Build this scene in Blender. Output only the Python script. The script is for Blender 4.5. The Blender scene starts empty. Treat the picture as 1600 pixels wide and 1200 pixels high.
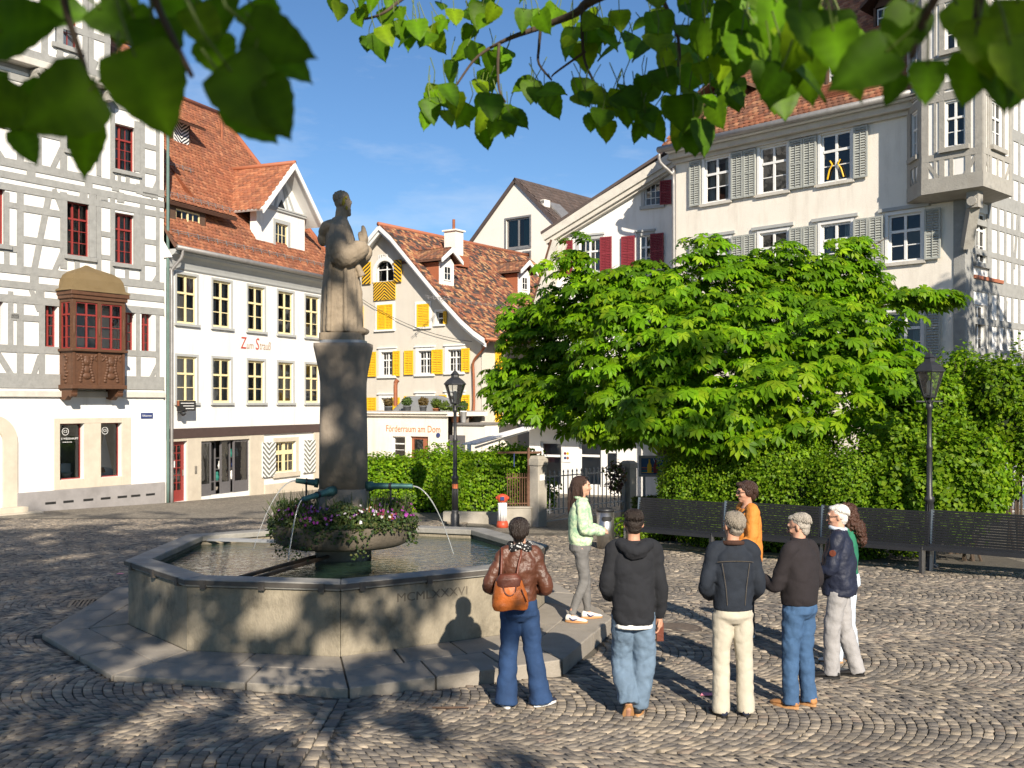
import bpy, bmesh, math, random
import numpy as np
from mathutils import Vector, Matrix
random.seed(7); RNG = np.random.default_rng(7)
R = math.radians
S = bpy.context.scene
COL = S.collection

# ------------------------------------------------------------------ camera
CAMZ, FPX, YH = 2.6, 1600.0, 630.0       # eye height, focal length and horizon row in photo pixels (1600 wide)
cam_d = bpy.data.cameras.new('camera'); cam = bpy.data.objects.new('camera', cam_d); COL.objects.link(cam)
cam.location = (0, 0, CAMZ); cam.rotation_euler = (R(90), 0, 0)
cam_d.sensor_width = 36; cam_d.lens = 36 * FPX / 1600; cam_d.shift_y = (YH - 600) / 1600
cam_d.clip_start = 0.05; cam_d.clip_end = 2000
cam_d.dof.use_dof = True; cam_d.dof.focus_distance = 13; cam_d.dof.aperture_fstop = 7.0
S.camera = cam

# ------------------------------------------------------------------ sky and sun
SAZ, SEL = R(16.5), R(28)
SUN = Vector((math.sin(SAZ) * math.cos(SEL), -math.cos(SAZ) * math.cos(SEL), math.sin(SEL)))
w = bpy.data.worlds.new('World'); S.world = w; w.use_nodes = True
nt = w.node_tree; bg = nt.nodes['Background']
sky = nt.nodes.new('ShaderNodeTexSky'); sky.sky_type = 'NISHITA'; sky.sun_disc = False
sky.sun_elevation = SEL; sky.sun_rotation = math.atan2(SUN.x, SUN.y)
sky.air_density = 1.0; sky.dust_density = 0.1; sky.ozone_density = 5.0; sky.altitude = 600
tc = nt.nodes.new('ShaderNodeTexCoord'); mp = nt.nodes.new('ShaderNodeMapping'); mp.inputs['Scale'].default_value = (1.0, 1.0, 3.5)
cn = nt.nodes.new('ShaderNodeTexNoise'); cn.inputs['Scale'].default_value = 2.6; cn.inputs['Detail'].default_value = 7; cn.inputs['Roughness'].default_value = .62
cr = nt.nodes.new('ShaderNodeValToRGB'); cr.color_ramp.elements[0].position = .50; cr.color_ramp.elements[1].position = .82
cr.color_ramp.elements[1].color = (.55, .55, .55, 1)
mx = nt.nodes.new('ShaderNodeMixRGB'); mx.inputs['Color2'].default_value = (7.5, 7.8, 8.2, 1)
nt.links.new(tc.outputs['Generated'], mp.inputs['Vector']); nt.links.new(mp.outputs['Vector'], cn.inputs['Vector'])
nt.links.new(cn.outputs['Fac'], cr.inputs['Fac']); nt.links.new(cr.outputs['Color'], mx.inputs['Fac'])
hs_ = nt.nodes.new('ShaderNodeHueSaturation'); hs_.inputs['Saturation'].default_value = 1.06; nt.links.new(sky.outputs['Color'], hs_.inputs['Color']); nt.links.new(hs_.outputs['Color'], mx.inputs['Color1']); nt.links.new(mx.outputs['Color'], bg.inputs['Color'])
bg.inputs['Strength'].default_value = 0.078
sl = bpy.data.lights.new('sun', 'SUN'); sl.energy = 5.0; sl.angle = R(0.53); sl.color = (1.0, .895, .75)
so = bpy.data.objects.new('sun', sl); COL.objects.link(so); so.location = (10, -30, 20)
so.rotation_euler = (-SUN).to_track_quat('-Z', 'Y').to_euler()
vs = S.view_settings; vs.view_transform = 'Standard'; vs.look = 'None'; vs.exposure = 0.70; vs.gamma = 1; vs.use_curve_mapping = False
S.render.engine = 'CYCLES'
S.cycles.max_bounces = 4; S.cycles.diffuse_bounces = 2; S.cycles.glossy_bounces = 3; S.cycles.transmission_bounces = 4; S.cycles.transparent_max_bounces = 8; S.cycles.caustics_reflective = False; S.cycles.caustics_refractive = False

# ------------------------------------------------------------------ ground height and pixel helpers
def gz(x, y):
    return -0.03 * max(0.0, min(x + 3, 4.0)) - 0.03 * max(0.0, y - 12)
def gz_np(x, y):
    return -0.03 * np.clip(x + 3, 0, 4.0) - 0.03 * np.maximum(0, y - 12)
def at(px, py, Y):
    return Vector(((px - 800) / FPX * Y, Y, CAMZ - (py - YH) / FPX * Y))
def ground(px, py, dz=0.0):
    Y = 10.0
    for _ in range(60):
        X = (px - 800) / FPX * Y
        Y = .5 * Y + .5 * (CAMZ - gz(X, Y) - dz) * FPX / (py - YH)
    X = (px - 800) / FPX * Y
    return Vector((X, Y, gz(X, Y) + dz))
def zat(py, Y): return CAMZ - (py - YH) / FPX * Y

# ------------------------------------------------------------------ materials
MATS = {}
def mat(name, col, rough=.8, var=.12, vs=2.0, bump=.15, bs=30, metal=0.0, spec=.4, tint=False, dirt=0.0, dirtcol=(.12, .1, .08), ds=.8, trans=0.0, stretch=None, coat=0.0, dst=None):
    """principled surface: colour wanders with a noise, fine relief from another, optional per-vertex tint, blotchy wear"""
    m = bpy.data.materials.new(name); m.use_nodes = True; MATS[name] = m
    n = m.node_tree.nodes; L = m.node_tree.links; b = n['Principled BSDF']
    t = n.new('ShaderNodeTexCoord'); vec = t.outputs['Object']
    if stretch:
        mp = n.new('ShaderNodeMapping'); mp.inputs['Scale'].default_value = stretch; L.new(vec, mp.inputs['Vector']); vec = mp.outputs['Vector']
    nz = n.new('ShaderNodeTexNoise'); nz.inputs['Scale'].default_value = vs; nz.inputs['Detail'].default_value = 8; nz.inputs['Roughness'].default_value = .65
    L.new(vec, nz.inputs['Vector'])
    mr = n.new('ShaderNodeMapRange'); mr.inputs['From Min'].default_value = .25; mr.inputs['From Max'].default_value = .75
    mr.inputs['To Min'].default_value = 1 - var; mr.inputs['To Max'].default_value = 1 + var
    L.new(nz.outputs['Fac'], mr.inputs['Value'])
    mul = n.new('ShaderNodeVectorMath'); mul.operation = 'SCALE'; L.new(mr.outputs['Result'], mul.inputs['Scale'])
    if tint:
        a = n.new('ShaderNodeAttribute'); a.attribute_name = 'tint'; L.new(a.outputs['Color'], mul.inputs[0])
    else:
        mul.inputs[0].default_value = col
    out = mul.outputs['Vector']
    if dirt:
        d = n.new('ShaderNodeTexNoise'); d.inputs['Scale'].default_value = ds; d.inputs['Detail'].default_value = 10; d.inputs['Roughness'].default_value = .72
        if dst:
            m2 = n.new('ShaderNodeMapping'); m2.inputs['Scale'].default_value = dst; L.new(t.outputs['Object'], m2.inputs['Vector']); L.new(m2.outputs['Vector'], d.inputs['Vector'])
        else: L.new(t.outputs['Object'], d.inputs['Vector'])
        r = n.new('ShaderNodeMapRange'); r.inputs['From Min'].default_value = .5; r.inputs['From Max'].default_value = .78; r.inputs['To Max'].default_value = dirt
        L.new(d.outputs['Fac'], r.inputs['Value'])
        mxx = n.new('ShaderNodeMixRGB'); mxx.inputs['Color2'].default_value = (*dirtcol, 1); L.new(r.outputs['Result'], mxx.inputs['Fac']); L.new(out, mxx.inputs['Color1']); out = mxx.outputs['Color']
    L.new(out, b.inputs['Base Color'])
    b.inputs['Roughness'].default_value = rough; b.inputs['Metallic'].default_value = metal
    b.inputs['Specular IOR Level'].default_value = spec
    if coat: b.inputs['Coat Weight'].default_value = coat
    if bump:
        bn = n.new('ShaderNodeTexNoise'); bn.inputs['Scale'].default_value = bs; bn.inputs['Detail'].default_value = 6; L.new(vec, bn.inputs['Vector'])
        bp = n.new('ShaderNodeBump'); bp.inputs['Strength'].default_value = bump; bp.inputs['Distance'].default_value = .02
        L.new(bn.outputs['Fac'], bp.inputs['Height']); L.new(bp.outputs['Normal'], b.inputs['Normal'])
    if trans:
        tr = n.new('ShaderNodeBsdfTranslucent'); ms = n.new('ShaderNodeMixShader'); ms.inputs['Fac'].default_value = trans
        sc = n.new('ShaderNodeVectorMath'); sc.operation = 'MULTIPLY'; sc.inputs[1].default_value = (1.5, 1.6, .5); L.new(out, sc.inputs[0]); L.new(sc.outputs['Vector'], tr.inputs['Color'])
        L.new(b.outputs['BSDF'], ms.inputs[1]); L.new(tr.outputs['BSDF'], ms.inputs[2]); L.new(ms.outputs['Shader'], n['Material Output'].inputs['Surface'])
    return m

def glass_mat(name, tintc=(.75, .8, .8), body=(.02, .023, .027), opaque=.08):
    m = bpy.data.materials.new(name); m.use_nodes = True; MATS[name] = m
    n = m.node_tree.nodes; L = m.node_tree.links; n.remove(n['Principled BSDF'])
    tr = n.new('ShaderNodeBsdfTransparent'); tr.inputs['Color'].default_value = (*tintc, 1)
    df = n.new('ShaderNodeBsdfDiffuse'); df.inputs['Color'].default_value = (*body, 1)
    gl = n.new('ShaderNodeBsdfGlossy'); gl.inputs['Roughness'].default_value = .02
    nz = n.new('ShaderNodeTexNoise'); nz.inputs['Scale'].default_value = 2.5; tcn = n.new('ShaderNodeTexCoord'); L.new(tcn.outputs['Object'], nz.inputs['Vector'])
    bp = n.new('ShaderNodeBump'); bp.inputs['Strength'].default_value = .06; bp.inputs['Distance'].default_value = .05; L.new(nz.outputs['Fac'], bp.inputs['Height']); L.new(bp.outputs['Normal'], gl.inputs['Normal'])
    fr = n.new('ShaderNodeFresnel'); fr.inputs['IOR'].default_value = 1.75
    a = n.new('ShaderNodeMixShader'); a.inputs['Fac'].default_value = opaque; L.new(tr.outputs[0], a.inputs[1]); L.new(df.outputs[0], a.inputs[2])
    c = n.new('ShaderNodeMixShader'); L.new(fr.outputs['Fac'], c.inputs['Fac']); L.new(a.outputs[0], c.inputs[1]); L.new(gl.outputs[0], c.inputs[2])
    L.new(c.outputs[0], n['Material Output'].inputs['Surface'])
    return m

# ------------------------------------------------------------------ object helpers
def tag(o, label=None, cat=None, group=None, kind=None):
    if label: o['label'] = label
    if cat: o['category'] = cat
    if group: o['group'] = group
    if kind: o['kind'] = kind
    return o
def empty(name, loc=(0, 0, 0), rz=0.0, label=None, cat=None, group=None):
    o = bpy.data.objects.new(name, None); COL.objects.link(o); o.location = loc; o.rotation_euler = (0, 0, rz); o.empty_display_size = .2
    return tag(o, label, cat, group)
def link(name, me, parent=None):
    o = bpy.data.objects.new(name, me); COL.objects.link(o)
    if parent is not None: o.parent = parent
    return o
def copy_tree(o, parent=None):
    c = o.copy(); COL.objects.link(c); c.parent = parent
    for ch in list(o.children): copy_tree(ch, c)
    return c

class MB:
    """collects shapes that become ONE mesh object"""
    def __init__(s): s.v = []; s.f = []; s.t = []; s.cur = None
    def add(s, vs_, fs):
        o = len(s.v); s.v.extend([tuple(p) for p in vs_]); s.f.extend([tuple(i + o for i in f) for f in fs])
        if s.cur is not None: s.t.extend([s.cur] * len(vs_))
        return s
    def hexa(s, p):
        return s.add(p, [(0, 3, 2, 1), (4, 5, 6, 7), (0, 1, 5, 4), (1, 2, 6, 5), (2, 3, 7, 6), (3, 0, 4, 7)])
    def box(s, x0, x1, y0, y1, z0, z1):
        return s.hexa([(x0, y0, z0), (x1, y0, z0), (x1, y1, z0), (x0, y1, z0), (x0, y0, z1), (x1, y0, z1), (x1, y1, z1), (x0, y1, z1)])
    def quad(s, a, b, c, d): return s.add([a, b, c, d], [(0, 1, 2, 3)])
    def strip(s, x0, z0, x1, z1, w, y0, y1):
        """in-plane beam in the local x-z plane"""
        d = Vector((x1 - x0, z1 - z0)); l = d.length or 1e-6; nx, nz_ = -d.y / l * w / 2, d.x / l * w / 2
        q = [(x0 - nx, z0 - nz_), (x1 - nx, z1 - nz_), (x1 + nx, z1 + nz_), (x0 + nx, z0 + nz_)]
        return s.hexa([(x, y0, z) for x, z in q] + [(x, y1, z) for x, z in q])
    def bar(s, p0, p1, w, h=None, up=(0, 0, 1)):
        p0 = Vector(p0); p1 = Vector(p1); d = (p1 - p0).normalized(); h = h or w
        a = d.cross(Vector(up)); a = a.normalized() if a.length > 1e-4 else Vector((1, 0, 0)); b = a.cross(d).normalized()
        a *= w / 2; b *= h / 2
        return s.hexa([p0 - a - b, p0 + a - b, p0 + a + b, p0 - a + b, p1 - a - b, p1 + a - b, p1 + a + b, p1 - a + b])
    def prism(s, poly, y0, y1):
        """polygon of (x,z) extruded along y"""
        n = len(poly); vs_ = [(x, y0, z) for x, z in poly] + [(x, y1, z) for x, z in poly]
        return s.add(vs_, [tuple(range(n))[::-1], tuple(range(n, 2 * n))] + [(i, (i + 1) % n, n + (i + 1) % n, n + i) for i in range(n)])
    def slab(s, poly, z0, z1):
        """polygon of (x,y) extruded along z"""
        n = len(poly); vs_ = [(x, y, z0) for x, y in poly] + [(x, y, z1) for x, y in poly]
        return s.add(vs_, [tuple(range(n))[::-1], tuple(range(n, 2 * n))] + [(i, (i + 1) % n, n + (i + 1) % n, n + i) for i in range(n)])
    def rings(s, rr, cap=True):
        n = len(rr[0]); vs_ = [p for r in rr for p in r]; fs = []
        for k in range(len(rr) - 1):
            for i in range(n):
                j = (i + 1) % n; fs.append((k * n + i, k * n + j, (k + 1) * n + j, (k + 1) * n + i))
        if cap: fs.append(tuple(range(n))[::-1]); fs.append(tuple(range((len(rr) - 1) * n, len(rr) * n)))
        return s.add(vs_, fs)
    def lathe(s, prof, cx=0, cy=0, n=24, sx=1, sy=1, rot=0):
        return s.rings([[(cx + r * sx * math.cos(rot + 2 * math.pi * i / n), cy + r * sy * math.sin(rot + 2 * math.pi * i / n), z) for i in range(n)] for r, z in prof])
    def tube(s, pts, rad, n=8, cap=True, sm=0, wr=None):
        pts = [Vector(p) for p in pts]; rad = list(rad) if hasattr(rad, '__len__') else [rad] * len(pts)
        if sm and len(pts) > 2:
            P2 = []; R2 = []
            for i in range(len(pts) - 1):
                a, b, c, d = pts[max(i - 1, 0)], pts[i], pts[i + 1], pts[min(i + 2, len(pts) - 1)]
                for k in range(sm):
                    t = k / sm
                    P2.append(.5 * ((2 * b) + (c - a) * t + (2 * a - 5 * b + 4 * c - d) * t * t + (3 * b - a - 3 * c + d) * t ** 3)); R2.append(rad[i] * (1 - t) + rad[i + 1] * t)
            P2.append(pts[-1]); R2.append(rad[-1]); pts, rad = P2, R2
        rr = []; u = None; arc = 0.0; sd_ = random.uniform(0, 6.28)
        for i, p in enumerate(pts):
            d = (pts[min(i + 1, len(pts) - 1)] - pts[max(i - 1, 0)]).normalized()
            if u is None:
                u = d.cross(Vector((0, 0, 1))); u = u.normalized() if u.length > 1e-3 else Vector((1, 0, 0))
            u = (u - d * u.dot(d)); u = u.normalized() if u.length > 1e-5 else Vector((1, 0, 0)); v = d.cross(u)
            if i: arc += (pts[i] - pts[i - 1]).length
            rr.append([p + (u * math.cos(2 * math.pi * k / n) + v * math.sin(2 * math.pi * k / n)) * rad[i] * (1 if not wr else 1 + wr[0] * math.sin(wr[1] * arc + 1.5 * math.sin(2 * math.pi * k / n + sd_) + 1.1 * math.sin(arc * 17 + sd_)) * (.35 + .65 * abs(math.sin(arc * 5.5 + sd_)))) for k in range(n)])
        return s.rings(rr, cap)
    def ell(s, c, r, nu=12, nv=8, tilt=None):
        c = Vector(c); rr = []
        for k in range(nv + 1):
            ph = -math.pi / 2 + math.pi * k / nv; ring = []
            cr_ = max(math.cos(ph), .02)
            for i in range(nu):
                th = 2 * math.pi * i / nu
                p = Vector((r[0] * cr_ * math.cos(th), r[1] * cr_ * math.sin(th), r[2] * math.sin(ph)))
                if tilt is not None: p = tilt @ p
                ring.append(c + p)
            rr.append(ring)
        return s.rings(rr)
    def mesh(s, name, m=None, smooth=False):
        me = bpy.data.meshes.new(name); me.from_pydata(s.v, [], s.f); me.update()
        if s.t and len(s.t) == len(s.v):
            a = me.attributes.new('tint', 'FLOAT_COLOR', 'POINT'); a.data.foreach_set('color', np.array([(*c, 1) for c in s.t], dtype=np.float32).ravel())
        if m is not None: me.materials.append(MATS[m] if isinstance(m, str) else m)
        if smooth: me.shade_smooth()
        return me
    def build(s, name, m, parent=None, smooth=False, kind=None, bevel=0):
        o = link(name, s.mesh(name, m, smooth), parent)
        if kind: o['kind'] = kind
        if bevel:
            b = o.modifiers.new('bevel', 'BEVEL'); b.width = bevel; b.segments = 2; b.limit_method = 'ANGLE'
        return o

def fastmesh(name, V, F, m, tint=None, smooth=False):
    """big meshes straight from arrays; every face has the same number of corners"""
    me = bpy.data.meshes.new(name); V = np.asarray(V, np.float32); F = np.asarray(F, np.int32); k = F.shape[1]
    me.vertices.add(len(V)); me.vertices.foreach_set('co', V.ravel())
    me.loops.add(F.size); me.loops.foreach_set('vertex_index', F.ravel())
    me.polygons.add(len(F)); me.polygons.foreach_set('loop_start', np.arange(0, F.size, k, dtype=np.int32))
    try: me.polygons.foreach_set('loop_total', np.full(len(F), k, dtype=np.int32))
    except Exception: pass
    me.update(calc_edges=True); me.validate()
    if tint is not None:
        a = me.attributes.new('tint', 'FLOAT_COLOR', 'POINT'); T = np.ones((len(V), 4), np.float32); T[:, :3] = tint; a.data.foreach_set('color', T.ravel())
    me.materials.append(MATS[m]); 
    if smooth: me.shade_smooth()
    return me
def scatter(tv, tf, pos, rot, size, tint):
    """instances of a template baked into one array mesh: tv (k,3), pos (n,3), rot (n,3,3), size (n,) or (n,3), tint (n,3)"""
    n, k = len(pos), len(tv); size = np.asarray(size)
    if size.ndim == 1: size = size[:, None]
    L = tv[None, :, :] * size[:, None, :]
    V = np.einsum('nij,nkj->nki', rot, L) + pos[:, None, :]
    F = (tf[None, :, :] + (np.arange(n) * k)[:, None, None]).reshape(-1, tf.shape[1])
    return V.reshape(-1, 3), F, np.repeat(tint, k, axis=0)
def frames(nrm, spin=None, up=None):
    """rotation matrices whose z axis is nrm; y axis points along up projected (or a random spin)"""
    nrm = nrm / np.linalg.norm(nrm, axis=1, keepdims=True)
    if up is None:
        up = RNG.normal(size=nrm.shape)
    y = up - nrm * np.sum(up * nrm, axis=1, keepdims=True); y /= np.linalg.norm(y, axis=1, keepdims=True) + 1e-9
    x = np.cross(y, nrm)
    return np.stack([x, y, nrm], axis=2)
# ------------------------------------------------------------------ material list
mat('joint', (.10, .088, .07), .95, .3, 6, .5, 60)
mat('cobble', (1, 1, 1), .72, .16, 9, .35, 45, tint=True, dirt=.5, dirtcol=(.10, .088, .072), ds=.55, spec=.5)
mat('slab_stone', (.30, .268, .225), .85, .16, 3, .3, 55, dirt=.55, dirtcol=(.14, .125, .1), ds=1.4)
mat('basin_stone', (.27, .235, .175), .88, .3, 3.2, .5, 34, dirt=.95, dirtcol=(.075, .066, .045), ds=2.2, stretch=(1.6, 1.6, .7))
mat('rim_stone', (.27, .26, .235), .6, .25, 4, .3, 40, dirt=.6, dirtcol=(.09, .085, .07), ds=1.6)
mat('rim_iron', (.085, .075, .065), .6, .2, 8, .2, 60)
mat('carved', (.14, .12, .09), .9, .15, 6, .2, 40)  # inscription letters: recess shade put into a darker stone colour
mat('pillar_stone', (.255, .213, .167), .88, .22, 1.8, .4, 30, dirt=.7, dirtcol=(.07, .06, .05), ds=.9, stretch=(1, 1, .45))
mat('bowl_stone', (.12, .10, .075), .85, .3, 3, .4, 40, dirt=.8, dirtcol=(.04, .036, .026), ds=2.5)
mat('statue_stone', (.265, .213, .152), .88, .25, 3, .4, 40, dirt=.65, dirtcol=(.085, .07, .05), ds=1.6, stretch=(1.5, 1.5, .5))
mat('lichen', (.30, .25, .03), .95, .3, 20, .5, 80)
mat('bronze', (.06, .15, .14), .55, .25, 6, .2, 30, metal=.5)
mat('lead', (.35, .36, .38), .5, .1, 6, .1, 30, metal=.4)
mat('timber_dark', (.06, .04, .025), .8, .25, 6, .3, 30)
mat('soil', (.03, .022, .015), .95, .3, 20, .6, 60)
mat('plant', (1, 1, 1), .55, .18, 8, .0, 30, tint=True, trans=.3, spec=.35)
mat('petal', (1, 1, 1), .7, .15, 30, .0, 30, tint=True, trans=.25)
mat('iron', (.022, .023, .026), .45, .2, 12, .12, 60, spec=.5)
mat('steel', (.48, .46, .43), .32, .08, 10, .05, 80, metal=.95)
mat('rust', (.12, .06, .035), .8, .35, 14, .4, 50)
mat('granite', (.36, .33, .28), .9, .18, 4, .4, 60, dirt=.6, dirtcol=(.16, .15, .11), ds=1.3)
mat('white_plain', (.78, .78, .76), .6, .03, 5, .05, 30)
mat('black_plain', (.02, .02, .02), .5, .1, 5, .05, 30)
glass_mat('window_glass'); glass_mat('lamp_glass', (.92, .93, .92), (.3, .3, .3), .08)

def water_mat():
    m = bpy.data.materials.new('water'); m.use_nodes = True; MATS['water'] = m
    n = m.node_tree.nodes; L = m.node_tree.links; b = n['Principled BSDF']
    b.inputs['Base Color'].default_value = (.022, .045, .03, 1); b.inputs['Roughness'].default_value = .03; b.inputs['IOR'].default_value = 1.75; b.inputs['Specular IOR Level'].default_value = .9
    t = n.new('ShaderNodeTexCoord'); mp = n.new('ShaderNodeMapping'); mp.inputs['Scale'].default_value = (1.0, 2.3, 1); L.new(t.outputs['Object'], mp.inputs['Vector'])
    a = n.new('ShaderNodeTexNoise'); a.inputs['Scale'].default_value = 6.0; a.inputs['Detail'].default_value = 2; L.new(mp.outputs[0], a.inputs['Vector'])
    c = n.new('ShaderNodeTexNoise'); c.inputs['Scale'].default_value = 18; c.inputs['Detail'].default_value = 2; L.new(mp.outputs[0], c.inputs['Vector'])
    ad = n.new('ShaderNodeMath'); ad.operation = 'MULTIPLY_ADD'; ad.inputs[1].default_value = .16; L.new(c.outputs['Fac'], ad.inputs[0]); L.new(a.outputs['Fac'], ad.inputs[2])
    bp = n.new('ShaderNodeBump'); bp.inputs['Strength'].default_value = 1.0; bp.inputs['Distance'].default_value = .017; L.new(ad.outputs[0], bp.inputs['Height']); L.new(bp.outputs[0], b.inputs['Normal'])
water_mat()
def jet_mat():
    m = bpy.data.materials.new('water_jet'); m.use_nodes = True; MATS['water_jet'] = m
    b = m.node_tree.nodes['Principled BSDF']; b.inputs['Base Color'].default_value = (.9, .93, .95, 1); b.inputs['Transmission Weight'].default_value = .75; b.inputs['Roughness'].default_value = .1; b.inputs['IOR'].default_value = 1.33
    nz = m.node_tree.nodes.new('ShaderNodeTexNoise'); nz.inputs['Scale'].default_value = 40
    bp = m.node_tree.nodes.new('ShaderNodeBump'); bp.inputs['Strength'].default_value = .5; m.node_tree.links.new(nz.outputs['Fac'], bp.inputs['Height']); m.node_tree.links.new(bp.outputs[0], b.inputs['Normal'])
jet_mat()
def ground_mat():
    m = bpy.data.materials.new('setts_far'); m.use_nodes = True; MATS['setts_far'] = m
    n = m.node_tree.nodes; L = m.node_tree.links; b = n['Principled BSDF']; b.inputs['Roughness'].default_value = .85
    t = n.new('ShaderNodeTexCoord')
    v = n.new('ShaderNodeTexVoronoi'); v.inputs['Scale'].default_value = 8.5; L.new(t.outputs['Object'], v.inputs['Vector'])
    e = n.new('ShaderNodeTexVoronoi'); e.feature = 'DISTANCE_TO_EDGE'; e.inputs['Scale'].default_value = 8.5; L.new(t.outputs['Object'], e.inputs['Vector'])
    z = n.new('ShaderNodeTexNoise'); z.inputs['Scale'].default_value = .6; z.inputs['Detail'].default_value = 8; L.new(t.outputs['Object'], z.inputs['Vector'])
    r = n.new('ShaderNodeValToRGB'); r.color_ramp.elements[0].color = (.12, .105, .085, 1); r.color_ramp.elements[1].color = (.30, .265, .21, 1)
    x = n.new('ShaderNodeSeparateColor'); L.new(v.outputs['Color'], x.inputs[0])
    ad = n.new('ShaderNodeMath'); ad.operation = 'MULTIPLY_ADD'; ad.inputs[1].default_value = .45; L.new(x.outputs[0], ad.inputs[0]); L.new(z.outputs['Fac'], ad.inputs[2])
    sb = n.new('ShaderNodeMath'); sb.operation = 'SUBTRACT'; sb.inputs[1].default_value = .2; L.new(ad.outputs[0], sb.inputs[0]); L.new(sb.outputs[0], r.inputs['Fac'])
    mr = n.new('ShaderNodeMapRange'); mr.inputs['From Max'].default_value = .09; mr.inputs['To Min'].default_value = .45; L.new(e.outputs['Distance'], mr.inputs['Value'])
    ml = n.new('ShaderNodeVectorMath'); ml.operation = 'SCALE'; L.new(r.outputs['Color'], ml.inputs[0]); L.new(mr.outputs[0], ml.inputs['Scale']); L.new(ml.outputs[0], b.inputs['Base Color'])
    bp = n.new('ShaderNodeBump'); bp.inputs['Strength'].default_value = .5; bp.inputs['Distance'].default_value = .02; L.new(mr.outputs[0], bp.inputs['Height']); L.new(bp.outputs[0], b.inputs['Normal'])
ground_mat()

# ------------------------------------------------------------------ ground sheet
XS = [-400, -60, -20, -3, 1, 20, 60, 400]; YS = [-200, -30, 0, 12, 30, 60, 120, 400]
g = MB()
for j in range(len(YS)):
    for i in range(len(XS)): g.v.append((XS[i], YS[j], gz(XS[i], YS[j]) - .035))
for j in range(len(YS) - 1):
    for i in range(len(XS) - 1):
        a = j * len(XS) + i; g.f.append((a, a + 1, a + 1 + len(XS), a + len(XS)))
tag(g.build('ground', 'setts_far'), kind='structure')

# ------------------------------------------------------------------ fountain outline (corners in plan)
def rimpt(px, py, z=.782):
    Y = FPX * (CAMZ - z) / (py - YH); return Vector(((px - 800) / FPX * Y, Y))
BAS = [rimpt(195, 875), rimpt(289, 905), rimpt(532, 912), rimpt(797, 886), rimpt(856, 851), Vector((-.40, 14.95)), Vector((-2.45, 15.6)), rimpt(292, 835)]
def plpt(px, py): 
    Y = FPX * (CAMZ - .04) / (py - YH); return Vector(((px - 800) / FPX * Y, Y))
PLN = [plpt(65, 990), plpt(175, 1055), plpt(545, 1075), plpt(879, 1031), plpt(957, 964), Vector((.55, 14.9)), Vector((-2.55, 16.7)), Vector((-5.5, 14.3))]
FC = Vector((-2.12, 12.9))
def inpoly(x, y, poly):
    c = np.zeros(np.shape(x), bool); n = len(poly)
    for i in range(n):
        a, b = poly[i], poly[(i + 1) % n]
        with np.errstate(divide='ignore', invalid='ignore'):
            t = (x < (b.x - a.x) * (y - a.y) / (b.y - a.y + 1e-12) + a.x)
        c ^= ((a.y > y) != (b.y > y)) & t
    return c

# ------------------------------------------------------------------ setts laid in segmental arches
def setts(sector, pitch=.088, W=2.20, sag=.60, ang=R(-6)):
    """cells of the arch pattern as corner arrays (n,4,2)"""
    nj = 25; cells = []
    ca, sa = math.cos(ang), math.sin(ang)
    nstrip = range(-3, 14); rows = np.arange(-24, 235)
    for k in nstrip:
        off = random.random() * pitch
        rr, jj = np.meshgrid(rows, np.arange(nj), indexing='ij'); rr = rr.ravel(); jj = jj.ravel()
        ph = (np.sin(rr * 12.9898 + k * 78.2) * 43758.5) % 1 - .5            # running bond along each row
        def M(r, j):
            v = (j + ph * .8) / nj * W - W / 2; v = np.clip(v, -W / 2, W / 2)
            u = r * pitch + off + sag * (1 - (2 * v / W) ** 2)
            v2 = v + k * W
            return np.stack([u * ca - v2 * sa, u * sa + v2 * ca], 1)
        q = np.stack([M(rr, jj), M(rr + 1, jj), M(rr + 1, jj + 1), M(rr, jj + 1)], 1)
        wv = np.linalg.norm(q[:, 3] - q[:, 0], axis=1)
        cells.append(q[wv > .04])
    q = np.concatenate(cells)
    if sector == 'right': q = q + np.array([-2.0, 5.0])
    else: q = q * np.array([-1, 1]) + np.array([-1.25, 5.4])
    c = q.mean(1)
    px = 800 + FPX * c[:, 0] / np.maximum(c[:, 1], .1)
    keep = (c[:, 1] > 5.2) & (c[:, 1] < 27) & (np.abs(c[:, 0]) < .5 * c[:, 1] + 1.9 + .06 * c[:, 1])
    keep &= ~inpoly(c[:, 0], c[:, 1], PLN)
    near = np.zeros(len(c), bool)
    for i in range(8):                                                        # stay clear of the slab edge
        a, b = PLN[i], PLN[(i + 1) % 8]; d = np.array([b.x - a.x, b.y - a.y]); t = np.clip(((c - [a.x, a.y]) @ d) / (d @ d), 0, 1)
        near |= np.linalg.norm(c - (np.array([a.x, a.y]) + t[:, None] * d), axis=1) < .052
    keep &= ~near
    if sector == 'right': keep &= (c[:, 0] > -1.42)
    else: keep &= (c[:, 0] < -1.68)
    # the garden side and the houses' feet stay free
    keep &= ~((c[:, 1] > 23.6 - .35 * np.maximum(c[:, 0] - 4, 0)) & (c[:, 0] > -1.2)) & ~((c[:, 1] > 21.4 - .62 * (c[:, 0] - 2.4)) & (c[:, 0] > 2.4))
    return q[keep]
QS = [setts('right'), setts('left')]
line = []
for col in (0, 1):
    for i in range(36):
        x = -1.55 + (col - .5) * .115; y = 5.2 + i * .112 + col * .05
        line.append([[x - .055, y], [x + .055, y], [x + .055, y + .11], [x - .055, y + .11]])
ln = np.array(line); ln = ln[~inpoly(ln.mean(1)[:, 0], ln.mean(1)[:, 1] + .08, PLN)]
Q = np.concatenate(QS + [ln])
n = len(Q); C = Q.mean(1)
sh = RNG.uniform(.89, .975, (n, 1, 1))
Q = C[:, None] + (Q - C[:, None]) * sh + RNG.normal(0, .0034, Q.shape)
pal = np.array([(.135, .123, .112), (.18, .16, .135), (.235, .205, .168), (.31, .265, .205), (.095, .09, .088), (.38, .33, .265), (.22, .175, .14)])
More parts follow.
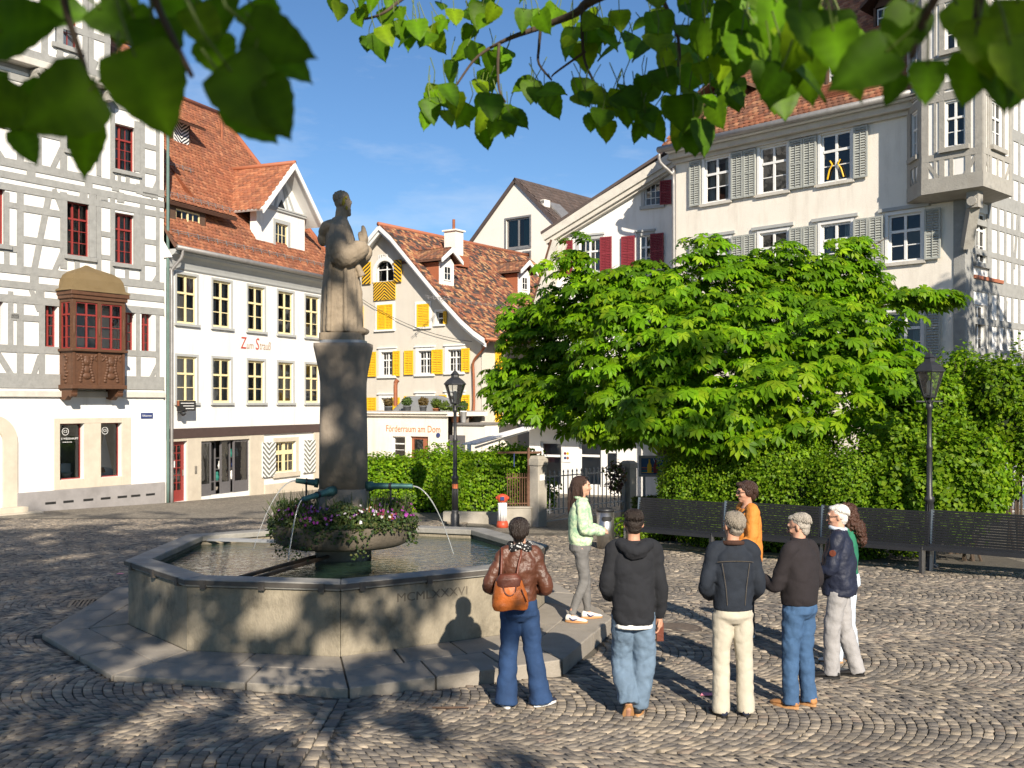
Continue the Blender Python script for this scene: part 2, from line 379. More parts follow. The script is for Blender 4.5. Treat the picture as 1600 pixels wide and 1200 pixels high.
pick = RNG.choice(len(pal), n, p=[.2, .22, .2, .14, .14, .05, .05])
TI = (pal[pick] * .75 + pal.mean(0) * .25) * [1.08, 1.05, 1.0] * (1 + .12 * np.sin(C[:, :1] * 1.9 + np.sin(C[:, 1:] * 1.3)) * np.sin(C[:, 1:] * 1.6 + 1)) * RNG.uniform(.82, 1.18, (n, 1))
zt = gz_np(C[:, 0], C[:, 1]) + RNG.normal(0, .0035, n) + .008 * np.sin(C[:, 0] * 2.3 + .7) * np.sin(C[:, 1] * 1.9)
inner = C[:, None] + (Q - C[:, None]) * .84
def sett_arrays(idx):
    m = len(idx); V = np.zeros((m, 13, 3))
    V[:, 0:4, :2] = Q[idx]; V[:, 0:4, 2] = zt[idx, None] - .045
    V[:, 4:8, :2] = C[idx, None] + (Q[idx] - C[idx, None]) * .97; V[:, 4:8, 2] = zt[idx, None] - .005
    V[:, 8:12, :2] = inner[idx]; V[:, 8:12, 2] = zt[idx, None] + RNG.normal(0, .0022, (m, 4))
    V[:, 12, :2] = C[idx]; V[:, 12, 2] = zt[idx] + .0015
    return V
SF = []
for a, b in ((0, 4), (4, 8)):
    for i in range(4): j = (i + 1) % 4; SF += [(a + i, a + j, b + j), (a + i, b + j, b + i)]
for i in range(4): SF.append((8 + i, 8 + (i + 1) % 4, 12))
SF = np.array(SF)
pxs = 800 + FPX * C[:, 0] / C[:, 1]; pys = YH + FPX * (CAMZ - zt) / C[:, 1]
vis = (pxs > 5) & (pxs < 1595) & (pys < 1193)
order = np.argsort(np.where(vis, C[:, 1], 1e9)); BIG = order[:300]
rest = np.setdiff1d(np.arange(n), BIG)
paving = tag(empty('paving', (0, 0, 0)), kind='structure')
V = sett_arrays(rest)
F = (SF[None] + (np.arange(len(rest)) * 13)[:, None, None]).reshape(-1, 3)
tag(link('paving_stones', fastmesh('paving_stones', V.reshape(-1, 3), F, 'cobble', np.repeat(TI[rest], 13, axis=0)), paving), kind='stuff')
bed = MB()
for (x0, x1, y0, y1) in ((-30, -3, 3, 12), (-3, 1, 3, 12), (1, 30, 3, 12), (-30, -3, 12, 27.5), (-3, 1, 12, 24.4), (1, 9.5, 12, 21)):
    bed.quad(*[(x, y, gz(x, y) - .018) for x, y in ((x0, y0), (x1, y0), (x1, y1), (x0, y1))])
bed.build('joint_bed', 'joint', paving)
for i in BIG:
    V1 = sett_arrays(np.array([i]))[0]; o = link('cobblestone', fastmesh('cobblestone', V1 - [C[i, 0], C[i, 1], zt[i]], SF, 'cobble', np.repeat(TI[i:i + 1], 13, axis=0)), paving)
    o.location = (C[i, 0], C[i, 1], zt[i])

# ------------------------------------------------------------------ text helper
def text(body, size, M4, m, parent=None, name='lettering', ext=.002, align='CENTER', sx=1.0, shear=0):
    cu = bpy.data.curves.new(name, 'FONT'); cu.body = body; cu.size = size; cu.extrude = ext; cu.align_x = align; cu.align_y = 'CENTER'; cu.shear = shear; cu.resolution_u = 3
    tmp = bpy.data.objects.new('tmp', cu); COL.objects.link(tmp); bpy.context.view_layer.update()
    me = bpy.data.meshes.new_from_object(tmp.evaluated_get(bpy.context.evaluated_depsgraph_get())); bpy.data.objects.remove(tmp); me.name = name
    me.materials.clear(); me.materials.append(MATS[m]); o = link(name, me, parent); o.matrix_local = M4 @ Matrix.Diagonal((sx, 1, 1, 1)); return o
def wallmat(x, y, z, tilt=0):
    """text standing upright in a local facade frame, read from -y"""
    return Matrix.Translation((x, y, z)) @ Matrix.Rotation(R(90), 4, 'X') @ Matrix.Rotation(tilt, 4, 'Z')

# ------------------------------------------------------------------ fountain
fountain = empty('fountain', (FC.x, FC.y, 0), 0, 'octagonal stone basin fountain with tall central pillar and teal spouts', 'fountain')
def fl(p, z): return (p.x - FC.x, p.y - FC.y, z)
def scl(P, d):
    out = []
    for p in P:
        v = p - FC; out.append(FC + v * (1 - d / v.length))
    return out
IN = scl(BAS, .26); OUT0 = scl(BAS, .035)
for i in range(8):
    j = (i + 1) % 8; a, b = OUT0[i], OUT0[j]; c, d = IN[j], IN[i]
    e = .0015; ab = (b - a).normalized() * e
    a2, b2 = a + ab, b - ab; d2, c2 = d + ab, c - ab
    MB().hexa([fl(p, .03) for p in (a2, b2, c2, d2)] + [fl(p, .70) for p in (a2, b2, c2, d2)]).build('basin_wall', 'basin_stone', fountain, bevel=.012)
    RI = scl(BAS, .30); o1, o2, i2, i1 = BAS[i] + ab, BAS[j] - ab, RI[j] - ab, RI[i] + ab
    rim = MB().hexa([fl(p, .705) for p in (o1, o2, i2, i1)] + [fl(p, .782) for p in (o1, o2, i2, i1)]).build('rim_stone', 'rim_stone', fountain, bevel=.012)
    OO = scl(BAS, -.012); q1, q2 = OO[i], OO[j]
    st = MB().hexa([fl(p, .728) for p in (q1, q2, b, a)] + [fl(p, .772) for p in (q1, q2, b, a)])
    for t in (.12, .5, .88):
        p = q1.lerp(q2, t); nn = Vector(((q2 - q1).y, -(q2 - q1).x)).normalized(); u = (q2 - q1).normalized() * .03
        st.hexa([fl(v, .69) for v in (p - u + nn * .008, p + u + nn * .008, p + u - nn * .05, p - u - nn * .05)] + [fl(v, .776) for v in (p - u + nn * .008, p + u + nn * .008, p + u - nn * .05, p - u - nn * .05)])
    st.build('iron_strap', 'rim_iron', rim)
MB().slab([(p.x - FC.x, p.y - FC.y) for p in scl(BAS, .1)], -.02, .12).build('basin_floor', 'rim_stone', fountain)
WZ = .655
wm = MB(); wm.add([fl(p, WZ) for p in scl(BAS, .2)], [tuple(range(8))]); wm.build('water', 'water', fountain)
# slab ring
sl_ = MB(); OUT = PLN
for i in range(8):
    j = (i + 1) % 8
    nseg = 2 if i not in (2, 5) else 3
    for row in range(2):
        t0, t1 = (0, .46) if row == 0 else (.47, 1)
        cuts = [0] + sorted(min(.97, max(.03, (k + (.15 if row else -.1)) / nseg)) for k in range(1, nseg)) + [1]
        for k in range(len(cuts) - 1):
            def P(s, t): return OUT0[i].lerp(OUT0[j], s).lerp(OUT[i].lerp(OUT[j], s), t)
            g_ = .004; s0, s1 = cuts[k] + g_, cuts[k + 1] - g_
            top = .04 + random.uniform(-.004, .004)
            MB().hexa([fl(P(s, t), -.16) for s, t in ((s0, t1), (s1, t1), (s1, t0), (s0, t0))] + [fl(P(s, t), top) for s, t in ((s0, t1), (s1, t1), (s1, t0), (s0, t0))]).build('step_slab', 'slab_stone', fountain, bevel=.012)
MB().slab([(p.x - FC.x, p.y - FC.y) for p in scl(PLN, .02)], -.2, .012).build('step_bed', 'joint', fountain)
# inscription on the sunlit front panel
a, b = OUT0[2], OUT0[3]; th = math.atan2(b.y - a.y, b.x - a.x); nn = Vector((b - a).normalized()); mid = a.lerp(b, .53) + Vector((nn.y, -nn.x)) * .0015
M_ = Matrix.Translation((mid.x - FC.x, mid.y - FC.y, .565)) @ Matrix.Rotation(th, 4, 'Z') @ Matrix.Rotation(R(90), 4, 'X')
text('MCMLXXXVI', .13, M_, 'carved', fountain, 'inscription', .0012, sx=1.15)
# pillar: rounded square section
def rsq(hx, hy, z, n=32, p=4.5):
    r = []
    for i in range(n):
        t = 2 * math.pi * i / n; c, s_ = math.cos(t), math.sin(t)
        r.append((hx * math.copysign(abs(c) ** (2 / p), c), hy * math.copysign(abs(s_) ** (2 / p), s_), z))
    return r
MB().rings([rsq(.296, .296, 1.0), rsq(.296, .296, 1.53), rsq(.29, .29, 1.535)]).build('pillar_base', 'pillar_stone', fountain, True)
pr = [(.288, 1.54), (.282, 2.2), (.272, 2.72), (.274, 2.86), (.292, 3.0), (.318, 3.14), (.346, 3.28), (.350, 3.30), (.350, 3.345)]
MB().rings([rsq(h, h, z) for h, z in pr]).build('pillar_shaft', 'pillar_stone', fountain, True)
MB().rings([rsq(.28, .28, 3.347), rsq(.28, .28, 3.385)]).build('lead_plate', 'lead', fountain)
MB().rings([rsq(.33, .33, .12), rsq(.33, .33, .80)]).build('pillar_foot', 'pillar_stone', fountain)
for p0, p1, nm in (((-.33, -.05, 1.60), (-.58, -.12, 1.635), 0), ((.32, -.05, 1.56), (.88, -.12, 1.565), 1), ((-.10, -.33, 1.52), (-.34, -.85, 1.47), 2)):
    d = (Vector(p1) - Vector(p0)); p0v = Vector(p0); p1v = Vector(p1)
    sp = MB().tube([p0v - d * .08, p0v + d * .10, p0v + d * .12, p1v - d * .02, p1v], [.062, .058, .042, .030, .026], 14).build('spout', 'bronze', fountain, True)
    MB().tube([p0v + d * .5 - Vector((0, 0, .03)), Vector((p0v.x + d.x * .5, p0v.y + d.y * .5, 1.05))], .012, 6).tube([p0v + d * .47, p0v + d * .53], .045, 10).build('stay_rod', 'iron', sp)
    dv = d.normalized(); pts = []
    v = 1.25 if nm != 2 else .75
    for k in range(13):
        t = k * .0415; pts.append(p1v + Vector((dv.x * v * t, dv.y * v * t, -4.9 * t * t)))
    pts = [p for p in pts if p.z > WZ - .02]
    rr = [max(.0025, .0075 + .004 * random.random() - .0004 * k) for k in range(len(pts))]
    MB().tube(pts, rr, 6, sm=3).build('water_jet', 'water_jet', fountain, True)
# grating bars over the water
a = Vector((-.25, -.3, .80)); 
for dx in (0, .16):
    MB().bar((-.30 + dx, -.35, .72), (-1.02 + dx * 1.3, -2.25, .70), .05, .035).build('basin_rail', 'timber_dark', fountain)
for dy in (0, .12):
    MB().bar((-.6, .9 + dy, .72), (-2.1, 1.2 + dy, .72), .03, .03).build('basin_rail', 'lead', fountain)

# ------------------------------------------------------------------ flower bowl round the pillar
bowl = empty('flower_bowl', (FC.x, FC.y, .80), 0, 'round stone bowl of purple pansies and ferns around the fountain pillar', 'planter')
prof = [(.36, 0), (.74, .03), (.82, .07), (.86, .14), (.875, .28), (.87, .31), (.80, .31), (.79, .26), (.36, .26)]
MB().lathe([(r, z) for r, z in prof], 0, 0, 48).build('bowl', 'bowl_stone', bowl, True)
MB().lathe([(.36, .265), (.79, .265), (.79, .28), (.36, .29)], 0, 0, 40).build('soil', 'soil', bowl)
def polar(n, r0, r1): 
    a = RNG.uniform(0, 2 * np.pi, n); r = np.sqrt(RNG.uniform(r0 ** 2, r1 ** 2, n)); return a, r
blade = np.array([(-.5, 0, 0), (.5, 0, 0), (.45, .5, .06), (-.45, .5, .06), (.12, 1, -.05), (-.12, 1, -.05)]) * [1, 1, 1]
bladef = np.array([(0, 1, 2, 3), (3, 2, 4, 5)])
diam = np.array([(0, 0, 0), (.42, .45, .10), (0, 1, -.06), (-.42, .45, .10)]); diamf = np.array([(0, 1, 2), (0, 2, 3)])
# upright grasses and herbs
a, r = polar(900, .42, .82); P = np.stack([r * np.cos(a), r * np.sin(a), np.full(900, .27)], 1)
upv = np.stack([.35 * np.cos(a) * (r / .6) + RNG.normal(0, .25, 900), .35 * np.sin(a) * (r / .6) + RNG.normal(0, .25, 900), np.ones(900)], 1)
rot = frames(RNG.normal(size=(900, 3)) * [1, 1, .3], up=upv)
sz = np.stack([RNG.uniform(.008, .02, 900), RNG.uniform(.16, .46, 900), np.full(900, .1)], 1)
gt = np.array([(.05, .09, .02), (.08, .12, .03), (.035, .07, .02), (.10, .12, .04)])[RNG.integers(0, 4, 900)] * RNG.uniform(.7, 1.2, (900, 1))
V, F, T = scatter(blade, bladef, P, rot, sz, gt); tag(link('grasses', fastmesh('grasses', V, F, 'plant', T), bowl), kind='stuff')
# leaf cushion and trailing edge
N_ = 12500; a, r = polar(N_, .40, .90); zz = .30 + .20 * RNG.random(N_) * np.clip((1.05 - r) * 4, .2, 1) * (1 + .5 * np.sin(a * 4 + 1))
dr = r > .84; zz = np.where(dr, .36 - RNG.random(N_) ** 1.4 * (.20 * (.5 + .5 * (np.cos(a) < .5)) + .20 * ((np.sin(a * 5) > -.2) & (np.cos(a) < .5)) + .22 * (np.cos(a) > .9)), zz); r = np.where(dr, r + .05 * RNG.random(N_), r)
P = np.stack([r * np.cos(a), r * np.sin(a), zz], 1)
rot = frames(np.stack([np.cos(a) * .7, np.sin(a) * .7, np.ones(N_) * .8], 1) + RNG.normal(0, .6, (N_, 3)))
gt = np.array([(.045, .08, .02), (.07, .11, .025), (.09, .10, .03), (.03, .055, .02)])[RNG.integers(0, 4, N_)] * RNG.uniform(.7, 1.25, (N_, 1))
V, F, T = scatter(diam, diamf, P, rot, RNG.uniform(.025, .055, N_), gt); tag(link('cushion_leaves', fastmesh('cushion_leaves', V, F, 'plant', T), bowl), kind='stuff')
# blossoms: five-petal discs in drifts of colour
pet = [(0, 0, 0)]
for k in range(10): pet.append((math.cos(k * .628) * (1 if k % 2 else .72), math.sin(k * .628) * (1 if k % 2 else .72), .22))
petf = np.array([(0, k + 1, (k + 1) % 10 + 1) for k in range(10)]); pet = np.array(pet)
N_ = 520; a, r = polar(N_, .5, .9); P = np.stack([r * np.cos(a), r * np.sin(a), .40 + .16 * RNG.random(N_) - .25 * np.clip(r - .75, 0, 1)], 1)
drift = np.sin(a * 3.1 + 1.2) + RNG.normal(0, .5, N_)
bc = np.where((drift > .55)[:, None], [(.32, .045, .30)], np.where((drift > -.2)[:, None], [(.30, .12, .42)], np.where((drift > -.75)[:, None], [(.20, .015, .06)], [(.62, .58, .62)])))
bc = bc * RNG.uniform(.7, 1.3, (N_, 1))
rot = frames(np.stack([np.cos(a) * .8, np.sin(a) * .8, np.ones(N_) * .5], 1) + RNG.normal(0, .35, (N_, 3)))
V, F, T = scatter(pet, petf, P, rot, RNG.uniform(.014, .029, N_), bc); tag(link('blossoms', fastmesh('blossoms', V, F, 'petal', T), bowl), kind='stuff')
# orange ferns
for (fx, fy, n_, hh) in ((.12, -.48, 7, .34), (.34, -.42, 6, .32), (.62, -.38, 5, .24)):
    fm = MB(); fm.cur = (.42, .16, .03)
    for k in range(n_):
        an = random.uniform(0, 6.28); ln_ = hh * random.uniform(.8, 1.1); out = random.uniform(.05, .16)
        pts = [Vector((fx + math.cos(an) * out * t, fy + math.sin(an) * out * t, .27 + ln_ * t - .08 * t * t)) for t in np.linspace(0, 1, 8)]
        fm.tube(pts, .003, 4)
        for q in range(1, 8):
            for s_ in (-1, 1):
                d = Vector((-math.sin(an) * s_, math.cos(an) * s_, .4)) * (.055 * (1 - q / 9)); p = pts[q]
                fm.add([p, p + d * .6 + Vector((0, 0, .014)), p + d, p + d * .6 - Vector((0, 0, .014))], [(0, 1, 2), (0, 2, 3)])
    fm.build('fern', 'plant', bowl)

# ------------------------------------------------------------------ carved friar on the pillar
def sculpt(mb, name, m, parent, voxel=.012, smooth=4, disp=0.0, dscale=.1, kind=None):
    o = mb.build(name, m, parent, True)
    r = o.modifiers.new('remesh', 'REMESH'); r.mode = 'VOXEL'; r.voxel_size = voxel; r.use_smooth_shade = True
    if smooth:
        s_ = o.modifiers.new('smooth', 'SMOOTH'); s_.factor = .5; s_.iterations = smooth
    if disp:
        key = 'fold_%g' % dscale; tx = bpy.data.textures.get(key) or bpy.data.textures.new(key, 'CLOUDS'); tx.noise_scale = dscale; tx.noise_depth = 2
        d = o.modifiers.new('folds', 'DISPLACE'); d.texture = tx; d.strength = disp; d.mid_level = .5; d.texture_coords = 'GLOBAL'
    if kind: o['kind'] = kind
    return o
statue = empty('statue', (FC.x - .02, FC.y, 3.385), R(-90), 'weathered stone statue of a robed bearded man praying, on the fountain pillar', 'statue')   # local +y looks to the right of the picture
MB().rings([rsq(.27, .27, 0, 24, 6), rsq(.26, .27, .09, 24, 6), rsq(.24, .25, .095, 24, 6)]).build('base_block', 'statue_stone', statue)
def ering(cx, cy, z, rx, ry, n=20, p=2.4):
    r = []
    for i in range(n):
        t = 2 * math.pi * i / n; c, s_ = math.cos(t), math.sin(t)
        r.append((cx + rx * math.copysign(abs(c) ** (2 / p), c), cy + ry * math.copysign(abs(s_) ** (2 / p), s_), z))
    return r
sb = MB()
sb.rings([ering(0, .0, .095, .25, .255), ering(0, 0, .30, .25, .25), ering(0, -.005, .8, .235, .225), ering(0, -.01, 1.05, .23, .2), ering(0, -.02, 1.3, .235, .18), ering(0, -.03, 1.45, .2, .14), ering(0, -.03, 1.55, .09, .085)])
sb.tube([(0, -.02, 1.5), (0, 0, 1.66)], [.085, .075], 12)
sb.ell((0, .0, 1.76), (.088, .105, .115)); sb.ell((0, .03, 1.70), (.07, .085, .09)); sb.ell((0, .10, 1.745), (.016, .03, .028)); sb.ell((0, .075, 1.785), (.06, .035, .016))
sb.ell((0, .075, 1.645), (.05, .04, .055)); sb.ell((0, .09, 1.60), (.03, .025, .035))
for s_ in (-1, 1):
    sb.ell((s_ * .088, -.005, 1.735), (.016, .026, .042))
    sb.tube([(s_ * .17, -.02, 1.40), (s_ * .26, -.02, 1.18), (s_ * .25, .05, 1.02), (s_ * .16, .24, 1.12), (s_ * .09, .28, 1.16)], [.10, .125, .14, .125, .085], 14, sm=4)
    sb.tube([(s_ * .035, .25, 1.16), (s_ * .03, .29, 1.28), (s_ * .022, .28, 1.38), (s_ * .016, .265, 1.45)], [.04, .045, .032, .02], 10, sm=3)
    sb.tube([(s_ * .06, .25, 1.24), (s_ * .055, .225, 1.33), (s_ * .04, .225, 1.37)], [.022, .018, .014], 8)
sb.tube([(-.16, -.06, 1.45), (-.12, -.17, 1.42), (0, -.22, 1.36), (.12, -.17, 1.42), (.16, -.06, 1.45)], [.06, .075, .085, .075, .06], 12, sm=4)
sb.tube([(0, -.19, 1.40), (0, -.24, 1.28), (0, -.225, 1.20)], [.07, .085, .04], 12, sm=3)
for k, (x, r_) in enumerate(((-.21, .03), (-.13, .035), (-.04, .03), (.06, .035), (.15, .03), (.22, .028))):
    yy = math.sqrt(max(.0, 1 - (x / .25) ** 2)) * .245
    sb.tube([(x, yy, .1), (x * .97, yy - .01, .6), (x * .9, yy - .06, 1.0)], [r_, r_ * .9, .01], 8); sb.tube([(x, -yy, .1), (x * .97, -yy + .01, .6), (x * .9, -yy + .05, 1.15)], [r_, r_ * .9, .01], 8)
for s_ in (-1, 1):
    sb.tube([(s_ * .245, -.13, .1), (s_ * .245, -.12, .7), (s_ * .23, -.08, 1.25)], [.035, .03, .02], 8); sb.tube([(s_ * .25, .09, .1), (s_ * .245, .08, .9)], [.035, .02], 8)
    sb.ell((s_ * .09, .24, .12), (.06, .10, .05))
sb.tube([(.12, .2, .95), (.10, .245, .86), (.09, .27, .80)], [.04, .045, .05], 8)
sculpt(sb, 'figure', 'statue_stone', statue, .011, 2, .014, .07); statue.scale = (1.0, .98, 1.0)
hb = MB(); hb.ell((0, -.015, 1.80), (.097, .110, .095)); sculpt(hb, 'hair', 'statue_stone', statue, .009, 1, .03, .03)
lb = MB()
for p, r_ in (((.083, .03, 1.735), (.010, .028, .045)), ((.072, .06, 1.79), (.012, .022, .02)), ((.075, .07, 1.66), (.008, .02, .03))): lb.ell(p, r_, 10, 6)
sculpt(lb, 'lichen_patch', 'lichen', statue, .006, 1, .02, .02)
# ------------------------------------------------------------------ house building kit
mat('render_white', (.80, .785, .75), .9, .05, 1.2, .3, 60, dirt=.8, dirtcol=(.58, .55, .49), ds=1.6, dst=(1.6, 1.6, .22))
mat('render_cream', (.82, .765, .67), .9, .06, 1.2, .4, 40, dirt=.75, dirtcol=(.58, .525, .44), ds=1.4, dst=(1.6, 1.6, .25))
mat('render_beige', (.60, .56, .49), .9, .05, 1.2, .25, 60, dirt=.45, dirtcol=(.45, .40, .34), ds=1.4, dst=(1.6, 1.6, .25))
mat('render_modern', (.78, .74, .67), .9, .03, 1.0, .1, 60)
mat('timber_grey', (.295, .295, .28), .85, .16, 5, .5, 24, dirt=.5, dirtcol=(.17, .17, .165), ds=3, stretch=(1, 1, 1))
mat('timber_pale', (.34, .325, .29), .85, .22, 6, .5, 24, dirt=.75, dirtcol=(.2, .18, .15), ds=3)
mat('trim_grey', (.40, .41, .40), .75, .08, 4, .15, 40)
mat('trim_white', (.76, .76, .74), .6, .05, 4, .1, 40)
mat('trim_verge', (.56, .53, .47), .8, .14, 3, .25, 30, dirt=.45, dirtcol=(.33, .31, .27), ds=2)
mat('sandstone', (.55, .49, .395), .88, .1, 3, .3, 40, dirt=.4, dirtcol=(.36, .3, .23), ds=1.2)
mat('plinth_grey', (.29, .275, .27), .85, .15, 3, .3, 40, dirt=.6, dirtcol=(.16, .15, .14), ds=1)
mat('red_paint', (.25, .035, .03), .5, .1, 8, .1, 40)
mat('dark_red_paint', (.20, .025, .035), .6, .1, 8, .1, 40)
mat('yellow_paint', (.81, .69, .39), .55, .06, 8, .08, 40)
mat('shutter_yellow', (.80, .47, .02), .55, .08, 8, .08, 40)
mat('shutter_grey', (.37, .385, .355), .6, .08, 8, .08, 40)
mat('oak_carved', (.10, .045, .022), .6, .25, 8, .3, 30, spec=.5)
mat('oriel_roof', (.17, .12, .055), .75, .25, 2, .2, 20, dirt=.6, dirtcol=(.13, .10, .06), ds=2)
mat('copper', (.33, .12, .06), .5, .2, 5, .15, 30, metal=.4)
mat('gutter', (.30, .29, .28), .5, .2, 5, .15, 30, metal=.5)
mat('verdigris', (.10, .16, .14), .6, .2, 5, .15, 30)
mat('wood_brown', (.10, .06, .04), .75, .25, 6, .3, 30)
mat('lintel_brown', (.07, .045, .04), .7, .15, 6, .2, 30)
mat('tile', (1, 1, 1), .85, .18, 6, .35, 40, tint=True, dirt=.55, dirtcol=(.10, .065, .045), ds=1.1)
mat('roof_deck', (.12, .06, .04), .9, .2, 3, .2, 30)
mat('orange_tin', (.33, .115, .058), .6, .12, 3, .1, 20)
mat('slate', (.085, .065, .06), .8, .2, 5, .3, 40)
mat('stripe_black', (.02, .02, .022), .6, .05, 8, .05, 40)
mat('stripe_grey', (.16, .17, .15), .6, .05, 8, .05, 40)
mat('curtain', (.72, .71, .68), .9, .05, 8, .1, 60, stretch=(8, 8, .5))
mat('curtain_blue', (.32, .40, .42), .9, .08, 8, .1, 60, stretch=(8, 8, .5))
mat('curtain_green', (.02, .16, .13), .8, .1, 8, .1, 60, stretch=(8, 8, .5))
mat('interior', (.30, .27, .235), .95, .4, 1.5, .1, 20)
mat('shopframe', (.12, .115, .12), .5, .1, 6, .05, 40)
mat('orange_text', (.62, .16, .05), .6, .05, 6, 0, 40)
mat('red_text', (.48, .05, .025), .6, .05, 6, 0, 40)
mat('brown_text', (.30, .18, .10), .6, .05, 6, 0, 40)
mat('blue_enamel', (.03, .05, .16), .35, .05, 6, 0, 40)
mat('terracotta', (.48, .19, .09), .8, .12, 8, .2, 40)
mat('pot_grey', (.16, .17, .18), .7, .1, 8, .2, 40)

class House:
    def __init__(s, name, base, vpx, label, left2right=1, cat='house'):
        d = Vector(((vpx - 800) / FPX, 1)).normalized()
        if left2right < 0: d = -d                       # the facade recedes to the left: local x still runs to the right
        s.ax = Vector((d.x, d.y, 0)); s.into = Vector((-d.y, d.x, 0)); s.o = base.copy()
        s.e = empty(name, base, math.atan2(d.y, d.x), label, cat)
    def loc(s, px, py, dep=0.0):
        """local (x, z) where the sight line through a photo pixel meets the plane y = dep of this house"""
        d = Vector(((px - 800) / FPX, 1, (YH - py) / FPX)); c = Vector((0, 0, CAMZ)); P0 = s.o + s.into * dep
        t = (P0 - c).dot(s.into) / d.dot(s.into); P = c + d * t
        return (P - s.o).dot(s.ax), P.z - s.o.z
    def rect(s, l, t, r, b, dep=0.0):
        xm, ym = (l + r) / 2, (t + b) / 2
        return s.loc(l, ym, dep)[0], s.loc(r, ym, dep)[0], s.loc(xm, b, dep)[1], s.loc(xm, t, dep)[1]
    def beam(s, x0, z0, x1, z1, w=.18, y0=-.03, m='timber_grey', y1=.03):
        w = w * 1.18
        return MB().strip(x0, z0, x1, z1, w, y0, y1).build('timber_beam', m, s.e)
    def pbeam(s, a, b, c, d, w=.16, y0=-.022, dep=0.0, m='timber_grey'):
        x0, z0 = s.loc(a, b, dep); x1, z1 = s.loc(c, d, dep); return s.beam(x0, z0, x1, z1, w, dep + y0, m, dep + .03)

def wall(e, name, x0, x1, z0, z1, holes, m, y=0.0, reveal=.2, clips=(), back=None):
    """a wall face with real openings: cells of a grid minus the holes, plus the reveals"""
    xs = sorted({x0, x1} | {v for h in holes for v in h[:2] if x0 < v < x1}); zs = sorted({z0, z1} | {v for h in holes for v in h[2:] if z0 < v < z1})
    bm = bmesh.new()
    def face(pts): bm.faces.new([bm.verts.new(p) for p in pts])
    for i in range(len(xs) - 1):
        for k in range(len(zs) - 1):
            cx, cz = (xs[i] + xs[i + 1]) / 2, (zs[k] + zs[k + 1]) / 2
            if any(h[0] < cx < h[1] and h[2] < cz < h[3] for h in holes): continue
            face([(xs[i], y, zs[k]), (xs[i + 1], y, zs[k]), (xs[i + 1], y, zs[k + 1]), (xs[i], y, zs[k + 1])])
    bmesh.ops.remove_doubles(bm, verts=bm.verts, dist=1e-5)
    for (px_, pz_), (nx, nz_) in clips:
        bmesh.ops.bisect_plane(bm, geom=bm.verts[:] + bm.edges[:] + bm.faces[:], plane_co=(px_, y, pz_), plane_no=(nx, 0, nz_), clear_outer=True)
    for a, b, c, d in holes:
        r = y + reveal
        for q in (((a, y, c), (a, y, d), (a, r, d), (a, r, c)), ((b, y, c), (b, r, c), (b, r, d), (b, y, d)), ((a, y, d), (b, y, d), (b, r, d), (a, r, d)), ((a, y, c), (a, r, c), (b, r, c), (b, y, c))): face(q)
    me = bpy.data.meshes.new(name); bm.to_mesh(me); bm.free(); me.materials.append(MATS[m])
    return link(name, me, e)

def window(e, r, fm, cols=2, rows=(.34, .33, .33), y=.12, fw=.055, bar=.022, cross=True, glass='window_glass', name='window', mid=.05, curtain=None, pick=None, heavy=0):
    x0, x1, z0, z1 = r; f = MB(); W, H = x1 - x0, z1 - z0; th = .05
    f.box(x0, x0 + fw, y, y + th, z0, z1).box(x1 - fw, x1, y, y + th, z0, z1).box(x0 + fw, x1 - fw, y + .002, y + th, z0, z0 + fw).box(x0 + fw, x1 - fw, y + .002, y + th, z1 - fw, z1)
    ix0, ix1, iz0, iz1 = x0 + fw, x1 - fw, z0 + fw, z1 - fw
    xs = np.linspace(ix0, ix1, cols + 1); zs = [iz1]
    for q in rows: zs.append(zs[-1] - q / sum(rows) * (iz1 - iz0))
    for i in range(1, cols):
        w2 = (mid if (cross and (cols == 2 or i == cols // 2)) else bar) / 2
        f.box(xs[i] - w2, xs[i] + w2, y - (.012 if w2 > .02 else -.006), y + th - .004, iz0, iz1)
    for k in range(1, len(zs) - 1):
        w2 = (mid if (cross and k == 1) else bar) / 2
        f.box(ix0, ix1, y - (.016 if w2 > .02 else -.009), y + th - .006, zs[k] - w2, zs[k] + w2)
    fo = f.build(name, fm, e)
    for i in range(cols):
        for k in range(len(rows)):
            cx, cz = (xs[i] + xs[i + 1]) / 2, (zs[k] + zs[k + 1]) / 2; hw, hh = (xs[i + 1] - xs[i]) / 2, (zs[k] - zs[k + 1]) / 2
            tl = random.uniform(-.006, .006); tz = random.uniform(-.006, .006)
            p = MB(); p.quad((cx - hw, y + .028 + tl, cz - hh + 0), (cx + hw, y + .028 - tl, cz - hh), (cx + hw, y + .028 - tl + tz, cz + hh), (cx - hw, y + .028 + tl + tz, cz + hh)); p.build('pane', glass, fo)
    if curtain:
        ww = W * random.uniform(.28, .5); c = MB()
        for sgn in ((-1, 1) if curtain != 'curtain_full' else (0,)):
            a_, b_ = (x0 + .02, x0 + ww) if sgn < 0 else (x1 - ww, x1 - .02) if sgn > 0 else (x0 + .02, x1 - .02)
            nn_ = 12; pts = [(a_ + (b_ - a_) * k / nn_, y + .16 + .018 * math.sin(k * 2.4)) for k in range(nn_ + 1)]
            for k in range(nn_): c.quad((pts[k][0], pts[k][1], z0), (pts[k + 1][0], pts[k + 1][1], z0), (pts[k + 1][0], pts[k + 1][1], z1), (pts[k][0], pts[k][1], z1))
        c.build('curtain', 'curtain' if curtain == 'curtain_full' else curtain, fo, True)
    return fo

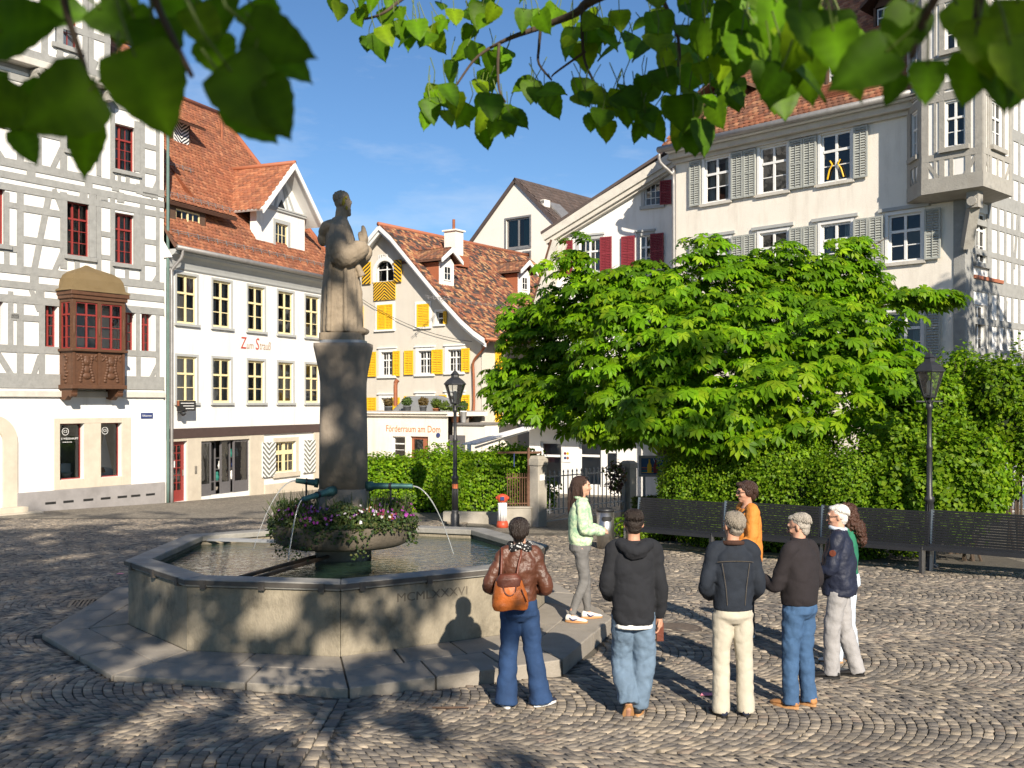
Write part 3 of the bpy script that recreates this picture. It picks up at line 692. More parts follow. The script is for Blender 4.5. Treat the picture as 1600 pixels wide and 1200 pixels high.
def surround(e, r, w, m, y=0.0, proud=.025, sill=.06, sillm=None, head=0.0, top=True):
    x0, x1, z0, z1 = r; f = MB()
    f.box(x0 - w, x0 - .001, y - proud, y + .02, z0 - w * .6, z1 + w).box(x1 + .001, x1 + w, y - proud, y + .02, z0 - w * .6, z1 + w)
    if top: f.box(x0 - .001, x1 + .001, y - proud + .002, y + .02, z1 + .001, z1 + w)
    if head: f.box(x0 - w - .05, x1 + w + .05, y - proud - .05, y + .02, z1 + w + .002, z1 + w + head)
    f.build('window_surround', m, e)
    if sill: MB().box(x0 - w - .03, x1 + w + .03, y - proud - .06, y + .02, z0 - sill - w * .2, z0 - .002).build('sill', sillm or m, e)

def shutter(e, x0, x1, z0, z1, m, y=-.03, louvre=.065, mids=1, tilt=.6):
    """louvred shutter standing against the wall: stiles, rails and slats"""
    f = MB(); st = .055; yb, yf = y - .012, y - .05
    f.box(x0, x0 + st, yf, yb, z0, z1).box(x1 - st, x1, yf, yb, z0, z1)
    zs = np.linspace(z0, z1, mids + 2)
    for k, z in enumerate(zs):
        lo = z if k == 0 else (z - st if k == len(zs) - 1 else z - st / 2); f.box(x0 + st, x1 - st, yf + .003, yb, lo, lo + st)
    n_ = int((z1 - z0) / louvre)
    for k in range(1, n_):
        z = z0 + (z1 - z0) * k / n_; f.hexa([(x0 + st, yf + .006, z - .03), (x1 - st, yf + .006, z - .03), (x1 - st, yf + .012, z - .036), (x0 + st, yf + .012, z - .036), (x0 + st, yb - .008, z + .022), (x1 - st, yb - .008, z + .022), (x1 - st, yb - .002, z + .016), (x0 + st, yb - .002, z + .016)])
    f.box((x0 + x1) / 2 - .008, (x0 + x1) / 2 + .008, yf - .006, yf + .004, z0 + st, z1 - st)
    return f.build('shutter', m, e)

def board_shutter(e, x0, x1, z0, z1, base, stripe, y=-.03, kind='chevron', n_=9, flip=1):
    """solid shutter with raised painted zigzag bands"""
    o = MB().box(x0, x1, y - .045, y - .012, z0, z1).build('shutter', base, e); s_ = MB(); H = z1 - z0; W = x1 - x0; bh = H / n_ * .5; yf = y - .049
    for k in range(-3, n_ + 3):
        zc = z0 + H * (k + .5) / n_
        segs = ((x0 + .004, (x0 + x1) / 2, -1), ((x0 + x1) / 2, x1 - .004, 1)) if kind == 'chevron' else ((x0 + .004, x1 - .004, 1),)
        for a, b, sg in segs:
            sl = .75 * (b - a) * sg * flip if kind == 'chevron' else .7 * (b - a) * flip
            wav = .012; npt = 6; top = []; bot = []
            for q in range(npt + 1):
                t = q / npt; x = a + (b - a) * t; zc2 = zc + sl * (t if sg > 0 or kind != 'chevron' else 1 - t) * (1 if kind != 'chevron' else (1 if sg > 0 else -1)) + wav * math.sin(t * 6.28)
                top.append((x, min(max(zc2 + bh / 2, z0 + .004), z1 - .004))); bot.append((x, min(max(zc2 - bh / 2, z0 + .004), z1 - .004)))
            if max(p[1] for p in top) - min(p[1] for p in bot) < .015: continue
            for q in range(npt):
                if top[q][1] - bot[q][1] + top[q + 1][1] - bot[q + 1][1] < .006: continue
                s_.quad((bot[q][0], yf, bot[q][1]), (bot[q + 1][0], yf, bot[q + 1][1]), (top[q + 1][0], yf, top[q + 1][1]), (top[q][0], yf, top[q][1]))
    s_.build('painted_band', stripe, o); return o

PAL_ORANGE = [(.37, .135, .066), (.32, .11, .056), (.42, .17, .085), (.26, .09, .052), (.46, .21, .11), (.18, .075, .05)]
PAL_MIX = [(.27, .105, .06), (.20, .072, .045), (.43, .24, .12), (.055, .045, .045), (.09, .058, .05), (.34, .15, .075)]
PAL_OLD = [(.32, .11, .055), (.25, .085, .045), (.40, .17, .085), (.17, .08, .055), (.45, .24, .13), (.12, .06, .045)]
PAL_SLATE = [(.09, .065, .055), (.11, .08, .07), (.075, .06, .055)]
def tiles(e, name, P0, U, V, pal, w=.19, ex=.165, inside=None, th=.022, probs=None, sag=None):
    P0, U, V = np.array(P0, float), np.array(U, float), np.array(V, float); lu, lv = np.linalg.norm(U), np.linalg.norm(V); u, v = U / lu, V / lv
    nrm = np.cross(u, v); nrm = nrm if nrm[2] > 0 else -nrm
    nu, nv = int(lu / w) + 1, int(lv / ex) + 1
    j, i = np.meshgrid(np.arange(nv), np.arange(nu), indexing='ij'); i = i.ravel(); j = j.ravel()
    u0 = (i + .5 * (j % 2) - .5) * w; u1 = u0 + w * .965; v0 = j * ex; v1 = v0 + ex * 1.12
    k = (u0 + w / 2 > 0) & (u0 + w / 2 < lu) & (v0 + ex / 2 < lv)
    if inside is not None: k &= inside(u0 + w / 2, v0 + ex / 2)
    u0, u1, v0, v1 = np.clip(u0[k], 0, lu), np.clip(u1[k], 0, lu), v0[k], np.minimum(v1[k], lv + .05); n = len(u0)
    jit = RNG.normal(0, .004, (n, 4)); tt = th + np.abs(RNG.normal(0, .003, n)); dv = RNG.normal(0, .006, n)
    def pt(a, b, h): return P0 + a[:, None] * u + b[:, None] * v + h[:, None] * nrm
    um = (u0 + u1) / 2; lo = v0 + dv
    Vt = np.stack([pt(u0, lo + .018, tt + jit[:, 0] + .006), pt(um, lo - .012, tt + jit[:, 0] + .006), pt(u1, lo + .018, tt + jit[:, 1] + .006), pt(u1, v1, jit[:, 2] + .004), pt(u0, v1, jit[:, 3] + .004), pt(u0, lo + .018, jit[:, 0] * 0 - .004), pt(um, lo - .012, jit[:, 0] * 0 - .004), pt(u1, lo + .018, jit[:, 0] * 0 - .004)], 1)
    tf = np.array([(0, 1, 4), (1, 3, 4), (1, 2, 3), (5, 6, 1), (5, 1, 0), (6, 7, 2), (6, 2, 1)])
    F = (tf[None] + (np.arange(n) * 8)[:, None, None]).reshape(-1, 3)
    T = np.array(pal)[RNG.choice(len(pal), n, p=probs)]; T = (T if probs is not None else T * .5 + np.array(pal).mean(0) * .5) * RNG.uniform(.84, 1.16, (n, 1))
    return tag(link(name, fastmesh(name, Vt.reshape(-1, 3), F, 'tile', np.repeat(T, 8, axis=0)), e), kind='stuff')
def roof_poly(e, pts, m='roof_deck', name='roof_deck', th=.1):
    """closed thin roof shell under the tiles from a planar polygon"""
    n_ = len(pts); P = [Vector(p) for p in pts]; nr = (P[1] - P[0]).cross(P[2] - P[0]).normalized()
    if nr.z < 0: nr = -nr
    return MB().add([p - nr * .012 for p in P] + [p - nr * (th) for p in P], [tuple(range(n_)), tuple(range(n_, 2 * n_))[::-1]] + [(i, (i + 1) % n_, n_ + (i + 1) % n_, n_ + i) for i in range(n_)]).build(name, m, e)
def shell(e, x0, x1, y0, y1, z0, z1, m, name='outer_wall', skip=''):
    f = MB()
    if 'L' not in skip: f.quad((x0, y0, z0), (x0, y1, z0), (x0, y1, z1), (x0, y0, z1))
    if 'R' not in skip: f.quad((x1, y0, z0), (x1, y0, z1), (x1, y1, z1), (x1, y1, z0))
    if 'B' not in skip: f.quad((x0, y1, z0), (x1, y1, z0), (x1, y1, z1), (x0, y1, z1))
    return f.build(name, m, e)
def room(e, x0, x1, z0, z1, floors, y=1.6):
    f = MB(); f.quad((x0, y, z0), (x1, y, z0), (x1, y, z1), (x0, y, z1))
    for z in floors: f.box(x0, x1, .25, y, z - .1, z + .1)
    return f.build('room_back', 'interior', e)
def pipe(e, pts, r=.045, m='gutter', name='downpipe'): return MB().tube(pts, r, 10, sm=3).build(name, m, e, True)
# ------------------------------------------------------------------ A: grey timber-framed house on the left
J = ground(257, 784)
A = House('timber_framed_house', J, 1870, 'tall grey timber-framed house with carved brown bay window at the left', cat='house')
eA = A.e; zA = lambda px, py: A.loc(px, py)[1]; xA = lambda px, py=500: A.loc(px, py)[0]
AL = -9.5; AR = -.03
zpl = zA(137, 762); zstr = zA(125, 616); ztop = zA(200, 139) + .1; zJ = zA(100, 112)
winA = [(104, 316, 142, 400), (179, 334, 211, 412), (104, 172, 142, 237), (179, 196, 212, 267), (67, 473, 90, 542), (194, 488, 211, 549), (221, 490, 237, 551), (-14, 464, 5, 537), (-30, 290, 8, 380), (-12, 110, 12, 200)]
RA = [A.rect(*q) for q in winA]
shopA = [A.rect(93, 662, 131, 749), A.rect(157, 661, 190, 745)]
doorA = [(xA(-34, 700), xA(3, 700), -.2, zA(-10, 690))]
wall(eA, 'wall', AL, AR, -.6, ztop, RA + shopA + doorA, 'render_white', reveal=.24)
shell(eA, AL, AR, .02, 8, -.6, ztop, 'render_white'); room(eA, AL, AR, -.6, ztop, [zstr + .1, zA(77, 450), zA(73, 285)], 1.5)
for i, r in enumerate(RA):
    window(eA, r, 'red_paint', 3 if i < 4 else 2, (.3, .23, .23, .24) if i < 4 else (.26, .25, .25, .24), y=.16, fw=.05, mid=.055, curtain='curtain' if i in (1, 3, 5, 6, 8) else None)
    if i in (0, 1, 2, 3, 8): MB().box(r[0] - .10, r[1] + .16, -.10, .02, r[2] - .13, r[2] - .004).build('sill', 'timber_grey', eA)
for i, r in enumerate(shopA):
    fo = window(eA, r, 'red_paint', 1, (1,), y=.18, fw=.03, name='shop_window')
    cx = (r[0] + r[1]) / 2; zz = r[3]
    f = MB(); 
    for k in range(24):
        a0, a1 = k / 24 * 6.283, (k + 1) / 24 * 6.283
        f.quad(*[(cx - .1 + rr * math.cos(a_), .175, zz - .24 + rr * math.sin(a_)) for rr, a_ in ((.10, a0), (.10, a1), (.115, a1), (.115, a0))])
    f.build('shop_emblem', 'white_plain', fo); text('C5', .11, wallmat(cx - .1, .176, zz - .24), 'white_plain', fo, 'emblem_letters', .001)
    if i == 0:
        text('TILDE WEISSHAUPT', .085, wallmat(cx - .04, .176, zz - .46), 'white_plain', fo, 'shop_lettering', .001); text('Goldschmiede', .055, wallmat(cx - .04, .176, zz - .56), 'white_plain', fo, 'shop_lettering', .001, shear=.2)
MB().box(shopA[0][0] + .10, shopA[0][0] + .32, .42, .46, shopA[0][2] + .68, shopA[0][2] + 1.18).build('display_garment', 'curtain_blue', eA)
MB().lathe([(.05, shopA[0][2] + .02), (.20, shopA[0][2] + .17), (.19, shopA[0][2] + .18)], shopA[0][0] + .5, .48, 16).build('display_bowl', 'white_plain', eA)
MB().box(shopA[0][0] + .42, shopA[0][0] + .75, .6, .9, shopA[0][2] - .1, shopA[0][2] + .45).build('display_block', 'white_plain', eA)
MB().add([(shopA[1][0] + .2, .5, shopA[1][2]), (shopA[1][1], .4, shopA[1][2]), (shopA[1][1], .9, shopA[1][3] - .3)], [(0, 1, 2)]).build('display_board', 'white_plain', eA)
f = MB()
for k in range(9): f.ell((shopA[1][0] + .25 + .05 * (k % 4), .40 + .03 * (k // 4), shopA[1][2] + .15 + .05 * (k % 3)), (.05, .04, .04), 7, 5)
f.build('display_flowers', 'orange_tin', eA)
# stone surround of the shop windows
sx0, sx1, sz0, sz1 = A.rect(84, 652, 204, 766)
(a0, a1, c0, c1), (b0, b1, d0, d1) = shopA; lo, hi = min(c0, d0), max(c1, d1)
f = MB(); y0, y1 = -.035, .02
f.box(sx0, a0 - .002, y0, y1, zpl, hi + .17).box(b1 + .002, sx1, y0, y1, zpl, hi + .17).box(a1 + .002, b0 - .002, y0, y1, zpl, hi).box(a0, b1, y0 + .002, y1, hi + .002, hi + .168).box(a0, a1, y0 + .001, y1, zpl, c0 - .002).box(b0, b1, y0 + .001, y1, zpl, d0 - .002)
f.build('shop_surround', 'sandstone', eA, bevel=.01)
MB().box(xA(24, 773), AR - .01, -.10, .02, -1.0, zpl).build('base_course', 'plinth_grey', eA, bevel=.015)
for px in (76, 104, 135, 162, 188, 209, 232):
    x = xA(px, 775); MB().box(x - .17, x + .17, -.104, -.09, zpl - .40, zpl - .33).build('vent_slot', 'black_plain', eA)
# arched doorway at the picture's edge
f = MB(); dx0, dx1 = doorA[0][0], doorA[0][1]; xc = (dx0 + dx1) / 2; rr = (dx1 - dx0) / 2; zc = zA(0, 690); npt = 16
for k in range(npt):
    t0, t1 = math.pi * k / npt, math.pi * (k + 1) / npt
    q = [(xc + q_ * math.cos(t), zc + q_ * math.sin(t)) for q_, t in ((rr, t0), (rr + .42, t0), (rr + .42, t1), (rr, t1))]
    f.hexa([(x, -.09, z) for x, z in q] + [(x, .05, z) for x, z in q])
f.box(dx1, dx1 + .42, -.09, .05, -.5, zc).box(dx0 - .42, dx0, -.09, .05, -.5, zc); f.build('door_arch', 'sandstone', eA)
f = MB(); f.prism([(dx0, -.5), (dx1, -.5)] + [(xc + rr * math.cos(math.pi * k / 12), zc + rr * math.sin(math.pi * k / 12)) for k in range(13)], -.01, .02); f.build('door_leaf', 'white_plain', eA)
for k in range(3): MB().box(dx0 - .9, dx1 + .55 + .28 * k, -.42 - .3 * k, -.05 - .3 * k, -.6, .28 - .14 * k).build('door_step', 'sandstone', eA, bevel=.012)
# string course and jetty
MB().box(AL, AR, -.09, .02, zstr - .09, zstr + .09).build('string_course', 'trim_verge', eA, bevel=.012)
# --- timber: sills and plates first, then studs, then braces
def hb(px, py, w, xl=AL, xr=AR, y0=-.03): 
    z = zA(px, py); return A.beam(xl, z, xr, z, w, y0)
hb(45, 595, .36, y0=-.034)
for (px, py, w) in ((77, 427, .20), (77, 450, .17), (79, 472, .19), (73, 266, .20), (73, 285, .17), (73, 303, .17), (73, 116, .2), (73, 134, .18)): hb(px, py, w)
for (px, py, a, b, w) in ((29, 545, -40, 92, .18), (212, 552, 190, 246, .16), (65, 330, 33, 98, .17), (65, 378, 33, 98, .17), (14, 388, -40, 30, .16), (14, 320, 10, 30, .14), (165, 366, 158, 176, .14), (165, 402, 158, 176, .12), (235, 378, 222, 246, .14), (235, 412, 222, 246, .12), (235, 305, 222, 246, .1), (29, 496, 17, 62, .15), (19, 493, 17, 29, .14), (235, 268, 222, 246, .15), (46, 204, 4, 98, .16), (46, 160, 4, 98, .15), (235, 230, 222, 246, .14)):
    z = zA(px, py); A.beam(xA(a, py), z, xA(b, py), z, w, -.03)
topz = ztop - .1; zb = zA(45, 600)
for px, y0p, y1p, w in ((31, 300, 420, .17), (31, 470, 590, .17), (99, 300, 420, .19), (154, 300, 425, .14), (175.5, 305, 430, .14), (222, 312, 440, .16), (246, 312, 440, .12), (65, 468, 590, .16), (246, 488, 590, .12), (216, 552, 600, .14), (191, 552, 600, .1), (215, 486, 552, .12), (16, 455, 540, .13), (10, 300, 420, .13), (31, 140, 260, .17), (60, 190, 262, .15), (99, 140, 265, .19), (154, 150, 275, .14), (175.5, 160, 285, .14), (222, 170, 290, .16), (246, 170, 300, .12), (120, 402, 425, .14), (198, 412, 438, .12), (126, 238, 262, .12), (199, 268, 290, .12), (186, 268, 292, .1), (144, 300, 402, .2), (213.5, 325, 414, .18), (144, 170, 240, .2), (214, 190, 268, .18), (-25, 300, 600, .17)):
    z0, z1 = zA(px, y1p), zA(px, y0p); x = xA(px, (y0p + y1p) / 2); A.beam(x, z0, x, z1, w, -.026)
for q in ((77, 300, 53, 421, .16), (84, 295, 99, 335, .13), (98, 392, 84, 425, .13), (246, 284, 235, 309, .13), (48, 452, 61, 486, .13), (62, 556, 50, 592, .13), (-4, 552, 20, 590, .15), (246, 570, 234, 594, .13), (96, 232, 82, 262, .13), (246, 430, 236, 446, .1), (6, 252, -20, 212, .14), (72, 140, 92, 180, .13)):
    A.pbeam(*q[:4], q[4], -.022)
for (pxs_, py_) in (((53, 152, 193), 440.5), ((62, 186), 460), ((48, 138, 180, 218), 277), ((130, 162, 188), 294)):        # short blocks between the plates
    for px in pxs_:
        z = zA(px, py_ + (px - 77) * .13); x = xA(px, py_); A.beam(x, z - .16, x, z + .16, .22, -.028)
# jettied upper storey
xg = xA(163, 60)
GW = [A.rect(86, 6, 122, 72, -.3)]
wall(eA, 'jetty_wall', AL, xg, zJ, zJ + 5.2, GW, 'render_white', y=-.3, reveal=.2); shell(eA, AL, xg, -.28, 7.5, zJ, zJ + 5.2, 'render_white', 'jetty_side', 'L')
for r in GW: window(eA, r, 'red_paint', 3, (.3, .35, .35), y=-.16, fw=.05); MB().box(r[0] - .12, r[1] + .12, -.40, -.28, r[2] - .14, r[2] - .004).build('sill', 'timber_grey', eA)
MB().box(AL, xg + .15, -.42, .0, zJ - .22, zJ - .01).build('jetty_moulding', 'trim_verge', eA, bevel=.02)
for px in (50, 162): x = xA(px, 100); MB().tube([(x, -.1, zJ - .35), (x, -.52, zJ - .35)], [.13, .11], 10).box(x - .1, x + .1, -.4, 0, zJ - .6, zJ - .30).build('corbel', 'timber_pale', eA)
for a, b, w in ((.12, 0, .2), (1.25, 0, .16), (3.2, 0, .2)): A.beam(AL, zJ + a, xg, zJ + a, w, -.33, y1=-.29)
for px in (15, 60, 84, 124, 132, 158): x = xA(px, 60); A.beam(x, zJ, x, zJ + 5.2, .17, -.326, y1=-.29)
for q in ((88, 84, 120, 110, .13), (88, 108, 118, 82, .13), (72, 85, 80, 105, .12), (150, 95, 140, 120, .12)): A.pbeam(*q[:4], q[4], -.022, -.3)
# attic roof beside the jetty with its little railing
roof_poly(eA, [(xg, -.3, ztop), (.25, -.3, ztop), (.25, 6, ztop + 5), (xg, 6, ztop + 5)]); tiles(eA, 'roof_tiles', (xg, -.35, ztop), (AR + .3 - xg, 0, 0), (0, 6, 5), PAL_OLD)
MB().box(xg, .2, -.45, -.2, ztop - .12, ztop + .02).build('gutter', 'verdigris', eA)
f = MB()
for k in range(14): f.tube([(xg + .1 + k * .09, .4, ztop + 1.6), (xg + .1 + k * .09, .4, ztop + 2.0)], .012, 5)
f.tube([(xg, .4, ztop + 2.0), (xg + 1.3, .4, ztop + 2.0)], .016, 5).box(xg, xg + 1.4, .3, .5, ztop + 1.5, ztop + 1.6); f.build('roof_railing', 'rust', eA)
pipe(eA, [(.0, -.42, ztop - .1), (.06, -.15, ztop - .5), (.06, -.10, ztop - 1.2), (.06, -.10, 3.0), (.06, -.10, -.1)], .05, 'verdigris')
text('Gallusstrasse', .085, wallmat(xA(229, 650), -.026, zA(229, 649.5)), 'white_plain', MB().box(xA(220, 650), xA(238.5, 650), -.022, .01, zA(229, 654), zA(229, 645)).build('street_sign', 'blue_enamel', eA), 'sign_lettering', .001, sx=.8)
# carved oak bay
bayP = .68
bx0 = xA(92, 500); bx1 = A.loc(196, 520, -bayP)[0]; bf = lambda px, py: A.loc(px, py, -bayP)
zb0 = bf(155, 603)[1]; zs0 = bf(155, 548)[1]; zs1 = bf(155, 474)[1]; zc1 = bf(155, 457)[1]; zpk = zA(127, 414)
bay = MB().box(bx0 + .02, bx1 - .02, -bayP + .04, .0, zb0, zs0).build('bay_body', 'oak_carved', eA)
MB().box(bx0 - .04, bx1 + .04, -bayP - .04, 0, zb0 - .09, zb0 + .03).box(bx0 - .06, bx1 + .06, -bayP - .06, .0, zs0 - .04, zs0 + .04).build('moulding', 'oak_carved', bay, bevel=.015)
for z, d in ((zs1 + .05, .0), (zs1 + .15, .05), ((zs1 + zc1) / 2 + .1, .09)): MB().box(bx0 - d, bx1 + d, -bayP - d, 0, z - .06, z + .08).build('cornice', 'oak_carved', bay, bevel=.015)
for x in (bx0 + .06, bx1 - .06, (bx0 + bx1) / 2): MB().box(x - .06, x + .06, -bayP - .005, -bayP + .12, zs0, zs1).ell((x, -bayP - .01, (zs0 + zs1) / 2), (.045, .03, .3), 8, 8).build('bay_post', 'oak_carved', bay)
MB().box(bx0, bx0 + .1, -.1, 0, zs0, zs1).box(bx1 - .1, bx1, -.1, 0, zs0, zs1).build('bay_post', 'oak_carved', bay)
MB().box(bx0 + .02, bx1 - .02, -bayP + .05, 0, zs1 - .02, zs1 + .1).build('bay_ceiling', 'oak_carved', bay)
xm = (bx0 + bx1) / 2
for a, b in ((bx0 + .12, xm - .06), (xm + .06, bx1 - .12)): window(eA, (a, b, zs0 + .04, zs1), 'red_paint', 2, (.26, .26, .25, .23), y=-bayP + .03, fw=.04, name='bay_window')
for sx_, nm in ((bx0, 'bay_window'), (bx1, 'bay_window')):
    wo = window(eA, (0, bayP - .2, zs0 + .04, zs1), 'red_paint', 2, (.26, .26, .25, .23), y=0, fw=.04, name=nm); wo.matrix_local = Matrix.Translation((sx_ + (.02 if sx_ == bx0 else -.02), -.1 if sx_ == bx0 else -bayP + .1, 0)) @ Matrix.Rotation(R(-90) if sx_ == bx0 else R(90), 4, 'Z')
def carving(x, z, w, h, yf):
    c = MB()
    c.ell((x, yf, z + h * .22), (w * .17, .06, h * .15)).ell((x, yf - .03, z + h * .2), (w * .06, .04, h * .05)).ell((x, yf, z + h * .34), (w * .14, .05, h * .07))
    c.ell((x, yf, z - .05 * h), (w * .15, .05, h * .14)).ell((x, yf, z - h * .26), (w * .2, .06, h * .12))
    for s_ in (-1, 1):
        for k in range(10):
            t = k / 9; a_ = 1.6 + 4.2 * t; rr_ = w * (.16 + .12 * math.sin(t * 3.1)); c.ell((x + s_ * (w * .24 + .3 * rr_ * math.cos(a_)), yf, z + h * (.38 - .8 * t)), (w * .08, .045, h * .06), 8, 6)
        for k in range(6): t = k / 5; c.ell((x + s_ * w * (.42 - .1 * math.sin(t * 3)), yf, z + h * (.42 - .15 * t)), (w * .05, .035, h * .05), 7, 5)
    return c.build('carved_relief', 'oak_carved', bay, True)
ph = zs0 - zb0
for x in (bx0 + (bx1 - bx0) * .28, bx0 + (bx1 - bx0) * .74): carving(x, (zb0 + zs0) / 2, (bx1 - bx0) * .42, ph * .86, -bayP + .045)
MB().box(xm - .05, xm + .05, -bayP - .0, -bayP + .06, zb0 + .03, zs0 - .04).box(bx0 + .02, bx0 + .1, -bayP, -bayP + .06, zb0 + .03, zs0 - .04).box(bx1 - .1, bx1 - .02, -bayP, -bayP + .06, zb0 + .03, zs0 - .04).build('panel_stile', 'oak_carved', bay)
c = MB()
for k in range(9): c.ell((bx0 + .02, -.33 + .05 * math.sin(k * 1.7), zb0 + .12 + ph * .82 * k / 9), (.05, .06 + .035 * math.sin(k * .9), .05), 8, 6)
c.build('carved_relief', 'oak_carved', bay, True)
for x in (bx0 + .12, bx1 - .12):
    MB().prism([(0, 0), (0, -.30), (.25, -.34), (.42, -.2), (.60, -.10), (.66, 0)], -.09, .09).tube([(.52, -.1, -.16), (.52, .1, -.16)], .085, 12).build('scroll_bracket', 'oak_carved', bay).matrix_local = Matrix.Translation((x, 0, zb0 - .09)) @ Matrix.Rotation(R(-90), 4, 'Z')
rr = []
for s_, zt_ in ((1.16, 0), (1.14, .05), (1.03, .11), (1.0, .26), (.97, .42), (.89, .57), (.72, .70), (.48, .80), (.24, .89), (.04, 1.0)):
    z = zc1 + (zpk - zc1) * zt_; hw = (bx1 - bx0) / 2 * s_; d = bayP * s_ * 1.02
    rr.append([(xm - hw, .02, z), (xm - hw, -d * .5, z), (xm - hw * .98, -d * .96, z), (xm - hw * .5, -d, z), (xm + hw * .5, -d, z), (xm + hw * .98, -d * .96, z), (xm + hw, -d * .5, z), (xm + hw, .02, z)])
MB().rings(rr).build('bay_roof', 'oriel_roof', eA)

# ------------------------------------------------------------------ B: white house with the yellow windows
B = House('white_house', J + Vector((.06, .02, 0)), 1467, 'white house with yellow window frames, orange tiled roof and gabled dormer', cat='house')
eB = B.e; zB = lambda px, py, d=0: B.loc(px, py, d)[1]; xB = lambda px, py=600, d=0: B.loc(px, py, d)[0]
BL = xB(522)
cx = [xB(p) for p in (291.5, 346.5, 400, 446, 488)]; cx.append(cx[-1] + cx[-1] - cx[-2]); cx = [c for c in cx if c < BL - .5]
hw = (xB(310) - xB(273)) / 2 - .09; rows = [(zB(291, 506), zB(291, 430)), (zB(291, 629), zB(291, 557))]
HB = [(c - hw, c + hw, a, b) for c in cx for a, b in rows]
zlin0, zlin1 = zB(300, 684), zB(300, 669)
doorB = B.rect(262, 690, 291, 784); doorB = (doorB[0], doorB[1], -.05, doorB[3]); shopB = B.rect(313, 688, 389, 779); shopB = (shopB[0], shopB[1], .02, shopB[3]); gwB = B.rect(430, 690, 462, 738)
zeB = zB(258, 388)
wall(eB, 'wall', 0, BL, -.6, zeB, HB + [doorB, shopB, gwB], 'render_white', reveal=.2)
shell(eB, 0, BL, .02, 8, -.6, zeB, 'render_white'); room(eB, .02, BL - .02, -.6, zeB, [zlin1 + .15, rows[0][0] - .4], 1.7)
for i, r in enumerate(HB):
    window(eB, r, 'yellow_paint', 2, (.36, .33, .31), y=.05, fw=.075, bar=.03, mid=.07, curtain='curtain_full' if (i % 2 == 1 and i < 4) else ('curtain' if i % 3 else 'curtain_blue'))
    surround(eB, r, .085, 'trim_grey', proud=.03, sill=.07)
    if i % 2 == 0 or i > 3:
        x0, x1, z0, z1 = r; MB().box(x0 + .2, x0 + .26, .3, .34, z0, z1).box(x1 - .26, x1 - .2, .3, .34, z0, z1).box(x0, x1, .301, .338, z0 + (z1 - z0) * .6, z0 + (z1 - z0) * .66).build('inner_casement', 'shutter_yellow', eB)
MB().box(0, BL, -.07, .02, zlin0, zlin1).build('lintel_beam', 'lintel_brown', eB)
# stone ground floor
MB().box(0, doorB[0] - .002, -.05, .02, -.6, zlin0 - .002).box(doorB[1] + .002, shopB[0] - .002, -.05, .02, -.6, zlin0 - .003).box(doorB[0], doorB[1], -.048, .02, doorB[3] + .002, zlin0 - .004).build('door_jambs', 'sandstone', eB, bevel=.01)
xs2 = xB(411, 740); MB().box(shopB[1] + .002, xs2, -.05, .02, -.6, zlin0 - .003).box(shopB[0], shopB[1], -.047, .02, shopB[3] + .002, zlin0 - .006).build('shop_jambs', 'sandstone', eB, bevel=.01)
MB().box(xs2 + .002, BL, -.09, .02, -.8, zB(450, 753)).build('base_course', 'sandstone', eB, bevel=.012)
MB().box(xB(489, 700), BL, -.05, .02, zB(450, 753), zlin0 - .003).build('corner_stones', 'sandstone', eB, bevel=.01)
surround(eB, gwB, .16, 'sandstone', proud=.04, sill=.14)
window(eB, gwB, 'yellow_paint', 4, (.33, .33, .34), y=.10, fw=.06, mid=.16)
sh1 = B.rect(407, 688, 428, 742); sh2 = B.rect(472, 686, 490, 738)
for q, fl_ in ((sh1, 1), (sh2, 1)): board_shutter(eB, q[0], q[1], gwB[2] - .1, gwB[3] + .02, 'white_plain', 'stripe_grey', y=-.05, n_=7)
# red glazed door
dw = MB(); x0, x1, z0, z1 = doorB; y = .10
dw.box(x0, x1, y, y + .05, z0, z0 + .38).box(x0, x0 + .14, y, y + .05, z0 + .38, z1).box(x1 - .14, x1, y, y + .05, z0 + .38, z1).box(x0 + .14, x1 - .14, y + .002, y + .05, z1 - .14, z1)
for i in (1, 2): xx = x0 + .14 + (x1 - x0 - .28) * i / 3; dw.box(xx - .016, xx + .016, y + .006, y + .046, z0 + .38, z1 - .14)
for k in range(1, 6): zz = z0 + .38 + (z1 - z0 - .52) * k / 6; dw.box(x0 + .14, x1 - .14, y + .009, y + .043, zz - .016, zz + .016)
dr = dw.build('door', 'red_paint', eB)
for i in range(3):
    for k in range(6): a = x0 + .14 + (x1 - x0 - .28) * i / 3; b = z0 + .38 + (z1 - z0 - .52) * k / 6; MB().quad((a, y + .025, b), (a + (x1 - x0 - .28) / 3, y + .025, b), (a + (x1 - x0 - .28) / 3, y + .025, b + (z1 - z0 - .52) / 6), (a, y + .025, b + (z1 - z0 - .52) / 6)).build('pane', 'window_glass', dr)
MB().box(x1 - .10, x1 - .05, y - .03, y, z0 + .85, z0 + 1.05).build('handle', 'steel', dr); MB().box(x0 + .3, x0 + .48, y + .01, y + .02, z0 + 1.15, z0 + 1.4).build('door_notice', 'white_plain', dr)
x = xB(304, 735); MB().box(x - .05, x + .05, -.07, -.05, zB(304, 740), zB(304, 728)).build('bell_panel', 'steel', eB)
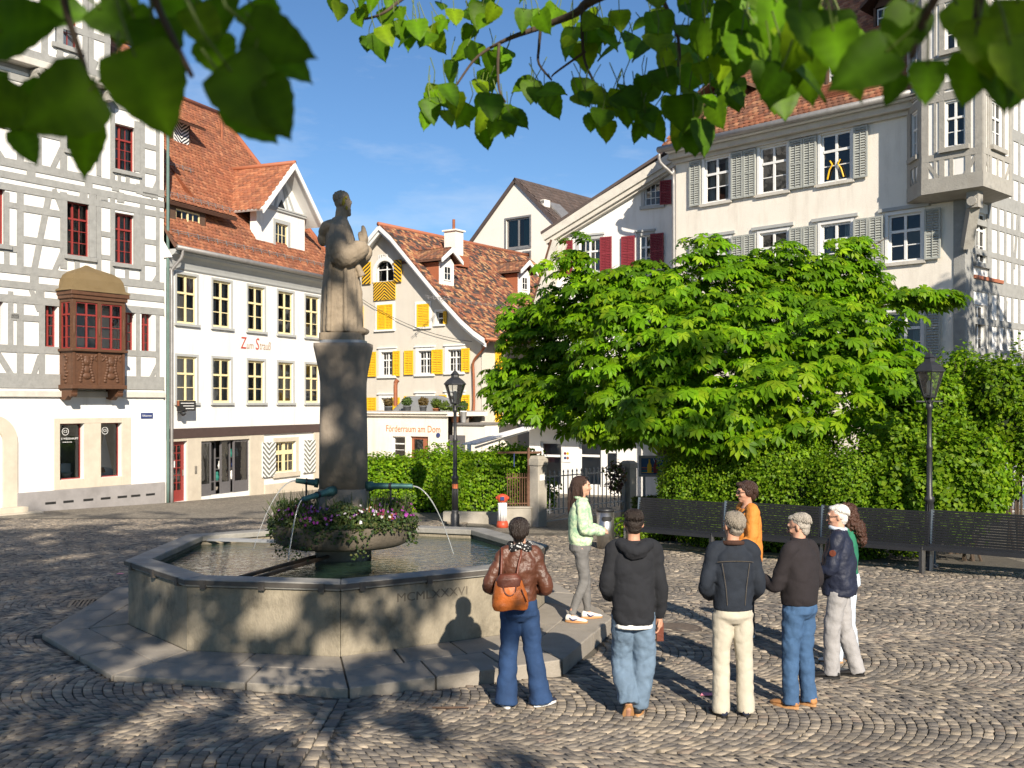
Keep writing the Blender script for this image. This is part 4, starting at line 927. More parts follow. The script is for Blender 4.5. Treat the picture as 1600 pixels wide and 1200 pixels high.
# shop front, its right half set back behind the door
x0, x1, z0, z1 = shopB; X = lambda t: x0 + (x1 - x0) * t
for a, b, yy, sub in ((0, .22, .02, 1), (.24, .44, .30, 1), (.46, .66, .12, 1), (.68, 1.0, .02, 1)):
    f = MB(); xa, xb = X(a), X(b); f.box(xa, xa + .06, yy, yy + .06, z0, z1).box(xb - .06, xb, yy, yy + .06, z0, z1).box(xa + .06, xb - .06, yy + .002, yy + .06, z1 - .08, z1).box(xa + .06, xb - .06, yy + .002, yy + .06, z0, z0 + (.42 if a != .24 else .12))
    fo = f.build('shop_window' if a != .24 else 'shop_door', 'shopframe', eB); MB().quad((xa + .06, yy + .03, z0 + .1), (xb - .06, yy + .03, z0 + .1), (xb - .06, yy + .03, z1 - .08), (xa + .06, yy + .03, z1 - .08)).build('pane', 'window_glass', fo)
MB().box(x0, x1, .32, .36, z0 + .42, z0 + .46).box(X(.46), x1, .30, .60, z0 + .85, z0 + .87).box(X(.46), x1, .30, .60, z0 + 1.25, z0 + 1.27).build('display_shelf', 'shopframe', eB)
for t, zz, m_ in ((.1, .46, 'red_paint'), (.52, .46, 'curtain_green'), (.58, .87, 'white_plain'), (.75, .46, 'red_paint'), (.82, .46, 'white_plain'), (.88, .46, 'red_paint'), (.76, .87, 'orange_tin'), (.86, .87, 'blue_enamel'), (.7, 1.27, 'yellow_paint'), (.8, 1.27, 'curtain_green'), (.92, 1.27, 'white_plain')):
    MB().lathe([(.05, z0 + zz), (.085, z0 + zz + .1), (.05, z0 + zz + .2), (.06, z0 + zz + .26), (.01, z0 + zz + .36)], X(t), .42, 9).build('display_figure', m_, eB)
# painted name
zt_ = zB(398, 539)
text('um', .40, wallmat(xB(390.5, 540), -.006, zt_ - .04), 'brown_text', eB, 'painted_name', .002, sx=.85, shear=.12); text('trauß', .44, wallmat(xB(414, 540), -.006, zt_ - .02), 'brown_text', eB, 'painted_name', .002, sx=.74, shear=.12)
text('Z', .62, wallmat(xB(380, 539), -.012, zt_ + .02), 'red_text', eB, 'painted_initial', .002, sx=.85, shear=.1); text('S', .62, wallmat(xB(401.5, 539), -.012, zt_ + .02), 'red_text', eB, 'painted_initial', .002, sx=.85, shear=.1)
# bus-style direction sign and lamp at the corner
sgn = MB().box(.05, .95, -.42, -.38, zB(268, 642), zB(268, 626)).build('direction_sign', 'black_plain', eB); MB().box(.05, .12, -.424, -.376, zB(268, 634), zB(268, 626)).build('sign_band', 'orange_tin', sgn)
for k in range(3): MB().box(.2 + .12 * k, .85, -.424, -.418, zB(268, 630 + 4.2 * k) - .012, zB(268, 630 + 4.2 * k) + .012).build('sign_line', 'white_plain', sgn)
MB().tube([(.5, -.4, zB(268, 642)), (.5, -.05, zB(268, 645))], .02, 6).lathe([(.03, zB(268, 650)), (.10, zB(268, 647)), (.10, zB(268, 645))], .45, -.3, 12).build('sign_bracket', 'iron', eB)
# cove cornice and gutter
f = MB(); zc = zB(300, 418)
pr = [(-.02, zeB - .62), (-.05, zeB - .58), (-.06, zeB - .5), (-.10, zeB - .36), (-.20, zeB - .24), (-.34, zeB - .17), (-.36, zeB - .12), (-.40, zeB - .10), (-.40, zeB - .02), (.02, zeB - .02), (.02, zeB - .62)]
f.add([(0, y_, z_) for y_, z_ in pr] + [(BL + .2, y_, z_) for y_, z_ in pr], [tuple(range(11))[::-1], tuple(range(11, 22))] + [(i, (i + 1) % 11, 11 + (i + 1) % 11, 11 + i) for i in range(11)]); f.build('cornice', 'trim_grey', eB)
MB().tube([(-.02, -.46, zeB + .02), (BL + .3, -.46, zeB + .02)], .085, 10).build('gutter', 'gutter', eB, True)
pipe(eB, [(.25, -.46, zeB), (.25, -.4, zeB - .3), (.14, -.12, zeB - .7), (.12, -.11, zeB - 1.2), (.12, -.11, 2.5), (.12, -.11, -.3)], .055, 'gutter')
# main roof with a hip at the far end
E0 = (-.05, -.46, zeB + .06); DR = 4.6; xr, zr = B.loc(343, 179, DR)
roof_poly(eB, [(-.05, -.46, zeB + .06), (BL + .35, -.46, zeB + .06), (xr, DR, zr), (-.05, DR, zr)])
roof_poly(eB, [(BL + .35, -.46, zeB + .06), (BL + .35, 9.6, zeB + .06), (xr, DR, zr)])
roof_poly(eB, [(BL + .35, 9.6, zeB + .06), (-.05, 9.6, zeB + .06), (-.05, DR, zr), (xr, DR, zr)])
lv = math.hypot(DR + .46, zr - zeB); 
tiles(eB, 'roof_tiles', E0, (BL + .4, 0, 0), (0, DR + .46, zr - zeB - .06), PAL_ORANGE, inside=lambda u, v: u < (BL + .4) + (xr - BL - .35) * v / lv)
MB().tube([(-.05, DR, zr + .04), (xr, DR, zr + .04)], .11, 8).tube([(xr, DR, zr + .04), (BL + .35, -.46, zeB + .1)], .1, 8).build('ridge_tiles', 'orange_tin', eB, True)
MB().add([(-.06, -.3, zeB - .3), (-.06, 8, zeB - .3), (-.06, DR, zr + .02)], [(0, 1, 2)]).build('gable_wall', 'render_white', eB)
def snow_guard(e, x0, x1, yy, zz, dy, dz, n_):
    f = MB(); f.tube([(x0, yy, zz + .14), (x1, yy, zz + .14)], .012, 5).tube([(x0, yy - .02, zz + .07), (x1, yy - .02, zz + .07)], .012, 5)
    for k in range(n_): x = x0 + (x1 - x0) * (k + .5) / n_; f.bar((x, yy, zz + .18), (x, yy - .06, zz - .02), .025, .012)
    return f.build('snow_guard', 'gutter', e)
sl_b = (zr - zeB) / (DR + .46)
snow_guard(eB, .1, BL, -.15, zeB + .06 + .31 * sl_b, 0, 0, 20); snow_guard(eB, .3, 3.6, 1.9, zeB + .06 + 2.36 * sl_b, 0, 0, 8)
# shed dormer on the left
d0 = .28; s0, s1_, t0_, t1_ = B.rect(275, 330, 313, 368, d0)
dd = MB(); zf = zeB + .06 + (d0 + .46) * sl_b
wall(eB, 'dormer_front', s0 - .35, s1_ + .3, zf, t1_ + .15, [(s0, s1_, t0_, t1_)], 'wood_brown', y=d0, reveal=.12)
window(eB, (s0, s1_, t0_, t1_), 'yellow_paint', 4, (.5, .5), y=d0 + .03, fw=.05, mid=.06, curtain=None, name='dormer_window')
yq = d0 + (t1_ + .2 - zf) / sl_b + 1.3
MB().hexa([(s0 - .35, d0, zf), (s0 - .30, d0, zf), (s0 - .30, yq, zf + (yq - d0) * sl_b), (s0 - .35, yq, zf + (yq - d0) * sl_b), (s0 - .35, d0, t1_ + .15), (s0 - .3, d0, t1_ + .15), (s0 - .3, yq, t1_ + .5), (s0 - .35, yq, t1_ + .5)]).hexa([(s1_ + .25, d0, zf), (s1_ + .30, d0, zf), (s1_ + .30, yq, zf + (yq - d0) * sl_b), (s1_ + .25, yq, zf + (yq - d0) * sl_b), (s1_ + .25, d0, t1_ + .15), (s1_ + .3, d0, t1_ + .15), (s1_ + .3, yq, t1_ + .5), (s1_ + .25, yq, t1_ + .5)]).build('dormer_cheek', 'orange_tin', eB)
P0 = Vector((s0 - .6, d0 - .22, t1_ + .16)); Vv = Vector((0, 3.4, 3.4 * .62)); Uu = Vector((s1_ - s0 + 2.4, 0, 0))
roof_poly(eB, [P0, P0 + Uu, P0 + Uu + Vv, P0 + Vv], 'roof_deck', 'dormer_deck', .14); tiles(eB, 'dormer_tiles', P0 + Vector((0, 0, .03)), Uu, Vv, PAL_ORANGE); snow_guard(eB, P0.x + .1, P0.x + Uu.x, P0.y + .25, P0.z + .2, 0, 0, 9)
# upper hatch dormer with the zebra shutter
d1 = 2.9; h0 = B.rect(271, 192, 294, 226, d1); zf = zeB + .06 + (d1 + .46) * sl_b
MB().box(h0[0] - .12, h0[1] + .12, d1, d1 + .04, h0[2] - .5, h0[3] + .1).build('hatch_front', 'wood_brown', eB); board_shutter(eB, *h0, 'white_plain', 'stripe_black', y=d1 + .008, n_=6)
MB().box(h0[0] - .12, h0[0] - .07, d1 + .04, d1 + 1.6, h0[2] - .4, h0[3] + .1).box(h0[1] + .07, h0[1] + .12, d1 + .04, d1 + 1.6, h0[2] - .4, h0[3] + .1).build('hatch_cheek', 'orange_tin', eB)
P0 = Vector((h0[0] - .45, d1 - .5, h0[3] - .08)); Vv = Vector((0, 2.4, 1.5)); Uu = Vector((h0[1] - h0[0] + .9, 0, 0)); roof_poly(eB, [P0, P0 + Uu, P0 + Uu + Vv, P0 + Vv], 'roof_deck', 'hatch_deck', .1); tiles(eB, 'hatch_tiles', P0 + Vector((0, 0, .02)), Uu, Vv, PAL_ORANGE)
x, z = B.loc(347, 200, 3.6); MB().tube([(x, 3.6, z - .5), (x, 3.6, z + .25)], .06, 8).build('vent_pipe', 'copper', eB)
# gabled cross dormer
d2 = .25; gx0, gz0 = B.loc(401, 392, d2); gx1 = xB(476, 405, d2); zg = zB(404, 322, d2); xap, zap = B.loc(453, 263, d2); xap = (gx0 + gx1) / 2
zf = zeB + .06 + (d2 + .46) * sl_b - .1; gw = B.rect(425, 350, 455, 398, d2); gw = (xap - .42, xap + .42, gw[2] + .0, gw[3]); zw = zg + .10
wall(eB, 'dormer_wall', gx0, gx1, zf, zw, [gw], 'render_white', y=d2, reveal=.15)
window(eB, gw, 'yellow_paint', 3, (.34, .33, .33), y=d2 + .05, fw=.05, cross=False, name='dormer_window', curtain='curtain'); surround(eB, gw, .14, 'trim_grey', d2, .03, .08)
MB().box(gx0 - .06, gx1 + .06, d2 - .10, d2 + .02, zw, zw + .06).box(gx0 - .04, gx1 + .04, d2 - .07, d2 + .02, zw - .08, zw - .002).build('dormer_cornice', 'trim_grey', eB)
MB().prism([(gx0, zw + .06), (gx1, zw + .06), (xap, zap - .1)], d2 + .02, d2 + .06).build('dormer_gable', 'render_white', eB)
for t in (-.52, -.26, .26, .52): MB().strip(xap + t * 1.6, zw + .06, xap + t * .1, zap - .5, .11, d2 - .01, d2 + .02).build('gable_strut', 'trim_grey', eB)
MB().prism([(xap - .22, zw + .07), (xap + .22, zw + .07), (xap, zw + .40)], d2 - .02, d2 + .018).build('gable_vent', 'black_plain', eB)
ov = .48; he = (gx1 - gx0) / 2 + ov; zl = zap - (zap - zg) * he / ((gx1 - gx0) / 2 + .25); yf = d2 - .62; yb_ = d2 + 4.2
for s_ in (-1, 1):
    pk = Vector((xap, yf, zap)); ev = Vector((xap + s_ * he, yf, zl)); pb = Vector((xap, yb_, zap)); eb = Vector((xap + s_ * he, yb_ - 1.2, zl))
    roof_poly(eB, [ev, pk, pb, eb], 'trim_white', 'dormer_soffit', .09)
    if s_ < 0: tiles(eB, 'dormer_tiles', ev, Vector((0, yb_ - yf, 0)), pk - ev, PAL_ORANGE, w=.19)
    else: tiles(eB, 'dormer_tiles', ev, Vector((0, yb_ - yf, 0)), pk - ev, PAL_ORANGE, w=.19)
    MB().add([ev + Vector((0, -.03, .03)), pk + Vector((0, -.03, .05)), pk + Vector((0, -.03, -.20)), ev + Vector((-s_ * .05, -.03, -.17)), ev + Vector((0, .02, .03)), pk + Vector((0, .02, .05)), pk + Vector((0, .02, -.20)), ev + Vector((-s_ * .05, .02, -.17))], [(0, 1, 2, 3), (4, 7, 6, 5), (0, 4, 5, 1), (3, 2, 6, 7), (0, 3, 7, 4), (1, 5, 6, 2)]).build('bargeboard', 'trim_white', eB)
MB().tube([(xap, yf - .02, zap + .05), (xap, yb_, zap + .05)], .09, 8).build('dormer_ridge', 'orange_tin', eB, True)
sw = (.35, .80, zB(385, 383, 1), zB(385, 352, 1))
so_ = wall(eB, 'dormer_side', 0, 3.2, zf - .2, zw + .1, [(.3, .85, zf + .45, zf + 1.35)], 'render_white', reveal=.12); so_.matrix_local = Matrix.Translation((gx0, d2, 0)) @ Matrix.Rotation(R(90), 4, 'Z') @ Matrix.Diagonal((1, -1, 1, 1)) @ Matrix.Diagonal((1, -1, 1, 1)); so_.matrix_local = Matrix.Translation((gx0, d2 + 3.2, 0)) @ Matrix.Rotation(R(-90), 4, 'Z')
so_.data.transform(Matrix.Translation((3.2, 0, 0)) @ Matrix.Diagonal((-1, 1, 1, 1)))
wo = window(eB, (3.2 - .85, 3.2 - .3, zf + .45, zf + 1.35), 'yellow_paint', 2, (.5, .5), y=.04, fw=.05, cross=False, name='dormer_window'); wo.matrix_local = so_.matrix_local.copy()
MB().quad((gx1, d2, zf - .3), (gx1, d2 + 3.2, zf - .3), (gx1, d2 + 3.2, zw + .1), (gx1, d2, zw + .1)).build('dormer_side', 'render_white', eB)
# ------------------------------------------------------------------ C: beige gable house with yellow shutters
def base_at(px, Y):
    X = (px - 800) / FPX * Y; return Vector((X, Y, gz(X, Y)))
C_ = House('beige_gable_house', base_at(752, 44), -1490, 'beige gabled house with yellow shutters and mottled brown tiled roof', -1)
eC = C_.e; xC = lambda px, py=560, d=0: C_.loc(px, py, d)[0]; zC = lambda px, py, d=0: C_.loc(px, py, d)[1]
OV = .55
edge = [C_.loc(p, q, -OV) for p, q in ((592, 351), (610, 368), (650, 417), (690, 465), (720, 498), (740, 516), (757, 528))]
xa, za = edge[0]; CL = 2 * xa
edgeL = [(2 * xa - x, z) for x, z in edge]
arch = C_.rect(587, 407, 616, 440); w1 = C_.rect(590, 476, 614, 515); w2 = C_.rect(652, 475, 671, 511); w3 = C_.rect(682, 487, 693, 507)
r2 = [C_.rect(596, 550, 615, 587), C_.rect(654, 548, 675, 584), C_.rect(700, 546, 722, 581)]; r3 = [C_.rect(596, 622, 615, 656), C_.rect(654, 620, 675, 655), C_.rect(700, 618, 722, 653)]
e0, e1 = edge[1], edge[5]; nx, nz_ = (e0[1] - e1[1]), (e1[0] - e0[0])
clips = [((e0[0], e0[1] - .12), (nx, nz_)), ((2 * xa - e0[0], e0[1] - .12), (-nx, nz_))]
wall(eC, 'wall', CL, 0, -.5, za, [arch] + r2 + r3 + [w3], 'render_beige', reveal=.22, clips=clips)
shell(eC, CL, 0, .02, 12, -.5, edge[5][1] - .2, 'render_beige'); room(eC, CL + .5, -.1, 0, edge[5][1], [r2[0][2] - .6, r2[0][3] + .5], 1.5)
MB().quad((xa - 2.5, 1.2, r2[0][3] + .4), (xa + 2.5, 1.2, r2[0][3] + .4), (xa + 1.2, 1.2, za - 1.2), (xa - 1.2, 1.2, za - 1.2)).build('room_back', 'interior', eC)
for r in r2 + r3: window(eC, r, 'trim_white', 4, (.33, .33, .34), y=.10, fw=.05, cross=True, mid=.06); surround(eC, r, .16, 'trim_white', proud=.03, sill=.08, head=.06)
window(eC, w3, 'trim_white', 1, (.5, .5), y=.1, fw=.04); surround(eC, w3, .10, 'trim_white', sill=.05)
for a, b, r in ((575, 589, r2[0]), (615.5, 626, r2[0]), (633, 647, r2[1]), (676, 693, r2[1]), (722.5, 735, r2[2]), (575, 589, r3[0]), (615.5, 626, r3[0]), (633, 647, r3[1]), (676, 693, r3[1]), (722.5, 735, r3[2]), (688, 699, r3[2])):
    shutter(eC, xC(a, 566), xC(b, 566), r[2] - .03, r[3] + .03, 'shutter_yellow', y=-.04, louvre=.075)
for r in (w1, w2):
    surround(eC, r, .12, 'trim_white', proud=.03, sill=.06); xm_ = (r[0] + r[1]) / 2
    if r is w1: shutter(eC, r[0], xm_ - .005, r[2], r[3], 'shutter_yellow', y=.0, louvre=.07); shutter(eC, xm_ + .005, r[1], r[2], r[3], 'shutter_yellow', y=.0, louvre=.07)
    else: shutter(eC, r[0], r[1], r[2], r[3], 'shutter_yellow', y=.0, louvre=.07)
q = C_.rect(694, 489, 699, 504); shutter(eC, q[0], q[1], w3[2], w3[3], 'shutter_yellow', y=-.03, louvre=.07)
q = C_.rect(558, 482, 569, 517); shutter(eC, q[0], q[1], w1[2], w1[3], 'shutter_yellow', y=-.03, louvre=.07)
# round-headed hoist door, striped shutters
f = MB(); xm_, rr_ = (arch[0] + arch[1]) / 2, (arch[1] - arch[0]) / 2; zc = arch[3] - rr_
for k in range(14):
    t0, t1 = math.pi * k / 14, math.pi * (k + 1) / 14
    q = [(xm_ + a * math.cos(t), zc + a * math.sin(t)) for a, t in ((rr_ * .98, t0), (rr_ + .16, t0), (rr_ + .16, t1), (rr_ * .98, t1))]; f.hexa([(x, -.05, z) for x, z in q] + [(x, .03, z) for x, z in q])
f.box(arch[0] - .16, arch[0], -.05, .03, arch[2], zc).box(arch[1], arch[1] + .16, -.05, .03, arch[2], zc); f.build('arch_surround', 'trim_white', eC)
for s_ in (-1, 1):
    MB().prism([(xm_ + s_ * rr_, arch[3]), (xm_ + s_ * rr_, zc)] + [(xm_ + s_ * rr_ * math.cos(t), zc + rr_ * math.sin(t)) for t in np.linspace(0, 1.4, 7)] + [(xm_ + s_ * .02, arch[3])], .001, .02).build('arch_spandrel', 'render_beige', eC)
window(eC, (arch[0], arch[1], arch[2], arch[3]), 'trim_white', 2, (.4, .6), y=.16, fw=.05, name='hoist_door')
q = C_.rect(568, 410, 581, 444); board_shutter(eC, *q, 'shutter_yellow', 'stripe_black', y=-.05, kind='diag', n_=6, flip=1)
q = C_.rect(617.5, 406, 629, 441); board_shutter(eC, *q, 'shutter_yellow', 'stripe_black', y=-.05, kind='diag', n_=6, flip=-1)
q = C_.rect(585, 440, 619, 469); board_shutter(eC, *q, 'shutter_yellow', 'stripe_black', y=-.02, n_=6, flip=-1)
q = C_.rect(592, 398, 606, 406); text('1571', .26, wallmat((q[0] + q[1]) / 2, -.045, (q[2] + q[3]) / 2), 'stripe_grey', MB().box(*q[:2], -.04, .0, *q[2:]).build('date_stone', 'trim_white', eC), 'date_lettering', .002)
# roof in strips that follow the bell-cast curve
DEP = 12.6
for s_, ed in ((1, edge), (-1, edgeL)):
    f = MB()
    for i in range(len(ed) - 1):
        (xA_, zA_), (xB_, zB_) = ed[i], ed[i + 1]
        roof_poly(eC, [(xB_, -OV, zB_), (xA_, -OV, zA_), (xA_, DEP, zA_), (xB_, DEP, zB_)], 'roof_deck', 'roof_deck', .08)
        if s_ > 0: tiles(eC, 'roof_tiles', (xB_, -OV, zB_), (0, DEP + OV, 0), (xA_ - xB_, 0, zA_ - zB_), PAL_MIX, w=.185, ex=.16, probs=[.22, .14, .18, .22, .12, .12], th=.018)
        for d, yy, tk in ((.0, -OV - .03, .22), (.20, -OV + .06, .16)):
            f.hexa([(xB_, yy, zB_ - d - .02), (xA_, yy, zA_ - d - .02), (xA_, yy, zA_ - d - tk - .02), (xB_, yy, zB_ - d - tk - .02), (xB_, yy + .07, zB_ - d - .02), (xA_, yy + .07, zA_ - d - .02), (xA_, yy + .07, zA_ - d - tk - .02), (xB_, yy + .07, zB_ - d - tk - .02)])
        f.quad((xB_, -OV, zB_ - .14), (xA_, -OV, zA_ - .14), (xA_, .0, zA_ - .14), (xB_, .0, zB_ - .14))
    f.build('bargeboard', 'trim_white', eC)
MB().tube([(xa, -OV - .05, za + .03), (xa, DEP, za + .03)], .1, 8).build('ridge_tiles', 'tile' if 0 else 'orange_tin', eC, True)
MB().tube([(xa, DEP, za + .04), (edge[6][0], DEP, edge[6][1] + .04)], .12, 8).build('verge_tiles', 'orange_tin', eC, True)
MB().tube([(edge[6][0] + .05, -OV, edge[6][1] - .05), (edge[6][0] + .05, DEP, edge[6][1] - .05)], .08, 8).build('gutter', 'copper', eC, True)
pipe(eC, [(edge[6][0] + .05, -.35, edge[6][1] - .1), (.2, -.2, edge[6][1] - .5), (-.32, -.12, edge[6][1] - .95), (-.34, -.10, edge[6][1] - 1.5), (-.34, -.10, r3[0][2] + .35), (-.6, -.25, r3[0][2] + .1)], .055, 'copper')
def hit_slope(H, px, py, p, q):
    """point of a sight line on the roof strip through local edge points p, q that runs along local y"""
    c = Vector((0, 0, CAMZ)); d = Vector(((px - 800) / FPX, 1, (YH - py) / FPX)); c2 = c - H.o
    lc = Vector((c2.dot(H.ax), c2.dot(H.into), c2.z)); ld = Vector((d.dot(H.ax), d.dot(H.into), d.z))
    n_ = Vector((q[1] - p[1], 0, p[0] - q[0])); t = (Vector((p[0], 0, p[1])) - lc).dot(n_) / ld.dot(n_); return lc + ld * t
P = hit_slope(C_, 709, 405, edge[1], edge[3])
MB().box(P.x - .34, P.x + .34, P.y - .3, P.y + .3, P.z - .6, P.z + 1.3).box(P.x - .42, P.x + .42, P.y - .38, P.y + .38, P.z + 1.3, P.z + 1.37).build('chimney', 'render_cream', eC); MB().tube([(P.x, P.y, P.z + 1.36), (P.x, P.y, P.z + 1.9)], .07, 8).build('chimney_pipe', 'copper', eC)
MB().box(P.x - .45, P.x + .6, P.y - .42, P.y + .42, P.z - .4, P.z + .1).build('chimney_flashing', 'orange_tin', eC)
for px, py in ((697, 444), (818, 458)):
    P = hit_slope(C_, px, py, edge[2], edge[4]); hw_ = .50; H_ = .95; xf = P.x + .05
    o = MB().box(-1.9, -.06, -hw_, hw_, -.1, H_).build('dormer', 'orange_tin', eC); MB().box(-.058, 0, -hw_, hw_, -.1, H_).build('dormer_face', 'render_white', o); o.location = (xf, P.y, P.z)
    g_ = MB(); g_.add([(.002, -hw_, H_), (.002, hw_, H_), (.002, 0, H_ + .5)], [(0, 1, 2)]); g_.build('dormer_gable', 'render_white', o)
    for s_ in (-1, 1):
        rf = MB().hexa([(.3, 0, H_ + .58), (-2.6, 0, H_ + .58), (-2.6, s_ * (hw_ + .25), H_ + .02), (.3, s_ * (hw_ + .25), H_ + .02), (.3, 0, H_ + .66), (-2.6, 0, H_ + .66), (-2.6, s_ * (hw_ + .25), H_ + .10), (.3, s_ * (hw_ + .25), H_ + .10)]).build('dormer_roof', 'roof_deck', o)
        MB().hexa([(.30, 0, H_ + .45), (.36, 0, H_ + .45), (.36, s_ * (hw_ + .25), H_ - .06), (.30, s_ * (hw_ + .25), H_ - .06), (.30, 0, H_ + .67), (.36, 0, H_ + .67), (.36, s_ * (hw_ + .26), H_ + .11), (.30, s_ * (hw_ + .26), H_ + .11)]).build('bargeboard', 'trim_white', o)
        a = tiles(o, 'dormer_tiles', (-2.6, s_ * (hw_ + .25), H_ + .11), (2.9, 0, 0), (0, -s_ * (hw_ + .25), .56), PAL_MIX)
    wo = window(eC, (-.26, .26, .15, .8), 'trim_white', 2, (.5, .5), y=-.04, fw=.05, cross=False, name='dormer_window'); wo.matrix_local = Matrix.Translation((xf, P.y, P.z)) @ Matrix.Rotation(R(90), 4, 'Z')
P = hit_slope(C_, 700, 455, edge[2], edge[4]); snow_guard(eC, 0, 9, 0, 0, 0, 0, 24).matrix_local = Matrix.Translation((P.x + .5, P.y - 2.2, P.z - .55)) @ Matrix.Rotation(R(90), 4, 'Z')
# side wall window and wall lantern seen past the drainpipe
shutter(eC, 1.0, 1.5, r2[0][2], r2[0][3], 'shutter_yellow', y=0).matrix_local = Matrix.Rotation(R(90), 4, 'Z'); shutter(eC, 1.0, 1.5, r3[0][2] - .3, r3[0][3], 'shutter_yellow', y=0).matrix_local = Matrix.Rotation(R(90), 4, 'Z')
# flat-roofed shop in front
FD = 2.6
zt = C_.loc(640, 650, -FD)[1]; s0 = xC(560, 690, -FD); s1_ = xC(700, 690, -FD)
shop = [C_.rect(613, 682, 633, 724, -FD), C_.rect(641, 682, 669, 735, -FD)]; zt2 = zC(730, 664, -FD)
wall(eC, 'shop_wall', s0, s1_, -.5, zt, shop, 'render_cream', y=-FD, reveal=.35); MB().quad((s0, -FD + 1.4, -.5), (s1_, -FD + 1.4, -.5), (s1_, -FD + 1.4, zt), (s0, -FD + 1.4, zt)).build('room_back', 'interior', eC)
MB().box(s0, s1_ + .1, -FD - .12, -.01, zt, zt + .10).box(s0, s1_ + .1, -FD - .2, -.01, zt + .101, zt + .17).build('shop_roof', 'render_cream', eC); MB().box(s0, s1_, -FD - .02, -.02, zt + .171, zt + .21).build('roof_gravel', 'plinth_grey', eC)
x2 = xC(751, 690, -FD); MB().box(s1_ + .01, x2, -FD + .3, -.01, -.5, zt2).build('shop_wing', 'render_cream', eC); MB().box(s1_ + .1, x2 + .05, -FD + .2, -.01, zt2, zt2 + .07).build('wing_roof', 'gutter', eC)
q = C_.rect(703, 680, 727, 745, -FD + .3); MB().box(q[0], q[1], -FD + .28, -FD + .3, -.3, q[3]).build('wing_door', 'shopframe', eC)
window(eC, shop[0], 'trim_white', 1, (.25, .25, .5), y=-FD + .1, fw=.05, name='shop_window')
xw = shop[1]; MB().box(xw[0], xw[0] + .12, -FD + .1, -FD + .16, -.4, xw[3]).box(xw[1] - .35, xw[1], -FD + .1, -FD + .16, -.4, xw[3]).box(xw[0] + .12, xw[1] - .35, -FD + .102, -FD + .16, xw[3] - .12, xw[3]).build('shop_door', 'orange_tin', eC)
MB().quad((xw[0] + .12, -FD + .13, -.4), (xw[1] - .35, -FD + .13, -.4), (xw[1] - .35, -FD + .13, xw[3] - .1), (xw[0] + .12, -FD + .13, xw[3] - .1)).build('pane', 'window_glass', eC)
text('Förderraum am Dom', .40, wallmat(xC(645, 671, -FD), -FD - .008, zC(645, 670.5, -FD)), 'orange_text', eC, 'shop_lettering', .002, sx=.86)
x, z = C_.loc(685, 680, -FD); MB().tube([(x, -FD - .03, z), (x, -FD, z)], .1, 14).build('house_number', 'blue_enamel', eC)

# potted plants along the terrace edge
def pot_plant(px, py_bot, py_rim, py_top, wpx, pm, leafc, label, dep, taper=.75):
    x, z = C_.loc(px, py_bot, dep); P = C_.o + C_.ax * x + C_.into * dep; Y = P.y; k = Y / FPX
    r_ = wpx / 2 * k; hz = (py_bot - py_rim) * k; fh = (py_rim - py_top) * k
    e = empty('potted_plant', (P.x, P.y, C_.o.z + z), random.uniform(0, 6), label, 'potted plant', 'potted plants on the shop roof')
    MB().lathe([(r_ * taper * .6, 0), (r_ * taper, 0), (r_ * .97, hz * .9), (r_ * 1.05, hz * .9), (r_ * 1.05, hz), (r_ * .9, hz), (r_ * .85, hz * .92)], 0, 0, 18).build('pot', pm, e, True)
    N_ = 420; v = RNG.normal(size=(N_, 3)); v /= np.linalg.norm(v, axis=1, keepdims=True); rad = RNG.uniform(.55, 1.0, N_)[:, None]
    Pp = v * rad * [r_ * 1.25, r_ * 1.25, fh * .55] + [0, 0, hz + fh * .48]
    V, F, T = scatter(diam, diamf, Pp, frames(v + RNG.normal(0, .5, v.shape)), RNG.uniform(.06, .11, N_), np.array(leafc) * RNG.uniform(.6, 1.3, (N_, 1))); link('foliage', fastmesh('foliage', V, F, 'plant', T), e)
G1, G2, G3 = (.07, .12, .025), (.10, .15, .02), (.13, .09, .03)
for q in ((607, 648, 635, 622, 13, 'pot_grey', G3, 'tapered dark grey pot with reddish shrub, leftmost on the flat shop roof'), (636, 647, 634, 621, 13, 'pot_grey', G1, 'tapered dark grey pot with round green shrub, second from left on shop roof'), (661, 647, 634, 621, 12, 'pot_grey', G3, 'tapered dark grey pot with wispy shrub in front of the shop-roof window'), (682, 646, 638, 623, 13, 'terracotta', G2, 'small terracotta pot with bright round bush on the shop roof'), (695, 646, 642, 627, 13, 'white_plain', G2, 'low white pot with full green bush between two terracotta pots'), (711, 660, 647, 632, 16, 'terracotta', G2, 'large terracotta pot with bush standing lower behind the lamp'), (724, 660, 642, 627, 11, 'white_plain', G1, 'tall white pot with clipped dark green ball at the right roof end')):
    pot_plant(*q, dep=-FD + (.25 if q[1] < 650 else .6))
x, z = C_.loc(618, 645, -1.6); P = C_.o + C_.ax * x - C_.into * 1.6
eg = empty('covered_grill', (P.x, P.y, C_.o.z + z), 0, 'low dark cover with small flue pipe behind the roof pots', 'grill'); MB().prism([(-.2, 0), (3.0, 0), (2.7, .5), (2.0, .75), (.5, .72)], -.4, .4).build('cover', 'pot_grey', eg, bevel=.08); MB().tube([(0, 0, .3), (0, 0, 1.25)], .09, 10).tube([(0, 0, 1.25), (.02, 0, 1.34), (.10, 0, 1.44)], .1, 10).build('flue', 'copper', eg)

